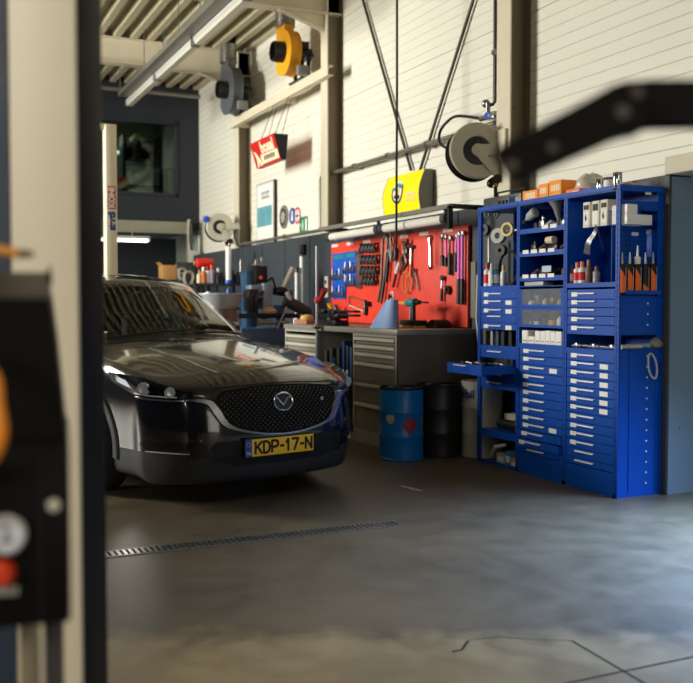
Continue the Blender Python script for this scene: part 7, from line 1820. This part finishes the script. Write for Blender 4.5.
# wheels
for yy in (1.17, 3.76):
    for sg in (1, -1):
        x_ = sg * 0.785; d = Vector((sg, 0, 0)); c = Vector((x_, yy, 0.335))
        m = MB(); m.lathe([(0.225, -0.10), (0.30, -0.108), (0.328, -0.095), (0.335, -0.06), (0.335, 0.06), (0.328, 0.095), (0.30, 0.108), (0.225, 0.10)], c, d, 48, cap=False); w_ = m.build('wheel', RUBBER, car, local=True)
        m = MB(); m.lathe([(0.226, -0.10), (0.20, -0.08), (0.20, 0.06), (0.226, 0.10), (0.232, 0.104)], c, d, 48, cap=False)
        for q in range(10):
            a = q * math.pi / 5; e = Vector((0, math.cos(a), math.sin(a))); n = Vector((0, -math.sin(a), math.cos(a))); o_ = c + d * 0.085
            P = [o_ + e * 0.04 + n * 0.018, o_ + e * 0.04 - n * 0.018, o_ + e * 0.215 - n * 0.014, o_ + e * 0.215 + n * 0.014]
            m.mesh(P + [p - d * 0.03 for p in P], [(0, 1, 2, 3), (7, 6, 5, 4), (0, 4, 5, 1), (1, 5, 6, 2), (2, 6, 7, 3), (3, 7, 4, 0)])
        m.lathe([(0.06, 0.06), (0.06, 0.088), (0.03, 0.096)], c, d, 20); m.build('rim', mat('alloy_rim', (90, 92, 96), 0.3, metal=0.8), w_, local=True)
        m = MB(); m.lathe([(0.15, 0.0), (0.15, 0.02)], c, d, 32); m.build('brake_disc', STEEL, w_, local=True)
        # arch cladding
        m = MB(); vs = []; fs = []; n = 32
        for k in range(n + 1):
            a = R(-8 + 196 * k / n); cy, cz = math.cos(a), math.sin(a)
            for rr, ox in ((0.384, -0.03), (0.384, 0.016), (0.43, 0.014), (0.437, -0.004)):
                yq, zq = yy + rr * cy, 0.335 + rr * cz
                h = BV.ray_cast(Vector((sg * 2, yy + max(rr, 0.40) * cy, 0.335 + max(rr, 0.40) * cz)), Vector((-sg, 0, 0)))
                xb = abs(h[0].x) if h[0] and abs(h[0].x) > 0.6 else 0.84
                vs.append((sg * (xb + ox), yq, zq))
        for k in range(n):
            for j in range(3): fs.append((k * 4 + j, k * 4 + j + 1, (k + 1) * 4 + j + 1, (k + 1) * 4 + j))
        m.mesh(vs, fs); m.build('arch_cladding', CLAD, car, local=True)
m = MB(); m.box((-0.74, 0.55, 0.17), (0.74, 4.0, 0.30), 0.03); m.build('underbody', BLACK, car, local=True)
# door seams and handles
for sg in (1, -1):
    for y_ in (1.68, 2.98):
        m = MB(); pts = []
        for zq in (0.40, 0.5, 0.6, 0.7, 0.8, 0.9, 0.94):
            h = BV.ray_cast(Vector((sg * 2, y_ + (0.0 if y_ < 3.5 else -0.1 * (0.94 - zq)), zq)), Vector((-sg, 0, 0)))
            if h[0]: pts.append(h[0] + Vector((sg * 0.0005, 0, 0)))
        m.tube(pts, 0.0035, 6); m.build('door_seam', KINK, car, local=True)
    for y_ in (2.75, 3.80):
        h = BV.ray_cast(Vector((sg * 2, y_, 0.84)), Vector((-sg, 0, 0)))
        m = MB(); m.tube([h[0] + Vector((sg * a, b_, 0)) for a, b_ in ((-0.005, -0.10), (0.03, -0.08), (0.032, 0.08), (-0.005, 0.10))], 0.014, 8); m.build('door_handle', PAINT, car, local=True)
bo = thing('water_bottle', 'blue topped clear bottle standing on the dashboard behind the windscreen', 'bottle')
rot = Matrix.Rotation(CROT, 4, 'Z')
bo.location = CN + (rot @ Vector((0.19, 1.92, 1.036)))
m = MB(); m.lathe([(0.045, 0), (0.05, 0.005), (0.05, 0.20), (0.03, 0.235), (0.018, 0.25)], (0, 0, 0), (0, 0, 1), 20); m.build('body', mat('bottle_clear', (120, 150, 170), 0.2), bo, local=True)
m = MB(); m.lathe([(0.0515, 0.07), (0.0515, 0.17)], (0, 0, 0), (0, 0, 1), 20, cap=False); m.build('label', mat('bottle_sky', (70, 190, 255), 0.4), bo, local=True)
m = MB(); m.lathe([(0.02, 0.25), (0.02, 0.28)], (0, 0, 0), (0, 0, 1), 14); m.build('cap', WHITE, bo, local=True)
car.location = CN; car.rotation_euler = (0, 0, CROT)
# ================================================================== FOREGROUND
FH = Vector((math.sin(YAW), math.cos(YAW), 0))
FM = Matrix((_cr, FH, Vector((0, 0, 1)))).transposed().to_4x4()      # x: across, y: ahead, z: up
def at(u, v, d): p = Vector((0, 0, EYE)) + _ray(u, v) * d; return p.dot(_cr), p.dot(FH), p.z
def fbuild(m, name, mm, parent): return m.build(name, mm, parent)
# partition behind, dark column
x0 = at(13, 130, 2.75)[0]
m = MB(FM); m.box((-2.4, 2.72, 0), (x0, 2.80, CEIL)); struct('wall_partition', m, mat('partition_navy', (36, 52, 74), 0.55, var=0.06))
xa, xb, xc = at(12, 60, 2.0)[0], at(77.5, 60, 2.0)[0], at(98.5, 60, 2.0)[0]
base = FM @ Vector(((xa + xc) / 2, 2.1, 0))
t = thing('steel_column', 'blurred cream steel column with a dark side standing in the near left foreground', 'column', base)
m = MB(FM); m.box((xa, 2.0, 0.012), (xb, 2.02, CEIL), 0.003); m.build('column', mat('column_cream', (226, 218, 196), 0.45, var=0.06, scale=2), t)
m = MB(FM); m.box((xa + 0.01, 2.021, 0.012), (xb - 0.002, 2.23, CEIL), 0.003); m.build('dark_side', mat('column_dark_side', (16, 14, 12), 0.6, var=0.08, spec=0.1), t)  # column body behind the cream front plate, near black all over
m = MB(FM); m.box((xa - 0.05, 1.95, 0), (xc + 0.05, 2.28, 0.012)); m.build('base_plate', DGREY, t)
# black machine, turned so that its right side lies along the line of sight
D = 1.45
_h = _ray(64, 304); FH2 = Vector((_h.x, _h.y, 0)).normalized(); CR2 = Vector((FH2.y, -FH2.x, 0))
F2 = Matrix((CR2, FH2, Vector((0, 0, 1)))).transposed().to_4x4()
def at2(u, v, d): r_ = _ray(u, v); p = Vector((0, 0, EYE)) + r_ * (d / (r_.x * FH2.x + r_.y * FH2.y)); return p.dot(CR2), p.dot(FH2), p.z
def px(u, v, d=D): q = at2(u, v, d); return q[0], q[2]
base = F2 @ Vector((px(20, 400)[0] - 0.1, D + 0.15, 0))
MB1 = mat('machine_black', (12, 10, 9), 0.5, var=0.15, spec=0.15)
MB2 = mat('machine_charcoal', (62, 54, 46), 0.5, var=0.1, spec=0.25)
t = thing('air_machine', 'blurred black machine with a round gauge and red knob in the left foreground', 'machine', base)
xl = px(-70, 400)[0]
q = [px(50, 298), px(57, 350), px(66, 442)]
m = MB(F2); m.prism([(xl, q[0][1]), (q[0][0], q[0][1]), (q[1][0], q[1][1]), (q[2][0], q[2][1]), (xl, q[2][1])], D, D + 0.36, 'y'); m.build('upper_housing', MB1, t)
zt = px(45, 268)[1]
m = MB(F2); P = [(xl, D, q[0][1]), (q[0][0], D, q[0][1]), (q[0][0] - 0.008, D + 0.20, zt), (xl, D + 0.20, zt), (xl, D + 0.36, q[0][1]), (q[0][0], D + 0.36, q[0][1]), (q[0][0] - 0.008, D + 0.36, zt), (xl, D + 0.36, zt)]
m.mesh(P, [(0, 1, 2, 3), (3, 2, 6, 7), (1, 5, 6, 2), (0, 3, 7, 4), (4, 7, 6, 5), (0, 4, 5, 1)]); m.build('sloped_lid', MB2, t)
m = MB(F2); a, b_ = px(42, 264), px(49, 259); m.prism([(a[0], zt - 0.02), (b_[0] + 0.002, zt - 0.02), (b_[0], px(49, 258.5)[1]), (a[0] + 0.004, zt)], D + 0.18, D + 0.21, 'y'); m.build('corner_lug', MB1, t)
a, b_ = px(69, 440), px(70.5, 617)
m = MB(F2); m.box((xl, D - 0.03, b_[1]), (a[0], D + 0.34, a[1]), 0.008); m.build('control_box', mat('machine_dark_blue', (10, 11, 14), 0.5, var=0.1, spec=0.15), t)
m = MB(F2); s = px(40, 500)[0]; m.box((s, D - 0.031, b_[1] + 0.005), (s + 0.002, D - 0.029, a[1] - 0.005)); m.build('panel_seam', KINK, t)
def dial(name, u, v, r_, pr, mm, par):
    c = at2(u, v, D - 0.03); o = F2 @ Vector((c[0], D - 0.03, c[2])); m = MB(); m.lathe([(r * r_, h) for r, h in pr], o, -FH2, 28); return m.build(name, mm, par), c
g, c = dial('gauge', 6.5, 533.5, 0.0255, [(1.08, 0), (1.08, 0.012), (0.94, 0.014), (0.94, 0.008), (0.02, 0.008)], LGREY, t)
o, _ = dial('gauge_face', 6.5, 533.5, 0.0255, [(0.93, 0.0085), (0.02, 0.009)], mat('gauge_white', (214, 220, 232), 0.4), g)
m = MB(F2); m.box((c[0] - 0.0012, D - 0.041, c[2] - 0.004), (c[0] + 0.0012, D - 0.040, c[2] + 0.017)); m.box((c[0] - 0.008, D - 0.041, c[2] - 0.010), (c[0] + 0.008, D - 0.040, c[2] - 0.006)); m.build('needle', KINK, g)
dial('knob', 2, 572, 0.016, [(1.2, 0), (1.2, 0.006), (0.9, 0.02), (0.7, 0.022)], mat('knob_red_orange', (214, 64, 30), 0.4), t)
dial('round_button', 54, 505, 0.0085, [(1.1, 0), (1.0, 0.006), (0.4, 0.008)], mat('button_pale', (196, 198, 180), 0.4), t)
c = at2(5, 591, D - 0.0305); dashes('print', 5, 0.038, 0.014, F2 @ Vector((c[0], D - 0.0318, c[2])), CR2, (0, 0, 1), LGREY, t, 3, 0.002)
for (u0, u1, mm) in ((18, 34, mat('leg_sand', (130, 120, 98), 0.5)), (43, 63, mat('leg_grey', (52, 50, 50), 0.5))):
    m = MB(F2); a0, a1 = px(u0, 650)[0], px(u1, 650)[0]; m.box((a0, D + 0.02, 0), (a1, D + 0.05, px(0, 616)[1]), 0.003); m.build('leg', mm, t)
    m = MB(F2); m.box((a0, D + 0.28, 0), (a1, D + 0.31, px(0, 616)[1]), 0.003); m.build('leg', mm, t)
m = MB(F2); pts = [(px(u, v)[0], D - 0.035 - dd, px(u, v)[1]) for u, v, dd in ((-30, 350, 0), (-5, 372, 0.03), (0, 400, 0.04), (3, 430, 0.04), (-10, 455, 0.03), (-40, 470, 0))]
m.tube(smooth_path(pts), 0.011, 10); m.build('orange_lead', mat('lead_orange', (250, 150, 20), 0.4), t)
m = MB(F2); pts = [(px(u, v)[0], D + 0.1, px(u, v)[1]) for u, v in ((-40, 262), (-20, 246), (0, 247.5), (16, 250))]
m.tube(smooth_path(pts), 0.0075, 10); g = m.build('air_gun', mat('lead_amber', (226, 156, 60), 0.4), t)
m = MB(F2); pts = [(px(u, v)[0], D + 0.1, px(u, v)[1]) for u, v in ((16, 250), (24, 250.5), (32, 251))]; m.tube(pts, [0.0075, 0.006, 0.004], 10); m.build('gun_tip', mat('tip_brown', (96, 74, 54), 0.5), g)
m = MB(F2); a = px(-20, 246); m.box((a[0] - 0.006, D + 0.094, zt - 0.004), (a[0] + 0.006, D + 0.106, a[1] - 0.004)); m.build('gun_holder', MB1, g)
# jointed dark arm on the right, carried by a post outside the frame
D = 1.25
ARM = mat('arm_black', (12, 9, 8), 0.55, var=0.1, spec=0.15)
xp = 1.15
t = thing('swing_arm', 'blurred black jointed swing arm reaching in from the right above the blue cabinet', 'arm', FM @ Vector((xp, D, 0)))
def armpoly(name, uv, th, mm=ARM, d=D):
    m = MB(FM); m.prism([px(u, v, d) for u, v in uv], d - th / 2, d + th / 2, 'y')
    bmesh.ops.bevel(m.bm, geom=m.bm.edges[:], offset=0.006, segments=2, affect='EDGES', clamp_overlap=True)
    return m.build(name, mm, t)
D0 = D; px = lambda u, v, d=D0: (at(u, v, d)[0], at(u, v, d)[2])
armpoly('fore_arm', [(493, 153), (497, 149), (592, 99), (606, 90), (628, 89), (640, 108), (641, 128), (634, 137), (612, 138), (529, 178), (520, 181), (509, 176)], 0.045)
armpoly('upper_arm', [(604, 92), (612, 87), (640, 86), (1230, 80), (1230, 124), (645, 124), (632, 128), (614, 132), (604, 120)], 0.050, ARM, D + 0.0505)
def bolt(u, v, r_, nm='bolt', par=None): c = at(u, v, D - 0.024); m = MB(); o = FM @ Vector((c[0], D - 0.0225, c[2])); m.lathe([(r_, 0), (r_ * 0.9, 0.006), (0.001, 0.007)], o, -FH, 14); m.build(nm, mat('bolt_dull', (70, 66, 62), 0.5), t)
bolt(620, 114, 0.010); bolt(551, 149, 0.007); bolt(511, 167, 0.008); bolt(634, 95, 0.008)
m = MB(FM); m.cyl((xp, D + 0.05, 0), (xp, D + 0.05, px(0, 70)[1]), 0.045); m.build('post', ARM, t)
m = MB(FM); m.box((xp - 0.2, D - 0.15, 0), (xp + 0.2, D + 0.25, 0.012)); m.build('base_plate', ARM, t)
